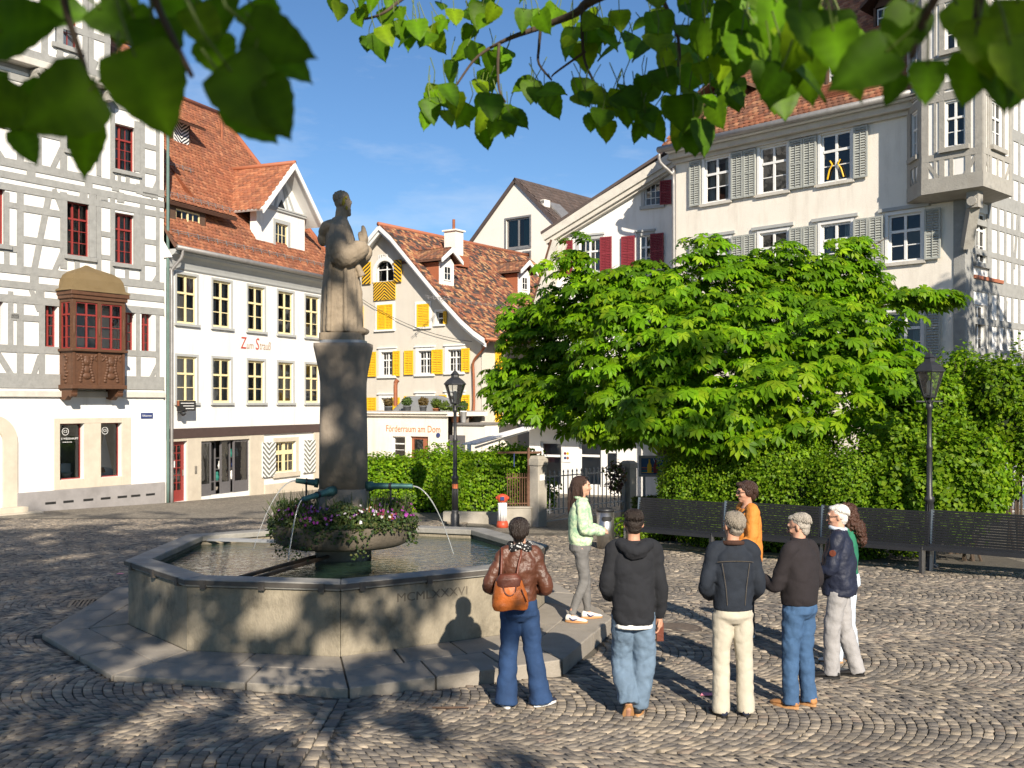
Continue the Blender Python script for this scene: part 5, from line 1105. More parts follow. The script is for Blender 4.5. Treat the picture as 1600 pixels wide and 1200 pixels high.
# ------------------------------------------------------------------ E: modern white gable far behind
E_ = House('modern_house', base_at(806, 57), -1140, 'plain modern white gable with dark roof behind the other houses', -1)
eE = E_.e; ap = E_.loc(806, 279); lf = E_.loc(722, 393); rt = E_.loc(885, 362)
sl1 = (ap[1] - lf[1]) / (ap[0] - lf[0]); sl2 = (ap[1] - rt[1]) / (rt[0] - ap[0]); sl_ = (sl1 + sl2) / 2; hwE = 7.0
wE = [E_.rect(791, 341, 828, 387), E_.rect(819, 395, 828, 413)]
wall(eE, 'wall', ap[0] - hwE, ap[0] + hwE, -.5, ap[1], wE, 'render_modern', reveal=.22, clips=[(ap, (sl_, 1)), (ap, (-sl_, 1))]); MB().quad((ap[0] - 4, 2, 0), (ap[0] + 4, 2, 0), (ap[0] + 2, 2, ap[1] - 3), (ap[0] - 2, 2, ap[1] - 3)).build('room_back', 'interior', eE)
for i, r in enumerate(wE):
    window(eE, r, 'gutter', 2 if i == 0 else 1, (1,), y=.08, fw=.09, mid=.1, cross=True, curtain='curtain_green' if i == 0 else None); 
    surround(eE, r, .10, 'gutter', proud=.04, sill=0)
    MB().box(r[0] - .1, r[1] + .1, -.04, .02, r[2] - .11, r[2] - .002).build('sill', 'gutter', eE)
for s_ in (-1, 1):
    ev = Vector((ap[0] + s_ * (hwE + .3), -.12, ap[1] - sl_ * (hwE + .3))); pk = Vector((ap[0], -.12, ap[1] + .05)); dv = Vector((0, 18, 0))
    roof_poly(eE, [ev, pk, pk + dv, ev + dv], 'slate', 'roof_deck', .2)
    if s_ > 0: tiles(eE, 'roof_tiles', ev, dv, pk - ev, PAL_SLATE, w=.3, ex=.34, th=.03)
shell(eE, ap[0] - hwE, ap[0] + hwE, .02, 17, -.5, ap[1] - sl_ * hwE, 'render_modern')
P = hit_slope(E_, 852, 322, ap, (ap[0] + hwE, ap[1] - sl_ * hwE)); MB().box(P.x - .14, P.x + .14, P.y - .25, P.y + .25, P.z - .5, P.z + .32).build('chimney', 'render_modern', eE)
for k in range(3): MB().box(P.x - .11 + .08 * k, P.x - .06 + .08 * k, P.y - .258, P.y - .25, P.z + .12, P.z + .28).build('chimney_slot', 'black_plain', eE)
P = hit_slope(E_, 876, 334, ap, (ap[0] + hwE, ap[1] - sl_ * hwE)); MB().hexa([(P.x - .5, P.y - .6, P.z + .5 * sl_ + .08), (P.x + .5, P.y - .6, P.z - .5 * sl_ + .08), (P.x + .5, P.y + .6, P.z - .5 * sl_ + .08), (P.x - .5, P.y + .6, P.z + .5 * sl_ + .08), (P.x - .5, P.y - .6, P.z + .5 * sl_ + .2), (P.x + .5, P.y - .6, P.z - .5 * sl_ + .2), (P.x + .5, P.y + .6, P.z - .5 * sl_ + .2), (P.x - .5, P.y + .6, P.z + .5 * sl_ + .2)]).build('skylight', 'gutter', eE)

# ------------------------------------------------------------------ F: long white house with grey shutters and corner oriel
F_ = House('shuttered_house', base_at(1508, 29), -720, 'large off-white house with grey louvred shutters and timbered corner oriel', -1)
eF = F_.e; xF = lambda px, py=400, d=0: F_.loc(px, py, d)[0]; zF = lambda px, py, d=0: F_.loc(px, py, d)[1]
FL = xF(1056, 400); FCX = xF(1490, 400)
fcols = [xF(p) for p in (1120, 1208, 1306)]; sp = (fcols[2] - fcols[0]) / 2; fcols = [fcols[0], fcols[0] + sp, fcols[0] + 2 * sp, fcols[0] + 3 * sp]
zr_ = [(zF(1306, 284), zF(1306, 207)), (zF(1411, 409), zF(1411, 334)), (zF(1425, 559), zF(1425, 486))]; hwF = (xF(1330, 245) - xF(1283, 245)) / 2
HF = [(c - hwF, c + hwF, a, b) for k, (a, b) in enumerate(zr_) for c in (fcols[:3] if k == 0 else fcols)]
zeF = zF(1425, 172)
wall(eF, 'wall', FL, FCX, -.6, zeF, HF, 'render_cream', reveal=.2); shell(eF, FL, 0, .05, 9, -.6, zeF, 'render_cream', skip='R'); room(eF, FL + .02, -.2, -.6, zeF, [zr_[1][0] - .8, zr_[0][0] - .8], 1.6)
for i, r in enumerate(HF):
    window(eF, r, 'trim_white', 2, (.34, .33, .33), y=.05, fw=.07, bar=.03, mid=.08, curtain='curtain' if i in (0, 3, 5, 7, 8, 10) else None)
    surround(eF, r, .10, 'trim_white', proud=.025, sill=.08, sillm='trim_verge', head=.0); MB().box(r[0] - .3, r[1] + .25, -.07, .01, r[3] + .12, r[3] + .22).build('window_hood', 'trim_grey', eF)
    for s_ in (-1, 1):
        w_ = hwF * .92; a = r[0] - .12 - w_ if s_ < 0 else r[1] + .12
        if s_ < 0 and r[0] < FL + 1.2: w_ *= .9; a = r[0] - .12 - w_
        if r[1] > FCX - 1.2 and s_ > 0 and i in (6, 10): w_ = min(w_, FCX - .05 - a)
        if w_ > .2: shutter(eF, a, a + w_, r[2] - .02, r[3] + .02, 'shutter_grey', y=-.05, louvre=.075, mids=1)
for c, s_ in ((fcols[2] - .3, 1), (fcols[2] + .25, -1)):
    MB().tube([(c, .02, zr_[0][0] + .12), (c + .08 * s_, .0, zr_[0][0] + .4), (c + .18 * s_, .0, zr_[0][0] + .55), (c + .1 * s_, .0, zr_[0][0] + .68)], .025, 6).build('window_ornament', 'shutter_yellow', eF)
MB().box(FL - .1, FCX, -.30, .02, zeF, zeF + .20).box(FL - .1, FCX, -.12, .02, zeF - .14, zeF - .002).build('cornice', 'trim_verge', eF, bevel=.015)
MB().box(FL - .1, FCX - .2, -.50, -.02, zeF + .202, zeF + .30).build('eave_board', 'trim_white', eF); MB().tube([(FL - .35, -.56, zeF + .34), (FCX - .25, -.56, zeF + .34)], .11, 10).build('gutter', 'gutter', eF, True)
pipe(eF, [(FL - .3, -.56, zeF + .2), (FL - .3, -.5, zeF - .1), (FL - .05, -.16, zeF - .5), (FL - .02, -.10, zeF - .9), (FL - .02, -.10, 4), (FL - .02, -.10, -.2)], .06, 'gutter')
MB().box(FCX + .002, 0.03, -.04, .3, -.6, zF(1500, 296)).build('corner_post', 'timber_grey', eF, bevel=.02)
yR, zR = 6.5, zeF + .3 + 7.6
roof_poly(eF, [(FL - .3, -.5, zeF + .33), (.2, -.5, zeF + .33), (.2, yR, zR), (FL - .3, yR, zR)]); tiles(eF, 'roof_tiles', (FL - .3, -.55, zeF + .36), (-FL + .4, 0, 0), (0, yR + .55, zR - zeF - .36), PAL_OLD, w=.2, ex=.19)
MB().quad((FL - .2, -.3, zeF), (FL - .2, 9, zeF), (FL - .2, yR, zR), (FL - .2, yR - .1, zR)).build('gable_wall', 'render_cream', eF)
f = MB()
for k in range(60):
    x = -4.6 + k * .055; f.bar((x, -.05, zeF + .95), (x + .2, -.05, zeF + 1.3), .02, .012); f.bar((x + .2, -.052, zeF + .95), (x, -.052, zeF + 1.3), .02, .012)
f.bar((-4.7, -.05, zeF + 1.32), (-1.1, -.05, zeF + 1.32), .03); f.bar((-4.7, -.05, zeF + .94), (-1.1, -.05, zeF + .94), .03); f.build('snow_lattice', 'copper', eF)
slF = (zR - zeF - .36) / (yR + .55)
def f_dormer(px, py, w_, h_, dy, fm):
    x, z = F_.loc(px, py, dy); o = MB().box(x - w_, x - w_ + .08, dy, dy + 2.2, z - .3, z + h_).box(x + w_ - .08, x + w_, dy, dy + 2.2, z - .3, z + h_).box(x - w_ + .08, x + w_ - .08, dy + .06, dy + .1, z - .3, z + .0).build('dormer', fm, eF)
    for s_ in (-1, 1): MB().hexa([(x, dy - .35, z + h_ + .42), (x, dy + 2.4, z + h_ + .42), (x + s_ * (w_ + .3), dy + 2.4, z + h_ - .05), (x + s_ * (w_ + .3), dy - .35, z + h_ - .05), (x, dy - .35, z + h_ + .54), (x, dy + 2.4, z + h_ + .54), (x + s_ * (w_ + .3), dy + 2.4, z + h_ + .07), (x + s_ * (w_ + .3), dy - .35, z + h_ + .07)]).build('dormer_roof', 'wood_brown', o)
    MB().add([(x - w_, dy + .05, z + h_), (x + w_, dy + .05, z + h_), (x, dy + .05, z + h_ + .45)], [(0, 1, 2)]).quad((x - w_, dy + 1.2, z), (x + w_, dy + 1.2, z), (x + w_, dy + 1.2, z + h_), (x - w_, dy + 1.2, z + h_)).build('dormer_gable', fm, o)
    window(eF, (x - w_ + .1, x + w_ - .1, z, z + h_ - .05), 'trim_white', 2, (.5, .5), y=dy + .06, fw=.05, cross=True, name='dormer_window')
f_dormer(1318, 140, .62, 1.15, .55, 'wood_brown'); f_dormer(1133, 185, .62, 1.0, .55, 'wood_brown'); f_dormer(1380, 42, .34, .7, 2.6, 'wood_brown')
# side wall in timber frame, running back from the corner
class Side(House):
    def __init__(s, H): s.ax = H.into; s.into = -H.ax; s.o = H.o.copy(); s.e = H.e
SD = Side(F_); MS = Matrix.Rotation(R(90), 4, 'Z')
def on_side(o): o.matrix_local = MS @ o.matrix_local; return o
ws = [SD.rect(1524, 332, 1541, 411), SD.rect(1522, 476, 1538, 556)]
on_side(wall(eF, 'side_wall', .3, 11, -.6, 17, ws, 'render_white', reveal=.2)); on_side(MB().quad((.3, 1.4, -.6), (11, 1.4, -.6), (11, 1.4, 17), (.3, 1.4, 17)).build('room_back', 'interior', eF))
for r in ws: on_side(window(eF, r, 'trim_white', 2, (.34, .33, .33), y=.06, fw=.06, mid=.06)); 
sz_ = lambda px, py: SD.loc(px, py)[1]; sx_ = lambda px, py=450: SD.loc(px, py)[0]
for px, py, w_ in ((1516, 442, .35), (1516, 500, .16), (1516, 548, .16), (1516, 300, .35), (1555, 400, .14), (1555, 355, .14), (1516, 600, .3), (1516, 250, .16), (1516, 180, .3), (1516, 60, .3)): z = sz_(px, py); on_side(SD.beam(.3, z, 11, z, w_, -.03))
for px, w_ in ((1513, .2), (1518, .12), (1546, .2), (1559, .14), (1570, .14), (1581, .14), (1592, .14), (1603, .14)): x = sx_(px); on_side(SD.beam(x, -.6, x, 17, w_, -.026))
for q in ((1516, 330, 1512, 400), (1519, 470, 1514, 540), (1572, 470, 1568, 545), (1590, 330, 1584, 420)): on_side(SD.pbeam(*q, .13, -.022))
for r in ws: on_side(MB().box(r[0] - .14, r[1] + .14, -.09, .01, r[2] - .14, r[2] - .004).build('sill', 'timber_grey', eF)); on_side(MB().box(r[0] - .12, r[0] - .002, -.036, .01, r[2], r[3]).box(r[1] + .002, r[1] + .12, -.036, .01, r[2], r[3]).build('window_surround', 'timber_grey', eF))
z = sz_(1530, 434); on_side(MB().box(.5, 2.6, -.07, -.03, z - .05, z + .05).build('tile_ledge', 'orange_tin', eF))
# corner oriel
p_ = .85; oa, ob = xF(1441, 300, -p_), xF(1535, 285, -p_); zo = zF(1488, 298, -p_); q_ = 1.15
plan = [(oa - p_ * .95, -.02), (oa, -p_), (ob, -p_), (ob, q_), (.02, q_ + .6), (.02, .0)]
def oring(off, z): 
    c = Vector((-.3, .2)); return [((c + (Vector(v) - c) * (1 + off)).x, (c + (Vector(v) - c) * (1 + off)).y, z) for v in plan]
MB().rings([oring(.03, zo), oring(.03, zo + .42)]).build('oriel_base', 'timber_pale', eF)
MB().rings([oring(-.5, zo - .12), oring(.02, zo - .005)]).build('oriel_soffit', 'timber_pale', eF)
ZT = zo + 13
def face(M4, L, wins, studs, rails, braces, nm):
    hs = [(a, b, c, d) for a, b, c, d in wins]
    o = wall(eF, 'oriel_wall', 0, L, zo + .4, ZT, hs, 'render_white', reveal=.16); o.matrix_local = M4
    for h in hs:
        wo = window(eF, h, 'trim_white', 2, (.36, .32, .32), y=.04, fw=.05, mid=.06, name='oriel_window'); wo.matrix_local = M4
        so2 = MB().box(h[0] - .14, h[1] + .14, -.12, .01, h[2] - .13, h[2] - .004).build('sill', 'timber_pale', eF); so2.matrix_local = M4
    for x, w_ in studs: b = MB().strip(x, zo + .4, x, ZT, w_, -.03, .02).build('timber_beam', 'timber_pale', eF); b.matrix_local = M4
    for z, w_ in rails: b = MB().strip(0, zo + z, L, zo + z, w_, -.034, .02).build('timber_beam', 'timber_pale', eF); b.matrix_local = M4
    for x0, z0, x1, z1 in braces: b = MB().strip(x0, zo + z0, x1, zo + z1, .1, -.026, .02).build('timber_beam', 'timber_pale', eF); b.matrix_local = M4
LF = ob - oa; MF = Matrix.Translation((oa, -p_, 0)); fx = lambda px, py: xF(px, py, -p_) - oa; fz = lambda py: zF(1492, py, -p_)
w_lo, w_hi = (fx(1477, 190), fx(1508, 190), fz(229), fz(157)), (fx(1477, 40), fx(1508, 40), fz(76), fz(3)); hgt = fz(3) - fz(157)
rails = [(w_lo[2] - zo - .22, .18), (w_lo[3] - zo + .16, .22), (w_lo[3] - zo + .45, .2), (w_hi[2] - zo - .22, .18), (w_hi[3] - zo + .16, .22), (w_hi[3] - zo + .5, .2), (w_hi[3] - zo + 2.5, .2)]
def studs(L, w): return [(.09, .2), (L - .09, .2), (w[0] - .09, .15), (w[1] + .09, .15), (w[0] - .28 if w[0] > .5 else .3, .07)]
br = lambda L: [(.1, .95, .45, .42), (L - .1, .95, L - .45, .42), (L * .5, .42, L * .5, .95)]
face(MF, LF, [w_lo, w_hi], studs(LF, w_lo), rails, br(LF), 'front')
Lr = q_ + p_; MR = Matrix.Translation((ob, -p_, 0)) @ Matrix.Rotation(R(90), 4, 'Z'); wr = [(Lr * .30, Lr * .66, w_lo[2], w_lo[3]), (Lr * .30, Lr * .66, w_hi[2], w_hi[3])]
face(MR, Lr, wr, studs(Lr, wr[0]), rails, br(Lr), 'right')
v0 = Vector(plan[0]); v1 = Vector(plan[1]); Ll = (v1 - v0).length; ML = Matrix.Translation((v0.x, v0.y, 0)) @ Matrix.Rotation(math.atan2(v1.y - v0.y, v1.x - v0.x), 4, 'Z'); wl = [(Ll * .30, Ll * .72, w_lo[2], w_lo[3]), (Ll * .30, Ll * .72, w_hi[2], w_hi[3])]
face(ML, Ll, wl, studs(Ll, wl[0]), rails, br(Ll), 'left')
MB().quad((oa - .3, .3, zo), (ob - .2, .3, zo), (ob - .2, .3, ZT), (oa - .3, .3, ZT)).quad((-.2, .3, zo), (-.2, q_ + .6, zo), (-.2, q_ + .6, ZT), (-.2, .3, ZT)).build('room_back', 'interior', eF)
bx = Vector((ob - .35, -p_ + .35, zo)); MB().bar((0.05, -.03, zo - 1.5), (bx.x, bx.y, zo - .25), .26, .3).box(bx.x - .16, bx.x + .16, bx.y - .16, bx.y + .16, zo - .5, zo - .0).tube([(bx.x, bx.y - .22, zo - .33), (bx.x, bx.y + .22, zo - .33)], .13, 12).build('oriel_bracket', 'timber_pale', eF)
# scaffold on the far side
sc = empty('scaffold', F_.o + F_.into * 6.2 + F_.ax * .6, math.atan2(F_.ax.y, F_.ax.x), 'grey tube scaffold on the timbered side wall at the right edge', 'scaffold')
for y in (0, 2.2, 4.4): MB().tube([(0, y, 0), (0, y, 12)], .03, 6).build('standard', 'gutter', sc)
for z in (2.2, 3.2, 4.2, 5.2, 6.4, 7.4, 8.6, 9.6): MB().tube([(0, -.3, z), (0, 4.8, z)], .03, 6).build('ledger', 'gutter', sc)
for z in (5.1, 8.5): MB().box(-.35, .1, -.3, 4.8, z - .05, z).build('deck', 'gutter', sc)

# ------------------------------------------------------------------ D: white mansard gable with dark red shutters
D_ = House('white_mansard_house', base_at(1057, 38.5), -1825, 'white gable with dark red shutters and pale curved verge boards', -1)
eD = D_.e; xD = lambda px, py=400, d=0: D_.loc(px, py, d)[0]; zD = lambda px, py, d=0: D_.loc(px, py, d)[1]
k0, k1, k2 = D_.loc(830, 482, -.4), D_.loc(862, 374, -.4), D_.loc(1052, 236, -.4); tip = D_.loc(845, 364, -.4)
DL = k0[0]
wd = [D_.rect(905, 374, 938, 425), D_.rect(1000, 368, 1017, 420), D_.rect(1007, 286, 1032, 321)]
nx1, nz1 = (k1[1] - k0[1]), (k0[0] - k1[0]); nx2, nz2 = (k2[1] - k1[1]), (k1[0] - k2[0])
apD = (k2[0] + 3.2, k2[1] + 3.2 * (k2[1] - k1[1]) / (k2[0] - k1[0]))
wall(eD, 'wall', DL - .1, apD[0] + 4, 2.8, apD[1], wd, 'render_white', reveal=.16, clips=[((k0[0] + .12, k0[1]), (-nx1, -nz1)), ((k1[0], k1[1] - .15), (-nx2, -nz2)), (apD, (.6, 1))]); MB().box(DL + .1, 6, 1.2, 1.25, 2, k1[1] + .4).build('room_back', 'interior', eD)
for i, r in enumerate(wd):
    window(eD, r, 'trim_white', 4 if i == 0 else 2 if i == 1 else 3, (.34, .33, .33) if i else (.36, .64), y=.06, fw=.05, mid=.07, cross=i < 2, curtain='curtain' if i < 2 else None); surround(eD, r, .14, 'trim_grey', proud=.03, sill=.10, head=.08 if i < 2 else 0)
for a, b, r in ((876, 896, wd[0]), (939, 957, wd[0]), (972, 993, wd[1]), (1017.5, 1038, wd[1]), (1032.5, 1050, wd[2])): shutter(eD, xD(a), xD(b), r[2] - .03, r[3] + .03, 'dark_red_paint', y=-.05, louvre=.06)
f = MB()
for (pa, pb) in ((k0, k1), (tip, k2)):
    for d, yy, tk in ((.0, -.43, .34), (.26, -.33, .24), (.42, -.2, .16)):
        u = Vector((pb[0] - pa[0], pb[1] - pa[1])).normalized(); n_ = Vector((u.y, -u.x)); a, b = Vector(pa) + n_ * d, Vector(pb) + n_ * d; c, e_ = b + n_ * tk, a + n_ * tk
        f.hexa([(v.x, yy, v.y) for v in (a, b, c, e_)] + [(v.x, .02, v.y) for v in (a, b, c, e_)])
f.build('verge_board', 'trim_verge', eD)
roof_poly(eD, [(tip[0], -.45, tip[1] + .05), (apD[0], -.45, apD[1] + .05), (apD[0], 12, apD[1] + .05), (tip[0], 12, tip[1] + .05)], 'slate', 'roof_deck', .12); roof_poly(eD, [(k0[0] - .05, -.45, k0[1]), (k1[0] - .05, -.45, k1[1]), (k1[0] - .05, 12, k1[1]), (k0[0] - .05, 12, k0[1])], 'roof_deck', 'roof_deck', .1)
MB().quad((apD[0], -.45, apD[1] + .04), (apD[0] + 4, -.45, apD[1] - 2.4), (apD[0] + 4, 12, apD[1] - 2.4), (apD[0], 12, apD[1] + .04)).build('roof_deck', 'slate', eD)
GD = [D_.rect(845, 690, 878, 760), D_.rect(905, 690, 940, 760), D_.rect(945, 690, 965, 740)]
wall(eD, 'ground_floor', DL - .3, 6, -.5, 2.8, GD, 'render_white', y=-.05, reveal=.2); MB().box(DL - .8, 6, -1.2, .3, zD(850, 662), zD(850, 648)).build('canopy_slab', 'trim_verge', eD); shell(eD, DL + .1, 6, .02, 10, -.5, k0[1], 'render_white', skip='R')
for r in GD: window(eD, r, 'trim_white', 1, (.3, .7), y=.05, fw=.08, mid=.09, name='shop_window')
q = D_.rect(880, 702, 893, 722); o = MB().box(q[0], q[1], -.08, -.06, q[2], q[3]).build('poster', 'white_plain', eD)
for k, m_ in enumerate(('dark_red_paint', 'shutter_yellow', 'blue_enamel', 'orange_tin')): MB().lathe([(.01, 0), (.06, .02), (.01, .04)], 0, 0, 9).build('poster_print', m_, o).matrix_local = Matrix.Translation(((q[0] + q[1]) / 2 + (.06 if k % 2 else -.06), -.082, (q[2] + q[3]) / 2 + (.09 if k < 2 else -.09))) @ Matrix.Rotation(R(90), 4, 'X') @ Matrix.Diagonal((1, 1, .02, 1))
# folding-arm awning rail in front
pa = at(733, 694, 33); pb = at(826, 668, 37); aw = empty('awning', (pa.x, pa.y, gz(pa.x, pa.y)), 0, 'slim white awning rail on a pole above the left hedge', 'awning'); g0 = gz(pa.x, pa.y)
MB().bar((0, 0, pa.z - g0), (pb.x - pa.x, pb.y - pa.y, pb.z - g0), .5, .05).build('fabric_roll', 'white_plain', aw); MB().tube([(0, 0, 0), (0, 0, pa.z - g0)], .07, 10).build('pole', 'trim_white', aw); MB().bar((.2, .2, pa.z - g0 - .12), (pb.x - pa.x, pb.y - pa.y + .3, pb.z - g0 - .12), .06).build('arm', 'white_plain', aw)
# ------------------------------------------------------------------ street furniture
def lamp_proto():
    e = empty('street_lamp')
    MB().lathe([(.15, -.1), (.15, .03), (.11, .06), (.11, .30), (.085, .34), (.095, .38), (.08, .42)], 0, 0, 20).build('base', 'iron', e, True)
    f = MB(); f.lathe([(.075, .40), (.07, 1.15), (.09, 1.18), (.09, 1.24), (.055, 1.28), (.048, 2.1), (.062, 2.13), (.062, 2.17), (.044, 2.2), (.040, 2.82), (.065, 2.86), (.065, 2.90), (.035, 2.95), (.035, 3.04)], 0, 0, 16)
    for k in range(10): a = k * .628; f.tube([(.072 * math.cos(a), .072 * math.sin(a), .42), (.068 * math.cos(a), .068 * math.sin(a), 1.12)], .009, 5)
    f.build('post', 'iron', e, True)
    MB().bar((-.24, 0, 2.98), (.24, 0, 2.98), .022).build('ladder_bar', 'iron', e)
    n = 6; P = lambda r, z, k: (r * math.cos(k * math.tau / n + .3), r * math.sin(k * math.tau / n + .3), z)
    fr = MB(); fr.lathe([(.02, 3.02), (.12, 3.05), (.125, 3.08)], 0, 0, 6, rot=.3)
    for k in range(n): fr.tube([P(.115, 3.07, k), P(.255, 3.52, k)], .011, 5); fr.tube([P(.255, 3.52, k), P(.255, 3.52, k + 1)], .012, 5); fr.tube([P(.05, 2.93, k), P(.115, 3.07, k)], .008, 5)
    fo = fr.build('lantern_frame', 'iron', e)
    for k in range(n): MB().quad(P(.113, 3.075, k), P(.113, 3.075, k + 1), P(.252, 3.515, k + 1), P(.252, 3.515, k)).build('pane', 'lamp_glass', fo)
    MB().lathe([(.05, 3.09), (.055, 3.30), (.03, 3.36)], 0, 0, 10).build('mantle', 'white_plain', fo, True)
    MB().lathe([(.285, 3.515), (.285, 3.54), (.20, 3.63), (.10, 3.70), (.095, 3.76), (.12, 3.77), (.09, 3.79), (.05, 3.84), (.018, 3.87), (.022, 3.91), (.004, 3.96)], 0, 0, 6, rot=.3).build('lantern_roof', 'iron', e)
    return e
L1 = lamp_proto(); P = ground(711, 823); L1.location = P; L1.scale = (1.0,) * 3
s1 = 250 / FPX * P.y / 3.96; L1.scale = (s1,) * 3; tag(L1, 'black lamp post standing before the hedge beyond the fountain', 'street lamp', 'black iron street lamps')
L2 = copy_tree(L1); P2 = ground(1448, 887); P2 = P2 + Vector((.12, .18, 0)); L2.location = P2; s2 = 342 / FPX * P2.y / 3.96; L2.scale = (s2,) * 3; tag(L2, 'black lamp post rising behind the long bench at the right', 'street lamp', 'black iron street lamps')
st = MB().lathe([(.076, .95), (.076, 1.06)], 0, 0, 12).build('sticker', 'orange_text', L1)

# slatted benches in one row
BD = Vector((.80, -.60, 0)).normalized(); BN = Vector((-BD.y * -1, 0, 0)); BN = Vector((-.60, -.80, 0)).normalized()      # BN: towards the square
B0 = Vector((2.42, 21.0, 0)); BLN = 1.94
mat('bench_steel', (.03, .032, .038), .35, .15, 6, .05, 40, spec=.5, metal=.3)
slat_me = MB().box(.03, BLN - .03, -.013, .013, -.017, .017).mesh('slat', 'bench_steel')
def bench(i):
    o = B0 + BD * (BLN * i); o.z = gz(o.x + .8, o.y - .6)
    lab = ['black slatted bench half hidden behind the hooded man', 'black slatted bench behind the man in the orange jacket', 'black slatted bench directly behind the two grey-haired men', 'black slatted bench immediately right of the right lamp post', 'black slatted bench cut off by the right picture edge'][i]
    e = empty('slatted_bench', o, math.atan2(BD.y, BD.x), lab, 'bench', 'slatted benches in a row before the ivy')
    for k in range(13):                     # local y runs away from the square
        t = k / 12; z = .47 + .53 * t; y = .26 + .10 * t; s_ = link('slat', slat_me, e); s_.location = (0, y, z); s_.rotation_euler = (R(12), 0, 0)
    for k in range(8): s_ = link('slat', slat_me, e); s_.location = (0, -.22 + .06 * k, .43 + .012 * math.cos(k)); s_.rotation_euler = (R(90), 0, 0)
    MB().box(.02, BLN - .02, -.262, -.236, .385, .445).build('front_rail', 'bench_steel', e)
    for x in (.0, BLN - .05):
        MB().box(x, x + .045, -.25, -.19, -.05, .44).bar((x + .022, .26, -.05), (x + .022, .37, 1.02), .045, .055, up=(1, 0, 0)).box(x + .002, x + .043, -.19, .28, .37, .415).build('end_frame', 'steel' if x == 0 else 'bench_steel', e)
for i in range(5): bench(i)

# litter bin
P = ground(946, 856); e = empty('litter_bin', P, R(5), 'round stainless steel litter bin behind the woman in green', 'litter bin')
k = P.y / FPX; rb = 13.5 * k; hb_ = 61 * k
MB().lathe([(rb, .0), (rb, hb_ * .93)], 0, 0, 32).build('body', 'steel', e, True); MB().lathe([(rb * 1.02, hb_ * .93), (rb * 1.02, hb_), (rb * .8, hb_ * 1.02), (rb * .78, hb_ * .97), (.01, hb_ * .96)], 0, 0, 32).build('lid', 'iron', e, True)
f = MB()
for q in range(10):
    a0, a1 = -math.pi / 2 - .62 + q * .124, -math.pi / 2 - .62 + (q + 1) * .124; f.quad(*[((rb + .004) * math.cos(a), (rb + .004) * math.sin(a), z) for a, z in ((a0, hb_ * (.70 if 0 < q < 9 else .72)), (a1, hb_ * (.70 if 0 < q < 9 else .72)), (a1, hb_ * (.82 if 0 < q < 9 else .80)), (a0, hb_ * (.82 if 0 < q < 9 else .80)))])
f.build('opening', 'black_plain', e)

# hydrant
P = ground(785, 822); k = P.y / FPX; e = empty('hydrant', P, 0, 'white hydrant with red cap and foot near the gate post', 'hydrant'); h = 50 * k
mat('hydrant_red', (.50, .075, .035), .45, .08, 8, .05, 40); mat('hydrant_white', (.74, .74, .73), .45, .06, 8, .05, 40)
MB().lathe([(.15, -.05), (.15, .04), (.13, .12), (.11, .13)], 0, 0, 20).build('foot', 'hydrant_red', e, True)
f = MB(); f.lathe([(.095, .12), (.095, h * .76)], 0, 0, 20)
for q in range(10): a = q * .628; f.bar((.1 * math.cos(a), .1 * math.sin(a), .14), (.1 * math.cos(a), .1 * math.sin(a), h * .72), .025, .02)
f.build('barrel', 'hydrant_white', e, True)
MB().lathe([(.10, h * .74), (.125, h * .79), (.14, h * .9), (.13, h * .96), (.06, h), (.02, h * 1.01)], 0, 0, 20).ell((.12, 0, h * .88), (.055, .05, .05)).ell((-.12, 0, h * .88), (.055, .05, .05)).build('cap', 'hydrant_red', e, True)
MB().box(-.05, .05, -.15, -.138, h * .82, h * .93).build('number_plate', 'blue_enamel', e)

# stone gate posts, gate, low wall, railings
G0 = ground(840, 820); G1_ = ground(982, 806); gd = (G1_ - G0); gl = Vector((gd.x, gd.y)).length; ga = math.atan2(gd.y, gd.x); k0_ = G0.y / FPX
def post(P, h, w, lab):
    e = empty('gate_post', P, ga, lab, 'gate post', 'stone gate posts'); MB().box(-w, w, -w, w, -.1, h * .86).build('shaft', 'granite', e, bevel=.02); MB().box(-w * 1.12, w * 1.12, -w * 1.12, w * 1.12, h * .861, h * .95).hexa([(-w * 1.12, -w * 1.12, h * .951), (w * 1.12, -w * 1.12, h * .951), (w * 1.12, w * 1.12, h * .951), (-w * 1.12, w * 1.12, h * .951), (-w * .7, -w * .7, h), (w * .7, -w * .7, h), (w * .7, w * .7, h), (-w * .7, w * .7, h)]).build('cap', 'granite', e, bevel=.012); return e
pw = 10.5 * k0_
e1 = post(G0, 108 * k0_, pw, 'square stone gate post with small white notice'); post(G1_, 96 * k0_, pw, 'square stone gate post beside the blue wine poster')
MB().box(-pw * .7, pw * .5, -pw - .012, -pw, 70 * k0_, 79 * k0_).build('notice', 'white_plain', e1)
e = empty('iron_gate', G0, ga, 'grey iron bar gate with spiked tops between stone posts', 'gate'); n_ = 19; gh = 82 * k0_; g0_ = pw + .03; g1_ = gl - pw - .03
for k in range(n_):
    x = g0_ + (g1_ - g0_) * (k + .5) / n_; o = MB().tube([(x, 0, .22), (x, 0, gh - .06)], .016, 6).lathe([(.0, 0)] * 0 or [(.02, gh - .06), (.026, gh - .03), (.002, gh + .03)], x, 0, 6).build('bar', 'lead', e)
for z in (.35, gh - .14): MB().bar((g0_, 0, z), (g1_, 0, z), .035, .03).build('rail', 'lead', e)
for a, b in ((g0_, (g0_ + g1_) / 2 - .02), ((g0_ + g1_) / 2 + .02, g1_)): MB().bar((a, 0, .05), (a, 0, gh), .05).bar((b, 0, .05), (b, 0, gh), .05).bar((a, 0, .06), (b, 0, .06), .03).bar((a, 0, .06), (b, 0, .33), .012).bar((a, .006, .33), (b, .006, .06), .012).build('leaf_frame', 'lead', e)
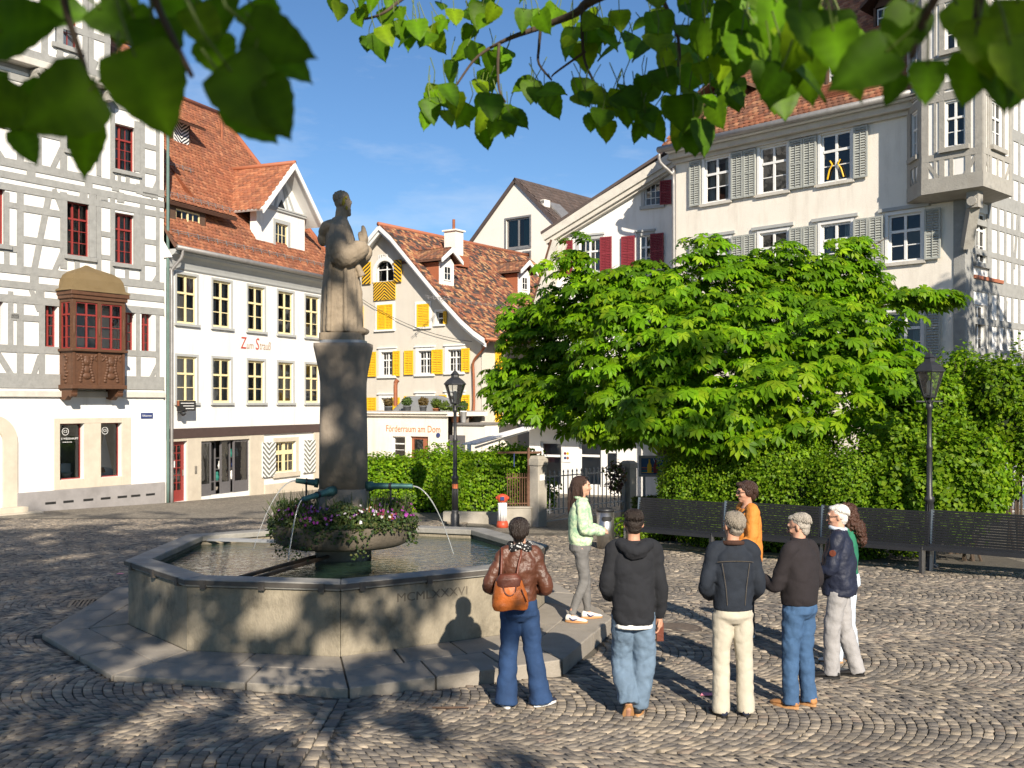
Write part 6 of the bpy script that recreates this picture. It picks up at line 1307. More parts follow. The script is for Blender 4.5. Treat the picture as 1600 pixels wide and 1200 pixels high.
Wn = ground(790, 819); d = Wn - G0; e = empty('low_wall', G0, math.atan2(d.y, d.x), 'low granite wall carrying a rusty railing left of the gate', 'wall'); LW = Vector((d.x, d.y)).length
MB().box(pw, LW, -.12, .12, -.1, 27 * k0_).build('wall_block', 'granite', e, bevel=.02); MB().box(pw, LW + .03, -.14, .14, 27 * k0_ + .002, 28 * k0_ + .02).build('coping', 'granite', e)
er = empty('rusty_railing', G0 + Vector((0, 0, 29 * k0_)), math.atan2(d.y, d.x), 'rusty iron railing with tall post and arm by the gate', 'railing')
for q in range(9): x = pw + .1 + (LW - pw - .15) * q / 8; MB().tube([(x, 0, 0), (x, 0, 52 * k0_)], .014, 6).build('bar', 'rust', er)
for z in (.08, 45 * k0_): MB().bar((pw, 0, z), (LW, 0, z), .03).build('rail', 'rust', er)
MB().bar((pw + .06, 0, -.1), (pw + .06, 0, 92 * k0_), .06).bar((-pw * .6, -.03, 84 * k0_), (LW + .2, -.03, 84 * k0_), .06, .05).build('arm_post', 'rust', er); MB().box(LW * .72, LW * .75, -.02, .02, 62 * k0_, 83 * k0_).build('clasp', 'blue_enamel', er)
F0, F1 = ground(700, 812), ground(787, 806); F0.y += .6; F1.y += .6; d = F1 - F0; e = empty('iron_fence', F0, math.atan2(d.y, d.x), 'thin black iron fence in front of the left hedge', 'fence'); LF_ = Vector((d.x, d.y)).length
for q in range(17): x = LF_ * q / 16; MB().tube([(x, 0, 0), (x, 0, .98)], .012, 5).build('bar', 'iron', e)
for z in (.15, .92): MB().bar((0, 0, z), (LF_, 0, z), .03).build('rail', 'iron', e)
K0, K1 = ground(693, 813), ground(782, 817); d = K1 - K0; e = empty('kerb_stone', K0, math.atan2(d.y, d.x), 'pale low kerb stone along the foot of the left hedge', 'kerb'); MB().box(0, Vector((d.x, d.y)).length, -.1, .12, -.1, .24).build('block', 'granite', e, bevel=.02)
# rusty fence at far right
e = empty('garden_fence', ground(1530, 812) + Vector((0, .5, 0)), math.atan2(BD.y, BD.x), 'rusty spiked garden fence at the right edge', 'fence')
for q in range(22): x = q * .13; MB().tube([(x, 0, 0), (x, 0, 1.18)], .012, 5).lathe([(.02, 1.18), (.002, 1.26)], x, 0, 6).build('bar', 'rust', e)
for z in (.3, 1.08): MB().bar((0, 0, z), (2.8, 0, z), .03).build('rail', 'rust', e)
# poster case
Yp = 24.3; p0 = at(998, 745, Yp); p1 = at(1051, 712, Yp); w_ = p1.x - p0.x; h_ = p1.z - p0.z; gp = gz(p0.x, Yp)
e = empty('poster_case', (p0.x, Yp, gp), R(-6), 'glazed display case with blue wine poster beside the gate', 'poster case'); zb_ = p0.z - gp
mat('poster_blue', (.01, .07, .19), .4, .15, 2, 0, 20); mat('poster_green', (.03, .30, .14), .4, .05, 2, 0, 20)
MB().box(0, w_, 0, .12, zb_, zb_ + .06).box(0, w_, 0, .12, zb_ + h_ - .06, zb_ + h_).box(0, .06, .002, .12, zb_ + .06, zb_ + h_ - .06).box(w_ - .06, w_, .002, .12, zb_ + .06, zb_ + h_ - .06).box(.1, .16, .03, .1, -.1, zb_).box(w_ - .16, w_ - .1, .03, .1, -.1, zb_).build('case', 'plinth_grey', e)
po = MB().box(.06, w_ - .06, .03, .1, zb_ + .06, zb_ + h_ - .06).build('poster', 'poster_blue', e)
text('VinCop', .135, wallmat(w_ * .68, .025, zb_ + h_ * .76), 'white_plain', po, 'poster_lettering', .001)
for k, m_ in enumerate(('orange_text', 'red_paint', 'poster_green', 'shutter_yellow')): MB().box(.07, w_ - .07, .026, .029, zb_ + h_ * (.42 - .08 * k), zb_ + h_ * (.45 - .08 * k)).build('poster_stripe', m_, po)
for x, m_ in ((.24, 'shutter_yellow'), (.38, 'dark_red_paint')): MB().prism([(x * w_ * 1.3 - .05, zb_ + .09), (x * w_ * 1.3 + .05, zb_ + .09), (x * w_ * 1.3 + .05, zb_ + h_ * .55), (x * w_ * 1.3 + .018, zb_ + h_ * .68), (x * w_ * 1.3 + .018, zb_ + h_ * .82), (x * w_ * 1.3 - .018, zb_ + h_ * .82), (x * w_ * 1.3 - .018, zb_ + h_ * .68), (x * w_ * 1.3 - .05, zb_ + h_ * .55)], .015, .024).build('poster_bottle', m_, po)
mat('cover_iron', (.085, .068, .058), .7, .3, 12, .3, 50)
# covers let into the paving
P = ground(1058, 982); e = empty('manhole_cover', P, 0, 'rusty brown round manhole cover in the paving between the people', 'manhole cover'); f = MB(); f.lathe([(.30, -.03), (.30, .008), (.27, .010), (.02, .010)], 0, 0, 32)
for q in range(-5, 6): f.box(-math.sqrt(.26 ** 2 - (q * .045) ** 2), math.sqrt(.26 ** 2 - (q * .045) ** 2), q * .045 - .010, q * .045 + .010, .009, .016)
f.build('plate', 'cover_iron', e)
P = ground(143, 943); e = empty('drain_grate', P, R(15), 'iron drain grate in the paving left of the fountain step', 'drain'); MB().box(-.26, .26, -.26, .26, -.05, -.004).build('pit', 'black_plain', e); MB().box(-.27, -.23, -.27, .27, -.03, .012).box(.23, .27, -.27, .27, -.03, .012).box(-.23, .23, -.27, -.23, -.03, .011).box(-.23, .23, .23, .27, -.03, .011).build('frame', 'iron', e)
for q in range(9): MB().box(-.20 + .05 * q - .012, -.20 + .05 * q + .012, -.23, .23, -.02, .010).build('bar', 'iron', e)
# overhead wires
def wire(p, q, sag, nm, lab):
    p, q = Vector(p), Vector(q); e_ = MB().tube([p.lerp(q, t) - Vector((0, 0, sag * 4 * t * (1 - t))) for t in np.linspace(0, 1, 14)], .012, 5).build(nm, 'iron'); tag(e_, lab, 'cable', 'overhead cables')
pw1 = C_.o + C_.ax * -.2 - C_.into * .1
wire(C_.o + C_.ax * xC(566, 468) - C_.into * .12 + Vector((0, 0, zC(566, 466))), C_.o + C_.ax * xC(740, 534) - C_.into * .12 + Vector((0, 0, zC(740, 534))), .35, 'overhead_cable', 'dark sagging cable slanting across the beige gable wall')
# small litter
for (px, py, sz, m_, lab, nm) in ((704, 1108, .16, 'wood_brown', 'short brown twig lying on the setts near the walking jeans', 'twig'), (1110, 1086, .10, 'petal_pink', 'pink scrap of paper on the setts between two men', 'paper_scrap'), (188, 897, .06, 'petal_pink', 'tiny pink petal on the shaded setts left of the basin', 'petal'), (540, 0, 0, '', '', '')):
    if not lab: continue
    if m_ == 'petal_pink' and m_ not in MATS: mat('petal_pink', (.75, .25, .32), .7, .1, 5, 0, 10)
    P = ground(px, py, .006); e = MB().tube([(-sz, .01, .012), (-sz * .2, -.01, .016), (sz * .5, .008, .014), (sz, 0, .01)], [.007, .011, .009, .005], 6, sm=3).build(nm, m_) if nm == 'twig' else MB().add([(-sz, -.03, .004), (sz, -.05, .010), (sz * .8, .05, .004), (-sz * .7, .04, .016)], [(0, 1, 2, 3)]).build(nm, m_)
    e.location = P; tag(e, lab, nm.replace('_', ' '))
# ------------------------------------------------------------------ planting
mat('bark', (.10, .075, .055), .95, .3, 8, .8, 30, stretch=(1, 1, .3))
mat('twig_bark', (.07, .05, .035), .9, .3, 10, .4, 40)
mat('stalk', (.10, .15, .02), .6, .1, 5, 0, 30)
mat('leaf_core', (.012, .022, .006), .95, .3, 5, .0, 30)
mat('leaf', (1, 1, 1), .5, .14, 5, .0, 30, tint=True, trans=.40, spec=.22)
GREENS = np.array([(.125, .265, .005), (.10, .225, .005), (.165, .30, .006), (.075, .175, .006), (.21, .33, .010)])
def tints(n, pal=GREENS, p=None): return pal[RNG.choice(len(pal), n, p=p)] * RNG.uniform(.7, 1.3, (n, 1)) * [1.08, 1.05, 1]
# palmate leaf of a chestnut: six drooping folded leaflets
def palmate():
    V, F = [], []
    for a, l in ((-1.9, .62), (-1.15, .85), (-.38, 1.0), (.38, 1.0), (1.15, .85), (1.9, .62)):
        d = np.array([math.sin(a), math.cos(a), 0]); s_ = np.array([math.cos(a), -math.sin(a), 0]); o = len(V)
        V += [(0, 0, 0), tuple(d * l * .62 + s_ * l * .21 + np.array([0, 0, -.07 * l])), tuple(d * l * .62 + np.array([0, 0, -.13 * l])), tuple(d * l * .62 - s_ * l * .21 + np.array([0, 0, -.07 * l])), tuple(d * l + np.array([0, 0, -.34 * l]))]
        F += [(o, o + 1, o + 2), (o, o + 2, o + 3), (o + 2, o + 1, o + 4), (o + 2, o + 4, o + 3)]
    return np.array(V), np.array(F)
PV, PF = palmate()
def noise_dir(v, f, s): return np.sin(v[:, 0] * f + s) * np.sin(v[:, 1] * f * 1.3 + 2 * s) * np.sin(v[:, 2] * f * .9 + 3 * s)

# chestnut tree behind the benches: lobes placed where its boughs hang
lob = [(850, 560, 78, 85, 28.2), (915, 480, 72, 52, 26), (895, 625, 85, 50, 26.2), (1000, 560, 105, 115, 24), (1000, 455, 85, 48, 25.2), (1110, 470, 95, 66, 25), (1120, 580, 120, 110, 22.8), (1215, 435, 70, 48, 25.4), (1240, 530, 110, 85, 24.5), (1325, 452, 55, 55, 25.2), (1335, 545, 95, 72, 22.5), (1385, 615, 62, 62, 21.6), (1250, 630, 125, 66, 21.2), (1060, 655, 105, 48, 21.8), (1130, 680, 80, 34, 21.8), (815, 500, 34, 30, 28.2), (905, 425, 22, 42, 25), (1108, 400, 20, 32, 25), (1335, 400, 20, 28, 25.2), (1430, 470, 58, 16, 24.2), (960, 670, 70, 30, 24.6), (805, 615, 46, 42, 28.6), (1180, 690, 90, 30, 21.2)]
TP = base_at(1045, 25.3)
chest = empty('chestnut_tree', TP, 0, 'broad chestnut tree with bright green palmate leaves above the ivy hedge', 'tree')
pos, nor, lt = [], [], []; hub = np.array([TP.x + .4, TP.y + .3, 3.2])
for (px, py, rx, ry, Y) in lob:
    c = np.array(at(px, py, Y)); k = Y / FPX; r3 = np.array([rx * k, max(rx * k * .62, .25), ry * k]); area = r3[0] * r3[2]
    nc = int(36 * area ** .75) + 5; v = RNG.normal(size=(nc, 3)); v /= np.linalg.norm(v, axis=1, keepdims=True); v[v[:, 1] > .3, 1] *= -1
    rad = RNG.uniform(.72, 1.0, nc) * (1 + .25 * noise_dir(v, 6.0, px * .1)); cc = c + v * rad[:, None] * r3
    if rx <= 45: cc = c + RNG.normal(0, .55, (nc, 3)) * r3
    for q in range(nc):                                          # each spray: leaves fanned over a small umbrella
        m_ = RNG.integers(9, 17); u_ = RNG.normal(size=(m_, 3)); u_[:, 2] = np.abs(u_[:, 2]) * .8; u_ /= np.linalg.norm(u_, axis=1, keepdims=True); sc_ = RNG.uniform(.24, .44)
        pos.append(cc[q] + u_ * [sc_, sc_, sc_ * .55]); nor.append(u_ * .8 + [0, -.12, .85] + v[q] * .25 + RNG.normal(0, .22, (m_, 3))); lt.append(np.full(m_, random.uniform(.7, 1.2)))
    if rx > 45:                                                  # leaves deeper in the crown
        m_ = int(300 * area ** .8); u_ = RNG.normal(size=(m_, 3)); u_ /= np.linalg.norm(u_, axis=1, keepdims=True); pos.append(c + u_ * RNG.uniform(.1, .92, (m_, 1)) ** .6 * r3); nor.append(u_ * .5 + [0, 0, .7] + RNG.normal(0, .4, (m_, 3))); lt.append(np.full(m_, .85))
pos = np.concatenate(pos); nor = np.concatenate(nor); n_ = len(pos)
out = pos - hub; out[:, 2] -= 1.1 + RNG.uniform(0, 1.2, n_)       # leaf tips hang outwards and down
rot = frames(nor, up=out + RNG.normal(0, .5, (n_, 3))); lt = np.concatenate(lt); size = RNG.uniform(.12, .31, n_); T = tints(n_, p=[.28, .26, .18, .18, .10]) * lt[:, None]
front = np.argsort(pos[:, 1] + 100 * (rot[:, 1, 2] > -.1))[:300]
rest = np.setdiff1d(np.arange(n_), front)
V, F, TT = scatter(PV, PF, pos[rest] - np.array(TP), rot[rest], size[rest], T[rest]); crown = tag(link('crown', fastmesh('crown', V, F, 'leaf', TT), chest), kind='stuff')
lmesh = [fastmesh('leaf', PV, PF, 'leaf', np.repeat(t[None], len(PV), axis=0)) for t in tints(10)]
for i in front:
    o = link('leaf', lmesh[i % 10], chest); M3 = Matrix(rot[i].tolist()).to_4x4(); o.matrix_local = Matrix.Translation(Vector(pos[i]) - TP) @ M3 @ Matrix.Diagonal((size[i],) * 3 + (1,))
hubv = Vector(hub) - TP
MB().tube([(0, 0, -.2), (.03, .02, .8), (-.05, .05, 1.8), (hubv.x * .5, hubv.y * .5, hubv.z)], [.36, .27, .24, .2], 14, sm=4).build('trunk', 'bark', chest, True)
for li, (px, py, rx, ry, Y) in enumerate(lob):
    c = at(px, py, Y + .3) - TP; s0 = Vector((hubv.x * .5, hubv.y * .5, hubv.z - .5 + .4 * random.random())); mid_ = s0.lerp(c, .5) + Vector((0, .3, .45))
    bl = MB().tube([s0, mid_, c, c + (c - mid_) * .35], [.085, .05, .022, .008], 7, sm=4)
    for q in range(5):
        st_ = mid_.lerp(c, random.random()); bl.tube([st_, st_ + Vector((random.uniform(-.9, .9), random.uniform(-.8, .1), random.uniform(-.2, .8)))], [.016, .005], 5)
    bl.build('limb', 'twig_bark', chest, True)

# boxy leaf masses: core plus a coat of small leaves
def leaf_mass(name, label, cat, blobs, dens, leafsize, pal, tmpl=(diam, diamf), core=True, group=None, upmix=.35, rough=.16, f=2.3, hole=0.0):
    """blobs: ('box', cx, cy, z0, hx, hy, hz, rz) or ('ell', cx, cy, cz, rx, ry, rz)"""
    b0 = blobs[0]; base = Vector((b0[1], b0[2], gz(b0[1], b0[2]))); e = empty(name, base, 0, label, cat, group); P_, N_ = [], []; cm = MB()
    for b in blobs:
        if b[0] == 'box':
            _, cx_, cy_, z0, hx, hy, hz, rz_ = b; A_ = [hy * hz, hy * hz, hx * hz * 1.0, hx * hz, hx * hy]; n_ = int(sum(A_) * 4 * dens); s_ = RNG.choice(5, n_, p=np.array(A_) / sum(A_))
            u, v = RNG.uniform(-1, 1, n_), RNG.uniform(-1, 1, n_); L = np.zeros((n_, 3)); Nn = np.zeros((n_, 3))
            for k, (ax_, sg) in enumerate(((0, 1), (0, -1), (1, 1), (1, -1), (2, 1))):
                m = s_ == k; o2 = [i for i in range(3) if i != ax_]; L[m, ax_] = sg; L[m, o2[0]] = u[m]; L[m, o2[1]] = v[m]; Nn[m, ax_] = sg
            rr_ = np.clip(np.linalg.norm(L[:, :2], axis=1), 1, 1.35); L[:, 2] -= np.where(L[:, 2] > .6, (rr_ - 1) * .35, 0)
            W = L * [hx, hy, hz]; W += Nn * (RNG.uniform(-.7, .35, n_) * rough + rough * noise_dir(W, f, cx_))[:, None]; W[:, 2] += hz
            c_, s2 = math.cos(rz_), math.sin(rz_); Rm = np.array([[c_, -s2, 0], [s2, c_, 0], [0, 0, 1]]); P_.append(W @ Rm.T + [cx_, cy_, z0]); N_.append(Nn @ Rm.T)
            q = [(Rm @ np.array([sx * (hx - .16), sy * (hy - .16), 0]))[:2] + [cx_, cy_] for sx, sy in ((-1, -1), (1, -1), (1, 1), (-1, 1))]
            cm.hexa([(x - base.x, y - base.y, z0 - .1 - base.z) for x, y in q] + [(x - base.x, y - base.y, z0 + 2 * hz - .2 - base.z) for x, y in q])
        else:
            _, cx_, cy_, cz, rx, ry, rz_ = b; n_ = int(dens * 4 * (rx * ry + rx * rz_ + ry * rz_)); v = RNG.normal(size=(n_, 3)); v /= np.linalg.norm(v, axis=1, keepdims=True); v[v[:, 1] > .5, 1] *= -1
            rd = RNG.uniform(.7, 1.06, n_) + rough * 1.3 * noise_dir(v, 5, cx_ * 3); P_.append(np.array([cx_, cy_, cz]) + v * rd[:, None] * [rx, ry, rz_]); N_.append(v)
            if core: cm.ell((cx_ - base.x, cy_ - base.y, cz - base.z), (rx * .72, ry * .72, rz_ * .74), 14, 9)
    P_ = np.concatenate(P_); N_ = np.concatenate(N_); n_ = len(P_)
    rot = frames(N_ + [0, 0, upmix] + RNG.normal(0, .55, (n_, 3))); V, F, TT = scatter(*tmpl, P_ - np.array(base), rot, RNG.uniform(leafsize * .65, leafsize * 1.3, n_), tints(n_, pal))
    tag(link('foliage', fastmesh('foliage', V, F, 'leaf', TT), e), kind='stuff')
    if core: cm.build('dark_core', 'leaf_core', e)  # solid filler; the shade between the leaves is put into its dark colour
    return e
HG = np.array([(.125, .25, .008), (.155, .28, .008), (.095, .195, .008), (.20, .31, .012)])
IV = np.array([(.11, .215, .008), (.14, .25, .010), (.08, .165, .008), (.18, .28, .014)])
DK = np.array([(.04, .08, .015), (.06, .10, .018), (.075, .11, .02), (.10, .12, .03)])
p = base_at(770, 27.9); hz_ = (zat(712, 27.9) - p.z) / 2
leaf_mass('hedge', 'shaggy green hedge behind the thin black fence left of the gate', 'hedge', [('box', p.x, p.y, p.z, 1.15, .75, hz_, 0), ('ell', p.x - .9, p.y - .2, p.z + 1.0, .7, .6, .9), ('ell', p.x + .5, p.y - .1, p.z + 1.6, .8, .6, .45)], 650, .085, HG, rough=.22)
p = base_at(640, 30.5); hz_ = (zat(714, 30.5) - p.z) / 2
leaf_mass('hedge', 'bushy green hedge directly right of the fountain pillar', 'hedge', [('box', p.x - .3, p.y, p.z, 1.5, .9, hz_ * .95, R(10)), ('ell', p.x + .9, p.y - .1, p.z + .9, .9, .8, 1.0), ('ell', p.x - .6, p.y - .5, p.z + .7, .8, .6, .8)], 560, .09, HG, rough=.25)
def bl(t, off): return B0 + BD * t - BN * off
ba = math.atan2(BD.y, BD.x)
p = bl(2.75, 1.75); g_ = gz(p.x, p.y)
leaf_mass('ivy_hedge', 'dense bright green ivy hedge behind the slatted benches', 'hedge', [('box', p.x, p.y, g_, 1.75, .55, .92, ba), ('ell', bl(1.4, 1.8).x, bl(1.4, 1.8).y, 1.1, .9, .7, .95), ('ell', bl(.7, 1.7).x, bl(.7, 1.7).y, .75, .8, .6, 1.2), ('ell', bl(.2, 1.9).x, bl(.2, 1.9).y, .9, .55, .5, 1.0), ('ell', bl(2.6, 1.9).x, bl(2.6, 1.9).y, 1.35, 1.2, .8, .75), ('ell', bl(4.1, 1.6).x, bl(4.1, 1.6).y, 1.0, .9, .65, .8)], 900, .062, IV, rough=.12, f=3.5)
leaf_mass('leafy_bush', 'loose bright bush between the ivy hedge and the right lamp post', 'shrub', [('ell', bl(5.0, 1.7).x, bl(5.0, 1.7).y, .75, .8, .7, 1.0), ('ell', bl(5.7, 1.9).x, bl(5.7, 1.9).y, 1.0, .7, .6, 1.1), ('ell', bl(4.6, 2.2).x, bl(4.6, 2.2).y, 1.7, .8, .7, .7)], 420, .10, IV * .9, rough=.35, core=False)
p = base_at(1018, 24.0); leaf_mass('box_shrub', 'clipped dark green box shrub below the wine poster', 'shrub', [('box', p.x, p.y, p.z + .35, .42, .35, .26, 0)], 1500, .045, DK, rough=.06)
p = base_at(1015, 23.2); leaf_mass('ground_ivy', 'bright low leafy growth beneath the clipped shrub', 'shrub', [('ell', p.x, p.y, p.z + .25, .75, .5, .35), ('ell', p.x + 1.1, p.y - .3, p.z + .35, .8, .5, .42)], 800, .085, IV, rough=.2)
# shrubs right of the lamp
for i, (px, py, rx, ry, Y, lab, pal) in enumerate(((1415, 745, 62, 75, 20.6, 'bright leafy shrub beside the right lamp post foot', IV), (1500, 655, 70, 95, 20.2, 'tall loose green shrub right of the right lamp lantern', HG), (1585, 650, 75, 100, 19.8, 'darker tall shrub filling the right picture edge', HG * .75), (1520, 745, 60, 60, 19.2, 'low spreading shrub behind the rusty garden fence', HG), (1400, 660, 60, 60, 21.5, 'round leafy shrub under the chestnut beside the lamp post', HG))):
    c = at(px, py, Y); k = Y / FPX; g_ = gz(c.x, Y)
    bl_ = [('ell', c.x, Y, c.z, rx * k, rx * k * .8, ry * k)]
    for q in range(7):
        a = random.uniform(0, 6.28); bl_.append(('ell', c.x + rx * k * .7 * math.cos(a), Y + random.uniform(-.5, .3), c.z + ry * k * .75 * math.sin(a), rx * k * .45, rx * k * .4, ry * k * .42))
    e = leaf_mass('garden_shrub', lab, 'shrub', bl_, 420, .085, pal, group='garden shrubs at the right', rough=.3)
    f = MB(); b_ = e.location
    for q in range(6): f.tube([(random.uniform(-.2, .2), random.uniform(-.1, .2), -.1), (random.uniform(-.3, .3), 0, (c.z - g_) * .6), (random.uniform(-.7, .7), random.uniform(-.4, .3), (c.z - g_) + ry * k * .95)], [.03, .02, .006], 6, sm=3)
    f.build('stems', 'twig_bark', e)
# garden plants glimpsed behind the gate
for px, py, r_, Y, pal, lab in ((962, 745, 15, 27.5, DK, 'small purple-leaved shrub behind the right end of the iron gate'), (858, 770, 14, 27.5, HG, 'small green shrub behind the left half of the gate')):
    c = at(px, py, Y); k = Y / FPX; pal2 = np.array([(.09, .05, .07), (.07, .11, .03), (.12, .08, .10)]) if 'purple' in lab else pal
    leaf_mass('yard_shrub', lab, 'shrub', [('ell', c.x, Y, c.z, r_ * k, r_ * k * .8, r_ * k * 1.7)], 420, .09, pal2, rough=.4, core=False)

# ------------------------------------------------------------------ linden overhead: trunk stands behind the camera
LP = Vector((-3.9, -3.6, 0)); lin = empty('linden_tree', LP, 0, 'linden tree whose leafy branches hang into the top of the view', 'tree')
def heart(nseg=11, serr=.018):
    """pointed heart-shaped leaf along +y, folded on its midrib and drooping"""
    V, F = [], []; side = []
    for k in range(nseg + 1):
        t = k / nseg; w_ = .455 * (math.sin(math.pi * min(1, t ** .62 * 1.0)) ** .75) * (1 - .30 * t); y = t - .10 * math.sin(math.pi * min(t * 3.2, 1)) * (1 if t < .31 else 0)
        if t > .84: w_ *= (1 - (t - .84) / .16 * .62)
        side.append((w_ * (1 + (serr * 3 if k % 2 else -serr)), y, t))
    for k, (w_, y, t) in enumerate(side):
        dz = -.16 * t * t; V += [(0, max(t, 0), dz - .02), (w_ * .55, y, dz + .035), (w_, y - .015, dz + .02), (-w_ * .55, y, dz + .035), (-w_, y - .015, dz + .02)]
    for k in range(nseg):
        a, b = k * 5, (k + 1) * 5
        F += [(a, a + 1, b + 1), (a, b + 1, b), (a + 1, a + 2, b + 2), (a + 1, b + 2, b + 1), (a, b, b + 3), (a, b + 3, a + 3), (a + 3, b + 3, b + 4), (a + 3, b + 4, a + 4)]
    return np.array(V), np.array(F)
HV, HF_ = heart()
LG = np.array([(.065, .15, .003), (.085, .18, .003), (.05, .12, .003), (.15, .25, .005)])
VN = np.ones((len(HV), 1)); VN[0::5] = 1.6
for k in range(0, len(HV), 10): VN[k + 1:k + 5] = 1.22
hm = [fastmesh('leaf', HV, HF_, 'leaf', t[None] * VN, True) for t in tints(10, LG)]
stalks = MB()
def leaf_at(P, size, tipdir, nrm):
    b_ = Vector(P) - LP; t_ = Vector(tipdir).normalized(); stalks.tube([b_ + t_ * size * .1, b_ - t_ * size * .3 + Vector((0, 0, size * .1)), b_ - t_ * size * .5 + Vector((random.uniform(-.2, .2) * size, 0, size * .35))], .0011 + size * .004, 5)
    M3 = Matrix(frames(np.array([nrm]), up=np.array([tipdir]))[0].tolist()).to_4x4(); o = link('leaf', random.choice(hm), lin)
    o.matrix_local = Matrix.Translation(Vector(P) - LP) @ M3 @ Matrix.Diagonal((size * random.uniform(.85, 1.05), size, size, 1)); return o
clus = [(560, 12, 6, 30, 3.2), (610, 32, 7, 30, 3.0), (655, 48, 7, 26, 3.0), (715, 38, 6, 24, 3.1), (745, 16, 5, 20, 3.1), (730, 84, 4, 16, 3.1), (775, 98, 4, 12, 3.1), (690, 150, 4, 16, 3.0), (672, 180, 3, 13, 3.0), (708, 182, 3, 12, 3.0), (765, 160, 4, 16, 3.0), (780, 190, 5, 14, 3.0), (800, 178, 3, 10, 3), (845, 145, 5, 15, 3), (885, 75, 3, 20, 3), (920, 38, 7, 25, 3), (950, 60, 5, 20, 3), (915, 150, 5, 16, 2.9), (940, 190, 5, 16, 2.8), (970, 160, 5, 17, 2.8), (1000, 140, 5, 20, 2.7), (1010, 188, 5, 14, 2.7), (1058, 180, 6, 20, 2.6), (1090, 212, 4, 14, 2.5), (1000, 55, 7, 26, 2.8), (1050, 60, 8, 30, 2.6), (1080, 118, 7, 25, 2.5), (1130, 148, 7, 22, 2.4), (1180, 108, 7, 25, 2.2), (1120, 55, 8, 30, 2.3), (1175, 50, 7, 30, 1.9), (1230, 38, 7, 34, 1.6), (1290, 50, 6, 34, 1.4), (1245, 105, 5, 25, 1.5), (1205, 75, 5, 25, 1.7), (820, 10, 4, 20, 3.1), (860, 15, 3, 16, 3.0), (1215, 150, 3, 12, 1.9), (1085, 20, 6, 34, 2.4), (1150, 15, 6, 34, 2.0)]
for (px, py, n_, sp_, Y) in clus:
    for q in range(int(n_ * 1.2 + random.random())):
        P = at(px + random.gauss(0, sp_ * .8), py - 18 * 3 / Y * .6 + random.gauss(0, sp_ * .7), Y + random.uniform(-.18, .18)); leaf_at(P, random.uniform(.052, .094) * (1 if Y > 2 else .92), (random.gauss(0, .4), random.gauss(0, .4), -1), (random.gauss(0, .45), -1, random.gauss(.35, .5)))
# the close leaves, out of focus
near = [(-8, 50, 140, 92, .95), (150, 135, 150, -62, .92), (140, 192, 98, -10, .98), (28, 200, 70, 28, 1.0), (205, 75, 165, 24, .9), (238, 30, 120, 8, .95), (350, 100, 165, 44, .9), (385, 40, 125, 62, .93), (300, 10, 95, 30, 1.0), (-10, 155, 100, 70, 1.0), (-5, 110, 90, -10, 1.05), (150, 10, 100, 60, 1.0), (265, -15, 100, 40, 1.02), (240, 95, 130, 15, .94), (365, 150, 105, 40, .96), (425, 75, 90, 50, .98), (-10, 10, 80, 60, 1.05), (190, -10, 95, -10, 1.0), (80, 150, 90, -80, 1.0), (410, 125, 110, 25, .92), (330, 60, 95, 20, 1.0), (205, 20, 100, 30, 1.0), (60, 10, 90, 80, 1.05), (390, 5, 90, 40, 1.05), (345, -5, 90, 10, 1.05),
        (1300, 40, 105, 10, 1.15), (1312, 92, 85, 20, 1.15), (1395, 75, 125, -60, 1.0), (1450, 95, 78, 0, .95), (1490, 0, 110, 40, 1.05), (1530, 30, 110, 10, .95), (1575, 60, 120, 20, .95), (1520, 85, 95, -10, .95), (1590, 0, 110, 0, 1.0), (1555, 95, 90, 15, .98), (1250, 15, 95, 0, 1.2), (1600, 95, 90, -10, .95), (1430, 10, 115, -30, 1.0), (1405, 115, 60, -20, 1.0)]
for (px, py, L_, ang, Y) in near:
    P = at(px, py, Y + random.uniform(-.03, .03)); a = R(ang); size = L_ * Y / FPX
    leaf_at(P, size * .92, (math.sin(a), random.uniform(-.25, .25), -math.cos(a)), (random.gauss(0, .25), -1, random.gauss(.1, .3)))
stalks.build('leaf_stalks', 'stalk', lin, kind='stuff')
def branch(pts, r0, r1):
    P = [at(a, b, y) - LP if not isinstance(a, Vector) else a - LP for a, b, y in pts]; n_ = len(P); MB().tube(P, [r0 + (r1 - r0) * i / (n_ - 1) for i in range(n_)], 7, sm=4).build('branch', 'twig_bark', lin, True)
branch([(1250, -120, 1.6), (1020, -40, 2.6), (925, 0, 2.9), (900, 20, 2.95), (850, 40, 3), (800, 58, 3), (765, 75, 3.05)], .02, .004)
branch([(845, 42, 3), (842, 75, 3), (842, 100, 3), (862, 125, 3)], .005, .003); branch([(780, 68, 3), (778, 100, 3), (780, 140, 3), (790, 160, 3)], .005, .003); branch([(765, 75, 3), (740, 95, 3), (712, 135, 3)], .005, .003)
branch([(910, 10, 2.9), (910, 60, 2.9), (915, 100, 2.9), (935, 140, 2.8)], .006, .003); branch([(915, 80, 2.9), (870, 112, 2.95), (862, 120, 3)], .004, .002); branch([(1020, -30, 2.6), (1060, 60, 2.6), (1055, 150, 2.6)], .007, .003); branch([(1200, -60, 2.0), (1130, 50, 2.3), (1120, 130, 2.4)], .008, .003)
branch([(1480, -150, .9), (1470, -30, .95), (1440, 40, 1.0), (1425, 90, 1.0)], .006, .003); branch([(1540, -120, .9), (1530, 0, .95), (1520, 60, .95)], .006, .003); branch([(220, -150, .8), (240, -10, .95), (270, 60, .95), (300, 120, .95)], .005, .0025); branch([(90, -150, .9), (100, 0, 1.0), (130, 100, .98), (150, 180, .98)], .005, .002); branch([(720, -60, 3.1), (640, -10, 3.1), (600, 20, 3.05), (570, 30, 3.1)], .008, .003)
MB().tube([(0, 0, -.3), (.05, 0, 1.2), (0, .1, 2.6), (.3, .3, 4.2), (.5, .6, 6.5), (.6, .7, 9.5)], [.42, .33, .30, .26, .18, .06], 16, sm=4).build('trunk', 'bark', lin, True)
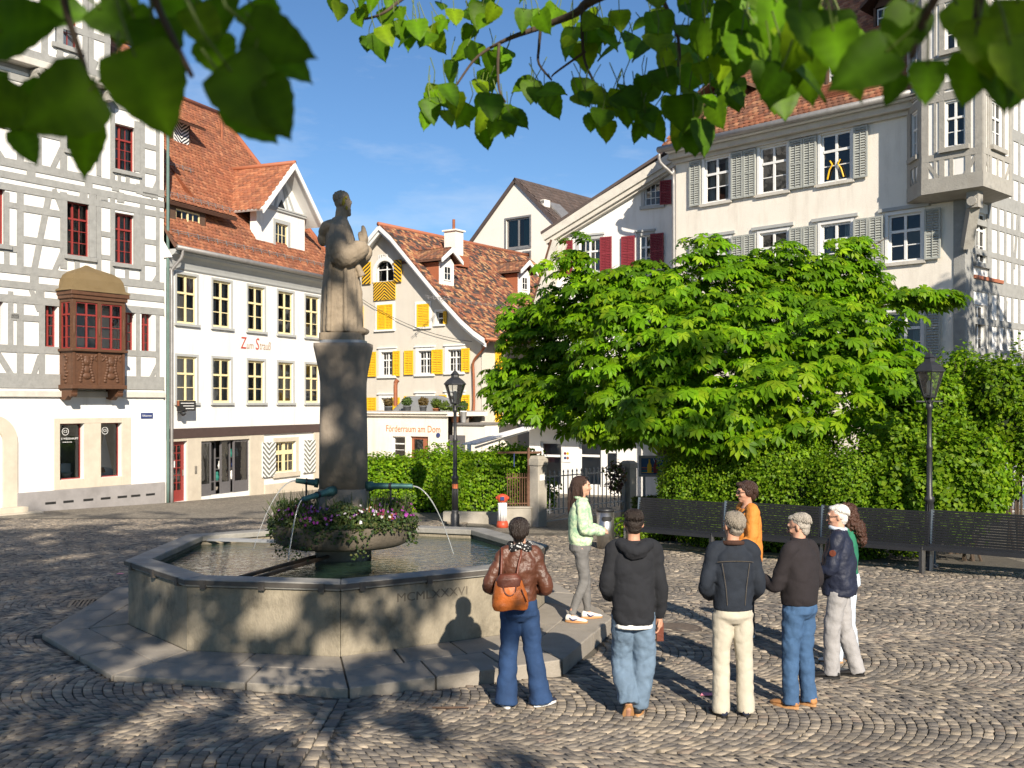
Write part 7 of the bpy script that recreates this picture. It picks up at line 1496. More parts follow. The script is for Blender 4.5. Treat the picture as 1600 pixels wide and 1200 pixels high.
for q in range(16):
    a = q * .8; z0 = 2.8 + q * .38; l_ = random.uniform(3.2, 4.6); MB().tube([(.2, .2, z0), (math.cos(a) * l_ * .5, math.sin(a) * l_ * .5, z0 + .9), (math.cos(a) * l_, math.sin(a) * l_, z0 + 1.2)], [.10, .055, .015], 7, sm=3).build('limb', 'bark', lin, True)
MB().tube([(.2, .2, 3.2), (1.6, 1.6, 4.1), (3.4, 3.2, 4.3), (5.1, 4.6, 4.2)], [.10, .07, .045, .02], 8, sm=4).build('limb', 'bark', lin, True)
# canopy over and behind the camera: it shades the left of the square; every leaf hangs outside the frame
def shade_mask(gx, gy):
    """how closed the crown is above a spot of ground, looked at along the sun"""
    xb = np.interp(gy, [3, 5, 6.6, 7.4, 8.4, 9.5, 11, 13, 15, 18, 21, 23.5], [.2, -.1, -1.0, -1.5, -2.1, -2.5, -3.0, -2.7, -2.1, -2.9, -4.8, -7.5])
    n1 = np.sin(gx * 2.1 + 1.3 * np.sin(gy * .9)) * np.sin(gy * 1.25 + 1.1 * np.sin(gx * 1.3)) + .5 * np.sin(gx * 5.3 + gy * 2.2) * np.sin(gy * 3.1 - gx * 1.7)
    s = np.where(gx < xb, 1.0 * ((n1 > -.72) | (gx < xb - 2.2)), 0.0); s = np.where((gy > 14.2) & (gx > -4.6) & (n1 < .05), 0.0, s)
    dz = (gx > xb - .3) & (gx < xb + 2.5) & (gy < 13.5) & (n1 > .12); s = np.where(dz, .9, s)
    s = np.where((gy > 17.5) & (gx < -4.5), (n1 > -.8) * 1.0, s); s = np.where(gy > 23.5, (n1 > .35) * .8, s)
    return np.where((gy > 29) | (gx < -16), 0, s)
NC = 125000; gx = RNG.uniform(-16, 3, NC); gy = RNG.uniform(2.5, 29, NC); kp = RNG.random(NC) < shade_mask(gx, gy); gx, gy = gx[kp], gy[kp]; n_ = len(gx)
yq = RNG.uniform(-6.5, -.15, n_) - RNG.exponential(.6, n_); tt = (gy - yq) / (-SUN.y); P_ = np.stack([gx + SUN.x * tt, yq, SUN.z * tt], 1); P_ = P_[P_[:, 2] > 3.0]
n_ = len(P_); lv_ = np.array([(0, 0, 0), (.46, .38, .05), (0, 1, -.12), (-.46, .38, .05)])
V, F, TT = scatter(lv_, diamf, P_ - np.array(LP), frames(RNG.normal(0, .6, (n_, 3)) + [0, 0, .8]), RNG.uniform(.11, .19, n_), tints(n_, LG)); tag(link('canopy', fastmesh('canopy', V, F, 'leaf', TT), lin), kind='stuff')
# second crown, unseen, added past the right edge to shade the house corner
RP = Vector((16.5, 14.5, gz(16.5, 14.5))); rtree = empty('shade_tree', RP, 0, 'unseen tree added outside the right edge to shade the house corner', 'tree')
tg = []
for q in range(5200):
    if random.random() < 1.1:
        if random.random() < .4: lx_, lz = random.uniform(-2.0, .1), random.uniform(0, 6.2 + .6 * random.random()); lz *= (1 if lx_ > -1.2 else .8); T_ = F_.o + F_.ax * lx_ + Vector((0, 0, lz))
        else: ly_ = random.uniform(.1, 7.5); T_ = F_.o + F_.into * ly_ + Vector((0, 0, random.uniform(0, 8.6 - .95 * ly_)))
        t_ = random.uniform(10.5, 15)
    else: T_ = at(random.uniform(1475, 1640), random.uniform(560, 790), random.uniform(18.8, 20.5)); t_ = random.uniform(7, 11)
    tg.append(T_ + SUN * t_)
P_ = np.array([tuple(v) for v in tg]); P_ += RNG.normal(0, .12, P_.shape); pxx = 800 + FPX * P_[:, 0] / P_[:, 1]; P_ = P_[(pxx > 1690) & (P_[:, 2] > 1.2)]; n_ = len(P_)
V, F, TT = scatter(lv_, diamf, P_ - np.array(RP), frames(RNG.normal(0, .6, (n_, 3)) + [0, 0, .8]), RNG.uniform(.18, .30, n_), tints(n_, LG)); tag(link('crown', fastmesh('crown', V, F, 'leaf', TT), rtree), kind='stuff')
MB().tube([(0, 0, -.2), (.1, 0, 2.5), (0, .3, 5), (-.1, .8, 9)], [.34, .27, .2, .08], 12, sm=4).build('trunk', 'bark', rtree, True)
# ------------------------------------------------------------------ people
mat('skin', (.56, .31, .215), .55, .08, 12, .05, 60, spec=.35)
mat('skin_tan', (.50, .265, .175), .55, .08, 12, .05, 60, spec=.35)
mat('hair_black', (.026, .017, .013), .32, .3, 25, .6, 70, stretch=(6, 6, .8), spec=.5)
mat('hair_brown', (.045, .02, .012), .42, .35, 25, .6, 70, stretch=(6, 6, .8), spec=.5)
mat('hair_dark', (.022, .014, .010), .55, .4, 30, .7, 90)
mat('hair_grey', (.30, .26, .21), .6, .3, 30, .7, 80, stretch=(4, 4, 1))
mat('hair_silver', (.36, .325, .28), .6, .25, 30, .7, 80)
mat('hair_white', (.66, .63, .585), .6, .12, 30, .6, 80)
mat('hair_curly', (.055, .022, .012), .5, .4, 22, .9, 50)
mat('leather_brown', (.095, .034, .018), .46, .4, 6, .35, 40, spec=.5)
mat('leather_orange', (.62, .16, .03), .42, .18, 5, .2, 40)
mat('strap', (.13, .035, .018), .45, .2, 8, .2, 40)
mat('denim_blue', (.018, .048, .125), .85, .30, 5, .25, 160)
mat('denim_light', (.13, .19, .265), .85, .30, 4, .25, 160)
mat('denim_mid', (.045, .10, .20), .85, .30, 5, .25, 160)
mat('denim_pale', (.55, .62, .70), .85, .12, 5, .25, 160)
mat('denim_dark', (.013, .018, .028), .85, .3, 6, .25, 160)
mat('jeans_grey', (.16, .155, .15), .85, .30, 6, .25, 160)
mat('chino', (.49, .445, .36), .85, .06, 6, .2, 120)
mat('trousers_grey', (.32, .31, .31), .85, .12, 6, .2, 120)
mat('trousers_black', (.016, .016, .02), .85, .2, 6, .2, 120)
mat('hoodie', (.015, .016, .020), .9, .25, 3, .3, 140)
mat('fleece', (.019, .015, .017), .9, .2, 4, .3, 140)
mat('navy_shell', (.012, .016, .035), .6, .2, 6, .2, 60)
mat('orange_jacket', (.58, .215, .035), .75, .12, 6, .2, 60)
mat('red_lining', (.48, .10, .05), .7, .1, 6, .1, 60)
mat('shirt_sage', (.36, .37, .26), .85, .1, 6, .1, 60)
mat('tee_white', (.74, .72, .68), .85, .06, 6, .1, 60)
mat('green_top', (.02, .16, .09), .85, .12, 6, .15, 60)
mat('shoe_white', (.74, .71, .66), .6, .06, 10, .1, 40)
mat('gum_sole', (.46, .24, .10), .7, .06, 10, .1, 40)
mat('shoe_black', (.018, .017, .017), .5, .2, 10, .1, 40)
mat('shoe_navy', (.02, .025, .05), .7, .15, 10, .1, 40)
mat('shoe_tan', (.42, .20, .075), .7, .12, 10, .1, 40)
mat('stitch', (.12, .095, .065), .8, .1, 10, 0, 40)
mat('cord_brown', (.05, .022, .014), .9, .2, 10, .2, 60)
def patt(name, c1, c2, scale, dots=False):
    m = mat(name, c1, .85, .1, 6, .15, 60); n = m.node_tree.nodes; L = m.node_tree.links; b = n['Principled BSDF']; t = n.new('ShaderNodeTexCoord')
    if dots: v = n.new('ShaderNodeTexVoronoi'); v.inputs['Scale'].default_value = scale; src = v.outputs['Distance']; lo, hi = .30, .34
    else: v = n.new('ShaderNodeTexNoise'); v.inputs['Scale'].default_value = scale; v.inputs['Detail'].default_value = 7; v.inputs['Roughness'].default_value = .75; src = v.outputs['Fac']; lo, hi = .44, .58
    L.new(t.outputs['Object'], v.inputs['Vector']); r = n.new('ShaderNodeMapRange'); r.inputs['From Min'].default_value = lo; r.inputs['From Max'].default_value = hi; L.new(src, r.inputs['Value'])
    mx_ = n.new('ShaderNodeMixRGB'); mx_.inputs['Color1'].default_value = (*c1, 1); mx_.inputs['Color2'].default_value = (*c2, 1); L.new(r.outputs['Result'], mx_.inputs['Fac']); L.new(mx_.outputs['Color'], b.inputs['Base Color'])
patt('floral_green', (.30, .47, .30), (.66, .76, .50), 16); patt('polka', (.75, .74, .72), (.012, .012, .014), 42, True)

def folds(o, k):
    """sharp slanting creases over the soft folds"""
    tx = bpy.data.textures.get('crease') or bpy.data.textures.new('crease', 'MUSGRAVE')
    tx.musgrave_type = 'RIDGED_MULTIFRACTAL'; tx.noise_scale = .16; tx.octaves = 2; tx.noise_intensity = .55
    d = o.modifiers.new('creases', 'DISPLACE'); d.texture = tx; d.strength = -k * .45; d.mid_level = .5; d.texture_coords = 'GLOBAL'
    return o
def loft(mb, rows, n=22, p=2.3):
    """rows of (cx, cy, z, rx, ry)"""
    mb.rings([ering(cx, cy, z, rx, ry, n, p) for cx, cy, z, rx, ry in rows]); return mb
def draped(mb, rows, amp=.02, n=40, p=2.3):
    """trunk loft with slanting drape folds"""
    A_ = np.array(rows); t = np.linspace(0, len(rows) - 1, 34); sd_ = random.uniform(0, 6.28); rr = []
    for q in t:
        cx, cy, z, rx, ry = [np.interp(q, np.arange(len(rows)), A_[:, k]) for k in range(5)]; r_ = []
        for i in range(n):
            a = 2 * math.pi * i / n; c, s_ = math.cos(a), math.sin(a); k = 1 + amp * (math.sin(3 * a + sd_ + 11 * z) * .7 + math.sin(2 * a - 34 * z + sd_) * .55 + math.sin(7 * a + 21 * z) * .35)
            r_.append((cx + k * rx * math.copysign(abs(c) ** (2 / p), c), cy + k * ry * math.copysign(abs(s_) ** (2 / p), s_), z))
        rr.append(r_)
    mb.rings(rr); return mb
def hand(mb, w, d, up, sz=1.0, curl=.6, side=1):
    """palm, four bent fingers of unequal length and a thumb from the side of the palm; w wrist, d pointing direction, up = back of the hand"""
    w, d, up = Vector(w), Vector(d).normalized(), Vector(up); up = (up - d * up.dot(d)).normalized(); sd = d.cross(up) * side
    mb.tube([w - d * .03 * sz, w + d * .02 * sz, w + d * .055 * sz, w + d * .09 * sz], [.026 * sz, .030 * sz, .036 * sz, .034 * sz], 10)
    for k, (o_, l_) in enumerate(((-.030, .066), (-.010, .076), (.011, .071), (.030, .056))):
        b = w + d * .085 * sz + sd * o_ * sz; m1 = b + (d * math.cos(curl * .5) - up * math.sin(curl * .5)) * l_ * .5 * sz; m2 = m1 + (d * math.cos(curl * 1.3) - up * math.sin(curl * 1.3)) * l_ * .33 * sz; m3 = m2 + (d * math.cos(curl * 2) - up * math.sin(curl * 2)) * l_ * .25 * sz
        mb.tube([b - d * .02, b, m1, m2, m3], [.0095 * sz, .0095 * sz, .009 * sz, .0082 * sz, .007 * sz], 7)
    tb = w + d * .03 * sz - sd * .03 * sz; mb.tube([tb, tb + (d * .6 - sd * .7 - up * .3).normalized() * .035 * sz, tb + (d * .6 - sd * .7 - up * .3).normalized() * .035 * sz + (d - up * .4 - sd * .15).normalized() * .03 * sz], [.014 * sz, .0115 * sz, .009 * sz], 7)

def figure(name, P, rz, h, label, arms, legs, skin='skin', head=(0, 0, 0), build=1.0, lean=(0, 0), hands=('L', 'R'), shoulder=.185, voxel=.0075):
    """arms: {'L': (elbow, wrist, hand direction, back-of-hand)}, legs: {'L': (knee, ankle, toe direction)}; x to the figure's right, y where it looks"""
    s = h / 1.75; e = empty('person', P, rz, label, 'person'); mb = MB(); B_ = build
    lx, ly = lean
    hipz, shz, nk = .93 * s, 1.43 * s, 1.50 * s
    loft(mb, [(0, 0, .84 * s, .13 * B_, .10), (0, 0, .95 * s, .155 * B_, .11 * B_), (lx * .4, ly * .4, 1.08 * s, .135 * B_, .10 * B_), (lx * .8, ly * .8, 1.27 * s, .16 * B_, .105 * B_), (lx, ly, 1.40 * s, .15 * B_, .09 * B_), (lx, ly, 1.47 * s, .075, .065)])
    hc = Vector((lx + head[0] * .02, ly + .02 + head[1] * .03, (1.75 - .118) * s)); yaw, pitch, roll = head if len(head) == 3 else (0, 0, 0)
    M = Matrix.Rotation(yaw, 3, 'Z') @ Matrix.Rotation(pitch, 3, 'X') @ Matrix.Rotation(roll, 3, 'Y')
    hs = s
    def hp(x, y, z): return hc + M @ Vector((x * hs, y * hs, z * hs))
    mb.tube([(lx, ly - .01, 1.42 * s), (lx, ly + .005, 1.52 * s), hp(0, -.012, -.03)], [.062, .056, .058], 12)
    for c, r in (((0, -.012, .028), (.076, .096, .090)), ((0, .012, -.015), (.069, .084, .088)), ((0, .030, -.062), (.052, .056, .050)), ((0, .060, -.094), (.026, .028, .022)), ((0, .080, .030), (.050, .018, .014)), ((0, .095, -.012), (.010, .016, .030)), ((0, .106, -.030), (.014, .018, .012)), ((0, .082, -.066), (.024, .012, .012)), ((.036, .066, -.028), (.024, .02, .022)), ((-.036, .066, -.028), (.024, .02, .022))):
        mb.ell(hp(*c), [v * hs for v in r], 12, 8, M)
    for sg in (-1, 1): mb.ell(hp(sg * .077, -.006, -.012), (.010 * hs, .020 * hs, .033 * hs), 10, 7, M @ Matrix.Rotation(sg * .35, 3, 'Z'))
    for k, (el, wr, hd, hu) in arms.items():
        sg = -1 if k == 'L' else 1; sh = Vector((sg * shoulder * B_ + lx, ly, shz)); el, wr = Vector(el) * s, Vector(wr) * s
        mb.tube([Vector((sg * .09 + lx, ly, shz + .01)), sh, sh.lerp(el, .5), el, el.lerp(wr, .5), wr], [.05, .055, .047, .040, .037, .026], 10, sm=3)
        if k in hands: hand(mb, wr, hd, hu, s, side=-sg)
    for k, (kn, an, td) in legs.items():
        sg = -1 if k == 'L' else 1; hp_ = Vector((sg * .085 * B_, 0, .90 * s)); kn, an = Vector(kn) * s, Vector(an) * s
        mb.tube([hp_, hp_.lerp(kn, .5), kn, kn.lerp(an, .35), an + Vector((0, 0, .02))], [.080, .066, .050, .052, .036], 10, sm=3)
        td = Vector(td).normalized(); mb.tube([an, an - Vector((0, 0, .04)) + td * .02, an - Vector((0, 0, .055)) + td * .12], [.036, .036, .026], 8)
    sculpt(mb, 'body', skin, e, voxel, 3)
    return dict(e=e, s=s, hc=hc, M=M, hp=hp, arms=arms, legs=legs, lx=lx, ly=ly, B=B_, sho=shoulder, shz=shz)

def eyes(f, brow='hair_brown'):
    e = MB(); b = MB()
    for sg in (-1, 1): e.ell(f['hp'](sg * .030, .078, .005), (.011, .006, .006), 8, 6, f['M']); b.bar(f['hp'](sg * .014, .093, .026), f['hp'](sg * .048, .078, .025), .006, .008)
    e.build('eyes', 'hair_black', f['e']); b.build('eyebrows', brow, f['e']); m = MB(); m.bar(f['hp'](-.018, .090, -.066), f['hp'](.018, .090, -.066), .008, .007); m.build('mouth', 'dark_red_paint', f['e'])
def glasses(f, m='black_plain', dark=True):
    g = MB()
    for sg in (-1, 1):
        if dark: g.ell(f['hp'](sg * .032, .094, .002), (.026, .008, .019), 10, 6, f['M'])
        else: 
            ring_ = [f['hp'](sg * .032 + .024 * math.cos(t), .098, .0 + .017 * math.sin(t)) for t in np.linspace(0, 6.283, 13)]; g.tube(ring_, .0028, 5)
        g.tube([f['hp'](sg * .056, .088, .006), f['hp'](sg * .078, .04, .008), f['hp'](sg * .080, -.01, .004)], .003, 5)
    g.bar(f['hp'](-.010, .104, .006), f['hp'](.010, .104, .006), .004); return g.build('glasses', m, f['e'])
def hair(f, m, parts, disp=.012, ds=.03, voxel=.007, name='hair'):
    mb = MB()
    for q in parts:
        if q[0] == 'e': mb.ell(f['hp'](*q[1]), [v * f['s'] for v in q[2]], 14, 10, f['M'])
        else: mb.tube([f['hp'](*p_) for p_ in q[1]], [v * f['s'] for v in q[2]], 10, sm=4)
    return sculpt(mb, name, m, f['e'], voxel, 2, disp, ds)
def strands(f, m, n, back=2.2, side=1.75, front=.95, hang=0.0, r=.007, c=(0, -.026, .036), rad=(.090, .106, .092), jit=.006, name='hair_strands', wave=0.0):
    """locks combed from the crown over the skull, left to hang at the back and sides"""
    mb = MB()
    for k in range(n):
        ph = 2 * math.pi * (k + random.random()) / n; bk = (1 - math.sin(ph)) / 2; te = front + (back - front) * bk ** .8 if bk > .5 else front + (side - front) * (bk * 2) ** 1.2
        te *= random.uniform(.9, 1.06); pts = []; q = 7; t0 = random.uniform(.05, .5)
        for i in range(q + 1):
            th = t0 + (te - t0) * i / q; st_ = math.sin(min(th, 1.75)); z_ = rad[2] * math.cos(th) if th < 1.75 else rad[2] * math.cos(1.75) - (th - 1.75) * rad[2]
            pts.append(f['hp'](c[0] + rad[0] * st_ * math.cos(ph) + random.gauss(0, jit * .4), c[1] + rad[1] * st_ * math.sin(ph) + random.gauss(0, jit * .4), c[2] + z_))
        if hang and bk > .35:
            b = pts[-1]
            for i in range(1, 5): pts.append(b + Vector((random.gauss(0, jit) + wave * math.sin(i * 2 + k), random.gauss(0, jit), -hang * i / 4 * random.uniform(.85, 1.1))))
        nn_ = len(pts); mb.tube(pts, [r * (.6 + .5 * math.sin(math.pi * i / nn_)) * f['s'] for i in range(nn_)], 5)
    return mb.build(name, m, f['e'], True)
SHORT = [('e', (0, -.022, .042), (.079, .094, .080)), ('e', (0, -.058, .0), (.069, .048, .066)), ('e', (0, -.046, -.045), (.062, .044, .052)), ('e', (.066, -.030, .012), (.018, .036, .040)), ('e', (-.066, -.030, .012), (.018, .036, .040))]

def top(f, m, rows, rad=(.078, .068, .060, .050), name='jacket', disp=.02, ds=.10, sleeve=1.0, cuff=True, voxel=.010, shw=1.0):
    """garment on trunk and arms; rows (z, rx, ry[, cy])"""
    s, mb = f['s'], MB(); L = []; rad = [q * .92 for q in rad]
    for r in rows: z = r[0]; t = min(1, max(0, (z - .95) / .4)); L.append((f['lx'] * t, f['ly'] * t + (r[3] if len(r) > 3 else 0), z * s, r[1], r[2]))
    draped(mb, L, min(.035, disp * 1.1))
    for k, (el, wr, hd, hu) in f['arms'].items():
        sg = -1 if k == 'L' else 1; sh = Vector((sg * f['sho'] * f['B'] * shw + f['lx'], f['ly'], f['shz'] - .005)); el, wr = Vector(el) * s, Vector(wr) * s; wr2 = el.lerp(wr, sleeve)
        mb.tube([Vector((sg * .07 + f['lx'], f['ly'], f['shz'] + .005)), sh, sh.lerp(el, .5), el, el.lerp(wr2, .55), wr2], [rad[0] * .9, rad[0], rad[1], rad[2] * 1.04, rad[2] * .96, rad[3]], 18, sm=9, wr=(.042, 58))
    return folds(sculpt(mb, name, m, f['e'], voxel, 2, disp * .8, ds), disp)
def trousers(f, m, rad=(.100, .078, .066, .062), waist=(.150, .115), name='trousers', disp=.02, ds=.09, hem=.05, voxel=.010, wz=.99, cz=.80):
    s, mb, B_ = f['s'], MB(), f['B']; rad = [q * .94 for q in rad]
    loft(mb, [(0, 0, cz * s, .11 * B_, .085), (0, -.006, .86 * s, waist[0] * 1.08, waist[1] * 1.08), (0, -.004, .92 * s, waist[0] * 1.07, waist[1] * 1.05), (0, 0, wz * s, waist[0] * .98, waist[1] * .95)])
    for k, (kn, an, td) in f['legs'].items():
        sg = -1 if k == 'L' else 1; hp_ = Vector((sg * .082 * B_, 0, .88 * s)); kn, an = Vector(kn) * s, Vector(an) * s; an2 = an - Vector((0, 0, .0)) + (an - kn).normalized() * hem
        mb.tube([hp_, hp_.lerp(kn, .5), kn, kn.lerp(an, .5), an2], [rad[0], (rad[0] + rad[1]) / 2, rad[1], rad[2], rad[3]], 20, sm=12, wr=(.016 if disp < .019 else .03, 40))
    return folds(sculpt(mb, name, m, f['e'], voxel, 2, disp * .8, ds), disp)
def shoes(f, m, sole='white_plain', L_=.27, W_=.048, tall=.075):
    for k, (kn, an, td) in f['legs'].items():
        an = Vector(an) * f['s']; td = Vector(td).normalized(); sd = td.cross(Vector((0, 0, 1))).normalized(); upv = sd.cross(td); b = an - Vector((0, 0, .085))
        def ring(t, w_, h0, h1, n_=14):
            r_ = []
            for i in range(n_):
                a = 2 * math.pi * i / n_; x = math.cos(a) * w_; z = math.sin(a); r_.append(b + td * (t * L_ - .075) + sd * x + upv * (h0 + (h1 - h0) * (z + 1) / 2))
            return r_
        mb = MB(); mb.rings([ring(0, W_ * .5, .02, tall * .8), ring(.06, W_ * .8, .012, tall * 1.2), ring(.3, W_ * .86, .012, tall * 1.25), ring(.5, W_ * .95, .012, tall * .95), ring(.75, W_ * 1.05, .012, tall * .68), ring(.93, W_ * .85, .012, tall * .52), ring(1.0, W_ * .45, .02, tall * .35)])
        o = mb.build('shoe', m, f['e'], True)
        so = MB(); so.rings([[b + td * (math.cos(a) * L_ * .52 + L_ * .5 - .075) + sd * (math.sin(a) * W_ * (1.06 + .12 * math.cos(a))) + upv * z for a in np.linspace(0, 2 * math.pi, 20, endpoint=False)] for z in (0.0, .022)]); so.build('sole', sole, o)

def place(px, py): return ground(px, py)
# 1 woman in the brown leather jacket
P = place(812, 1103); 
f = figure('person', P, R(4), 1.67, 'person in a shiny brown leather jacket with an orange backpack, seen from behind', {'L': ((-.29, -.05, 1.13), (-.17, .15, 1.07), (.7, .7, 0), (0, .3, 1)), 'R': ((.245, -.03, 1.10), (.16, .18, 1.06), (-.7, .7, 0), (0, .3, 1))}, {'L': ((-.10, .03, .50), (-.125, .0, .085), (-.15, 1, 0)), 'R': ((.13, .02, .50), (.195, .02, .085), (.75, .65, 0))}, head=(R(-6), R(-4), 0), shoulder=.140, build=.96)
top(f, 'leather_brown', [(.93, .150, .118), (1.02, .145, .112), (1.12, .145, .11), (1.27, .172, .122), (1.38, .165, .11), (1.45, .10, .085), (1.49, .08, .075)], (.070, .068, .062, .050), disp=.03, ds=.07)
trousers(f, 'denim_blue', (.102, .084, .090, .110), (.152, .12), disp=.022, ds=.12, hem=.055); shoes(f, 'shoe_navy')
hair(f, 'hair_black', [('e', (0, -.026, .040), (.086, .102, .088)), ('e', (0, -.054, -.02), (.076, .060, .078)), ('e', (0, -.060, -.078), (.050, .036, .042)), ('e', (.074, -.01, .0), (.020, .042, .05)), ('e', (-.074, -.01, .0), (.020, .042, .05))], .006, .05); strands(f, 'hair_black', 260, 2.7, 1.95, .95, 0, .0052, rad=(.089, .105, .091), jit=.008)
mb = MB(); mb.tube([(math.cos(t) * .088, math.sin(t) * .082 + .0, 1.415 + .02 * math.sin(t * 3)) for t in np.linspace(0, 6.283, 17)], .034, 10); sculpt(mb, 'scarf', 'polka', f['e'], .008, 2, .018, .05)
bag = MB(); bag.rings([rsq(.145, .062, .985, 20, 3.5), rsq(.160, .075, 1.03, 20, 3.5), rsq(.150, .07, 1.13, 20, 3.5), rsq(.120, .05, 1.24, 20, 3.5), rsq(.095, .03, 1.27, 20, 3.5)]); bo = sculpt(bag, 'backpack', 'leather_orange', f['e'], .009, 3, .025, .12); bo.location = (-.045, -.185, -.09); bo.rotation_euler = (0, R(-3), 0)
fl_ = MB(); fl_.rings([rsq(.118, .062, 1.185, 20, 3.5), rsq(.112, .058, 1.26, 20, 3.5), rsq(.075, .035, 1.30, 20, 3.5)]); sculpt(fl_, 'flap', 'strap', bo, .008, 2)
st = MB()
for sg in (-1, 1): st.tube([(sg * .07, .0, 1.25), (sg * .075 + .02, .045, 1.36), (sg * .085 + .04, .075, 1.45), (sg * .085 + .045, .14, 1.505), (sg * .085 + .045, .25, 1.47)], .011, 6, sm=3)
st.tube([(-.06, -.045, 1.24), (-.045, -.06, 1.15), (.0, -.07, 1.12), (.045, -.06, 1.15), (.06, -.045, 1.24)], .010, 6, sm=3); st.tube([(.10, -.075, 1.17), (.14, -.075, 1.06)], .005, 5); st.build('straps', 'strap', bo, True)

# 2 man in the black hooded sweatshirt
P = place(990, 1119)
f = figure('person', P, R(2), 1.80, 'person in a loose charcoal hooded sweatshirt and baggy light jeans, seen from behind', {'L': ((-.225, .0, 1.10), (-.17, .20, .97), (.6, .8, -.2), (0, .4, 1)), 'R': ((.222, -.03, 1.09), (.225, .05, .83), (0, .1, -1), (1, 0, 0))}, {'L': ((-.075, .12, .48), (-.045, -.02, .13), (.0, .55, -.85)), 'R': ((.10, .05, .50), (.045, .05, .085), (.2, 1, 0))}, 'skin_tan', head=(R(3), R(-6), 0), build=1.0, shoulder=.160, hands=('R',))
top(f, 'hoodie', [(.80, .168, .137), (.84, .180, .145), (.92, .186, .150), (1.05, .182, .145), (1.22, .190, .142), (1.36, .182, .125), (1.43, .125, .10), (1.49, .085, .08)], (.080, .076, .070, .050), 'sweatshirt', .03, .16, shw=1.04)
mb = MB(); loft(mb, [(0, 0, .785 * f['s'], .168, .138), (0, 0, .83 * f['s'], .176, .144)]); sculpt(mb, 'ribbed_hem', 'hoodie', f['e'], .009, 2, .01, .05)
mb = MB(); loft(mb, [(0, 0, .755 * f['s'], .172, .142), (0, 0, .80 * f['s'], .166, .136)]); sculpt(mb, 'shirt_tail', 'tee_white', f['e'], .009, 2, .012, .06)
mb = MB(); mb.tube([(-.13, .05, 1.50), (-.125, -.05, 1.50), (-.07, -.11, 1.475), (0, -.135, 1.455), (.07, -.11, 1.475), (.125, -.05, 1.50), (.13, .05, 1.50)], [.035, .05, .056, .06, .056, .05, .035], 12, sm=4); mb.ell((0, -.13, 1.43), (.10, .045, .055)); sculpt(mb, 'hood', 'hoodie', f['e'], .009, 4, .02, .07)
trousers(f, 'denim_light', (.112, .108, .108, .088), (.140, .112), disp=.04, ds=.11, hem=.02, wz=.93); shoes(f, 'shoe_black', 'gum_sole', .28, .05)
hair(f, 'hair_dark', SHORT, .006, .02); strands(f, 'hair_dark', 200, 1.8, 1.35, .8, 0, .003, rad=(.083, .099, .085), jit=.006)
MB().box(-.03, .03, -.02, .02, -.16, 0).build('phone_case', 'strap', f['e']).location = (.240, .06, .80)

# 3 man in the dark denim jacket
P = place(1145, 1119)
f = figure('person', P, R(0), 1.78, 'person with grey hair in dark denim jacket and cream trousers, seen from behind', {'L': ((-.24, -.04, 1.12), (-.17, .15, 1.0), (.8, .6, 0), (0, .3, 1)), 'R': ((.215, -.02, 1.11), (.20, .20, .98), (-.6, .8, 0), (0, .3, 1))}, {'L': ((-.095, .02, .50), (-.10, .0, .085), (-.25, 1, 0)), 'R': ((.10, .02, .50), (.115, .02, .085), (.2, 1, 0))}, 'skin_tan', head=(R(22), R(-2), 0), build=1.0, shoulder=.158)
top(f, 'denim_dark', [(.925, .165, .13), (.98, .168, .134), (1.12, .172, .136), (1.27, .182, .136), (1.38, .174, .118), (1.44, .11, .09), (1.48, .082, .08)], (.078, .072, .066, .052), 'denim_jacket', .022, .11)
mb = MB(); loft(mb, [(0, 0, .915 * f['s'], .166, .131), (0, 0, .955 * f['s'], .17, .135)]); sculpt(mb, 'waistband', 'denim_dark', f['e'], .008, 1)
sm_ = MB()
for x in (-.085, .085): sm_.tube([(x * 1.4, -.125, 1.35), (x * 1.05, -.140, 1.15), (x * .9, -.139, .99)], .0022, 4, sm=3)
sm_.tube([(-.155, -.105, 1.355), (-.08, -.134, 1.365), (0, -.140, 1.368), (.08, -.134, 1.365), (.155, -.105, 1.355)], .0022, 4, sm=3); sm_.build('seam_stitching', 'stitch', f['e'])
mb = MB(); mb.tube([(math.cos(t) * .082, math.sin(t) * .078 - .005, 1.505 - .012 * math.sin(t)) for t in np.linspace(0, 6.283, 15)], .024, 8); sculpt(mb, 'collar', 'cord_brown', f['e'], .008, 2)
trousers(f, 'chino', (.100, .080, .078, .080), (.149, .116), disp=.018, ds=.10, hem=.05, wz=.96); shoes(f, 'shoe_navy', 'shoe_black')
hair(f, 'hair_grey', SHORT + [('e', (0, -.068, -.040), (.062, .036, .04)), ('e', (.02, .05, .085), (.06, .05, .03))], .012, .03); strands(f, 'hair_grey', 220, 2.25, 1.6, .9, 0, .0036, rad=(.085, .101, .087), jit=.005)

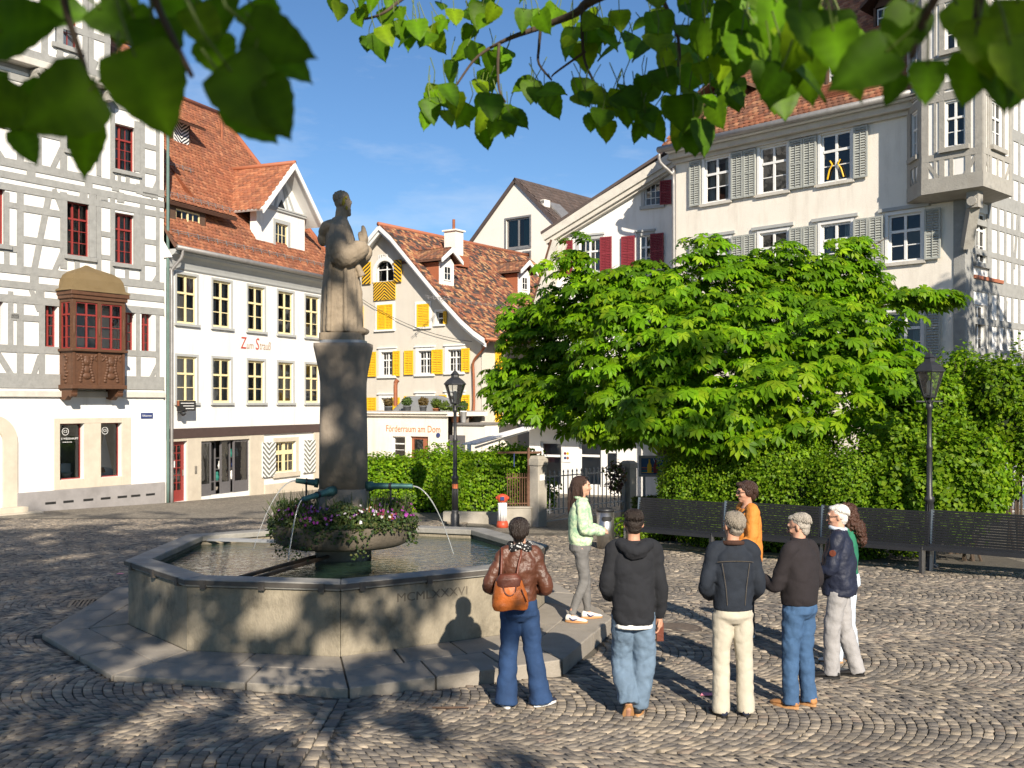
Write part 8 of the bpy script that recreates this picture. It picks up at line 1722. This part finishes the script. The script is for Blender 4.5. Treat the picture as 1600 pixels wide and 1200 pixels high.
# 4 man in the dark fleece, arm raised
P = place(1249, 1103)
f = figure('person', P, R(38), 1.73, 'person with short grey hair and glasses in dark fleece and blue jeans, one hand raised', {'L': ((-.215, .10, 1.10), (-.20, .35, 1.17), (.1, .8, .35), (-.5, -.1, 1)), 'R': ((.215, -.03, 1.12), (.18, .17, 1.0), (-.7, .7, 0), (0, .3, 1))}, {'L': ((-.09, .03, .49), (-.10, .02, .085), (-.1, 1, 0)), 'R': ((.09, .01, .49), (.10, -.03, .085), (.1, 1, 0))}, 'skin', head=(R(22), R(-14), 0), build=1.0, shoulder=.150)
top(f, 'fleece', [(.93, .168, .135), (.98, .178, .145), (1.12, .182, .148), (1.27, .190, .142), (1.38, .175, .12), (1.45, .095, .085), (1.53, .074, .072)], (.078, .072, .064, .046), 'fleece_pullover', .018, .12)
trousers(f, 'denim_mid', (.104, .084, .076, .074), (.149, .120), disp=.026, ds=.08, hem=.05, wz=.97); shoes(f, 'shoe_tan', 'gum_sole', .28, .052); hair(f, 'hair_silver', [(a, b, tuple(v * .99 for v in c)) for a, b, c in SHORT] + [('e', (0, .035, .085), (.058, .045, .026))], .010, .025); strands(f, 'hair_silver', 200, 1.95, 1.4, .85, 0, .0032, rad=(.082, .098, .085), jit=.006); eyes(f, 'hair_silver'); glasses(f, 'black_plain', False)

# 5 white-haired man in the navy jacket
P = place(1311, 1057)
f = figure('person', P, R(66), 1.71, 'person with white hair and sunglasses in navy jacket and grey trousers', {'L': ((-.215, .06, 1.12), (-.14, .26, 1.05), (.8, .5, 0), (0, .3, 1)), 'R': ((.215, .05, 1.12), (.15, .25, 1.04), (-.8, .5, 0), (0, .3, 1))}, {'L': ((-.09, .06, .49), (-.095, .06, .085), (-.1, 1, 0)), 'R': ((.09, -.04, .49), (.09, -.16, .085), (.0, 1, 0))}, 'skin', head=(R(10), R(-6), 0), build=1.0, shoulder=.148)
top(f, 'navy_shell', [(.84, .170, .165), (.90, .175, .17), (1.05, .178, .165), (1.25, .185, .15), (1.38, .17, .12), (1.45, .095, .085), (1.51, .074, .075)], (.080, .074, .066, .052), 'jacket', .03, .09)
trousers(f, 'trousers_grey', (.104, .086, .082, .080), (.158, .125), disp=.024, ds=.08, hem=.05, wz=.97); shoes(f, 'shoe_black', 'shoe_black', .28, .055); hair(f, 'hair_white', [(a, b, tuple(v * 1.0 for v in c)) for a, b, c in SHORT] + [('e', (0, -.06, -.04), (.066, .04, .04)), ('e', (0, .03, .085), (.06, .05, .026))], .006, .03); strands(f, 'hair_white', 200, 2.0, 1.4, .85, 0, .0032, rad=(.082, .098, .085), jit=.004); eyes(f, 'hair_white'); glasses(f)
mb = MB(); mb.tube([(math.cos(t) * .074, math.sin(t) * .074 + .01, 1.475 + .01 * math.sin(t)) for t in np.linspace(0, 6.283, 15)], .02, 8); mb.build('shirt_collar', 'denim_pale', f['e'], True)
o = MB().lathe([(.01, 0), (.032, .001), (.032, .006), (.01, .007)], 0, 0, 16).build('sleeve_badge', 'strap', f['e']); o.matrix_local = Matrix.Translation((-.262, .03, 1.26)) @ Matrix.Rotation(R(-90), 4, 'Y')

# 6 curly-haired woman behind him
P = place(1322, 1034)
f = figure('person', P, R(62), 1.66, 'person with long curly brown hair in a green top and pale jeans, half hidden', {'L': ((-.19, .05, 1.12), (-.12, .24, 1.05), (.8, .5, 0), (0, .3, 1)), 'R': ((.19, .02, 1.12), (.16, .20, 1.0), (-.8, .5, 0), (0, .3, 1))}, {'L': ((-.085, .04, .49), (-.09, .10, .085), (-.1, 1, 0)), 'R': ((.085, .0, .49), (.09, -.04, .085), (.0, 1, 0))}, 'skin', head=(R(10), R(-6), 0), build=.93, shoulder=.132)
top(f, 'green_top', [(.97, .14, .12), (1.05, .142, .118), (1.18, .145, .12), (1.3, .155, .12), (1.40, .14, .10), (1.46, .08, .075)], (.066, .06, .054, .042), 'green_top', .018, .1)
trousers(f, 'denim_pale', (.108, .088, .084, .088), (.15, .13), disp=.018, ds=.1, hem=.05); shoes(f, 'shoe_white', 'gum_sole', .25, .045); eyes(f)
hair(f, 'hair_curly', [('e', (0, -.03, .04), (.092, .106, .092)), ('e', (0, -.09, -.06), (.09, .065, .10)), ('e', (0, -.135, -.18), (.11, .075, .11)), ('e', (.02, -.145, -.28), (.095, .065, .09)), ('e', (.07, -.05, -.08), (.035, .06, .10)), ('e', (-.07, -.05, -.08), (.035, .06, .10))], .06, .028, .008)

# 7 man in the orange jacket
P = place(1168, 993)
f = figure('person', P, R(100), 1.80, 'person with dark hair and sunglasses in an orange jacket, facing left', {'L': ((-.22, .05, 1.12), (-.15, .24, 1.02), (.8, .5, 0), (0, .3, 1)), 'R': ((.22, -.03, 1.12), (.18, .17, 1.0), (-.7, .6, 0), (0, .3, 1))}, {'L': ((-.09, .03, .49), (-.10, .03, .085), (-.1, 1, 0)), 'R': ((.09, .0, .49), (.10, -.05, .085), (.0, 1, 0))}, 'skin_tan', head=(R(-4), R(-2), 0), build=1.0, shoulder=.155)
top(f, 'orange_jacket', [(.84, .185, .155), (.92, .19, .155), (1.1, .19, .15), (1.27, .195, .145), (1.38, .175, .12), (1.45, .10, .09)], (.084, .078, .07, .058), 'jacket', .026, .1)
mb = MB(); mb.prism([(-.05, .95), (.05, .95), (.062, 1.44), (-.062, 1.44)], .10, .158); sculpt(mb, 'shirt', 'shirt_sage', f['e'], .009, 2, .01, .06)
mb = MB(); mb.tube([(-.06, .13, 1.30), (-.085, .08, 1.44), (-.07, -.05, 1.52), (0, -.085, 1.53), (.07, -.05, 1.52), (.085, .08, 1.44), (.06, .13, 1.30)], [.02, .026, .028, .03, .028, .026, .02], 8, sm=3); mb.build('collar', 'trousers_black', f['e'], True)
mb = MB()
for sg in (-1, 1): mb.tube([(sg * .075, .145, 1.05), (sg * .08, .145, 1.25), (sg * .10, .10, 1.43)], [.016, .02, .02], 8, sm=3)
mb.build('jacket_lining', 'red_lining', f['e'], True)
trousers(f, 'trousers_black', (.104, .084, .076, .072), (.16, .125), disp=.02, ds=.08, hem=.05); shoes(f, 'shoe_white', 'white_plain'); eyes(f, 'hair_black'); glasses(f)
hair(f, 'hair_brown', [('e', (0, -.024, .050), (.090, .106, .088)), ('e', (0, -.07, -.02), (.080, .055, .085)), ('e', (.078, -.015, .005), (.020, .045, .05)), ('e', (-.078, -.015, .005), (.020, .045, .05)), ('e', (.02, .06, .090), (.06, .045, .03))], .012, .04); strands(f, 'hair_brown', 220, 2.5, 1.9, .8, 0, .0045, rad=(.092, .108, .093), jit=.007)

# 8 woman in the green patterned jacket on the fountain step
P = plpt(907, 969); P = Vector((P.x, P.y, .045))
f = figure('person', P, R(-86), 1.69, 'person with long brown hair in a green patterned jacket standing on the fountain step', {'L': ((-.20, .0, 1.14), (-.04, .26, 1.09), (.9, .35, .1), (0, .5, 1)), 'R': ((.20, .02, 1.13), (.05, .27, 1.08), (-.9, .35, .1), (0, .5, 1))}, {'L': ((-.08, .07, .49), (-.10, .10, .085), (-.2, 1, 0)), 'R': ((.085, .03, .49), (.105, -.12, .085), (.35, 1, 0))}, 'skin', head=(R(-8), R(0), 0), build=.95, shoulder=.138)
top(f, 'floral_green', [(.93, .150, .125), (.98, .165, .14), (1.12, .168, .142), (1.27, .172, .138), (1.38, .16, .115), (1.45, .09, .082)], (.076, .074, .066, .052), 'jacket', .022, .09)
mb = MB(); mb.tube([(math.cos(t) * .084, math.sin(t) * .08, 1.435 - .02 * math.sin(t)) for t in np.linspace(-4.2, 1.05, 13)], .022, 8); mb.build('collar', 'floral_green', f['e'], True)
mb = MB(); loft(mb, [(0, 0, .92 * f['s'], .155, .13), (0, 0, .97 * f['s'], .16, .135)]); sculpt(mb, 'hem_band', 'floral_green', f['e'], .008, 1)
trousers(f, 'jeans_grey', (.092, .066, .056, .043), (.145, .12), disp=.016, ds=.06, hem=.0); shoes(f, 'shoe_white', 'gum_sole', .26, .044); eyes(f)
sw = MB()
for k, (kn, an, td) in f['legs'].items():
    an_ = Vector(an) * f['s']; td_ = Vector(td).normalized(); sd = td_.cross(Vector((0, 0, 1))).normalized()
    for sg in (-1, 1): b = an_ + sd * sg * .046 - Vector((0, 0, .045)); sw.tube([b + td_ * -.02 + Vector((0, 0, .02)), b + td_ * .02 - Vector((0, 0, .01)), b + td_ * .09 + Vector((0, 0, .012))], [.006, .009, .002], 5)
sw.build('shoe_swoosh', 'blue_enamel', f['e'])
hair(f, 'hair_brown', [('e', (0, -.028, .046), (.088, .104, .086)), ('t', [(-.02, -.08, .05), (-.03, -.115, -.06), (-.03, -.13, -.18), (-.03, -.14, -.30), (-.03, -.15, -.38)], [.055, .058, .054, .042, .014]), ('t', [(.055, -.06, .05), (.07, -.055, -.06), (.075, -.06, -.18), (.075, -.03, -.28)], [.026, .026, .022, .01]), ('t', [(-.055, -.06, .05), (-.075, -.05, -.06), (-.085, -.03, -.18), (-.09, .02, -.30)], [.026, .024, .02, .008]), ('e', (0, -.09, -.02), (.075, .05, .09))], .010, .03); strands(f, 'hair_brown', 240, 2.5, 1.7, .75, .30, .0045, rad=(.091, .107, .09), jit=.007)
sg_ = MB()
for s_ in (-1, 1): sg_.ell(f['hp'](s_ * .036, .062, .115), (.026, .018, .010), 8, 6, f['M'])
sg_.build('sunglasses', 'black_plain', f['e'])
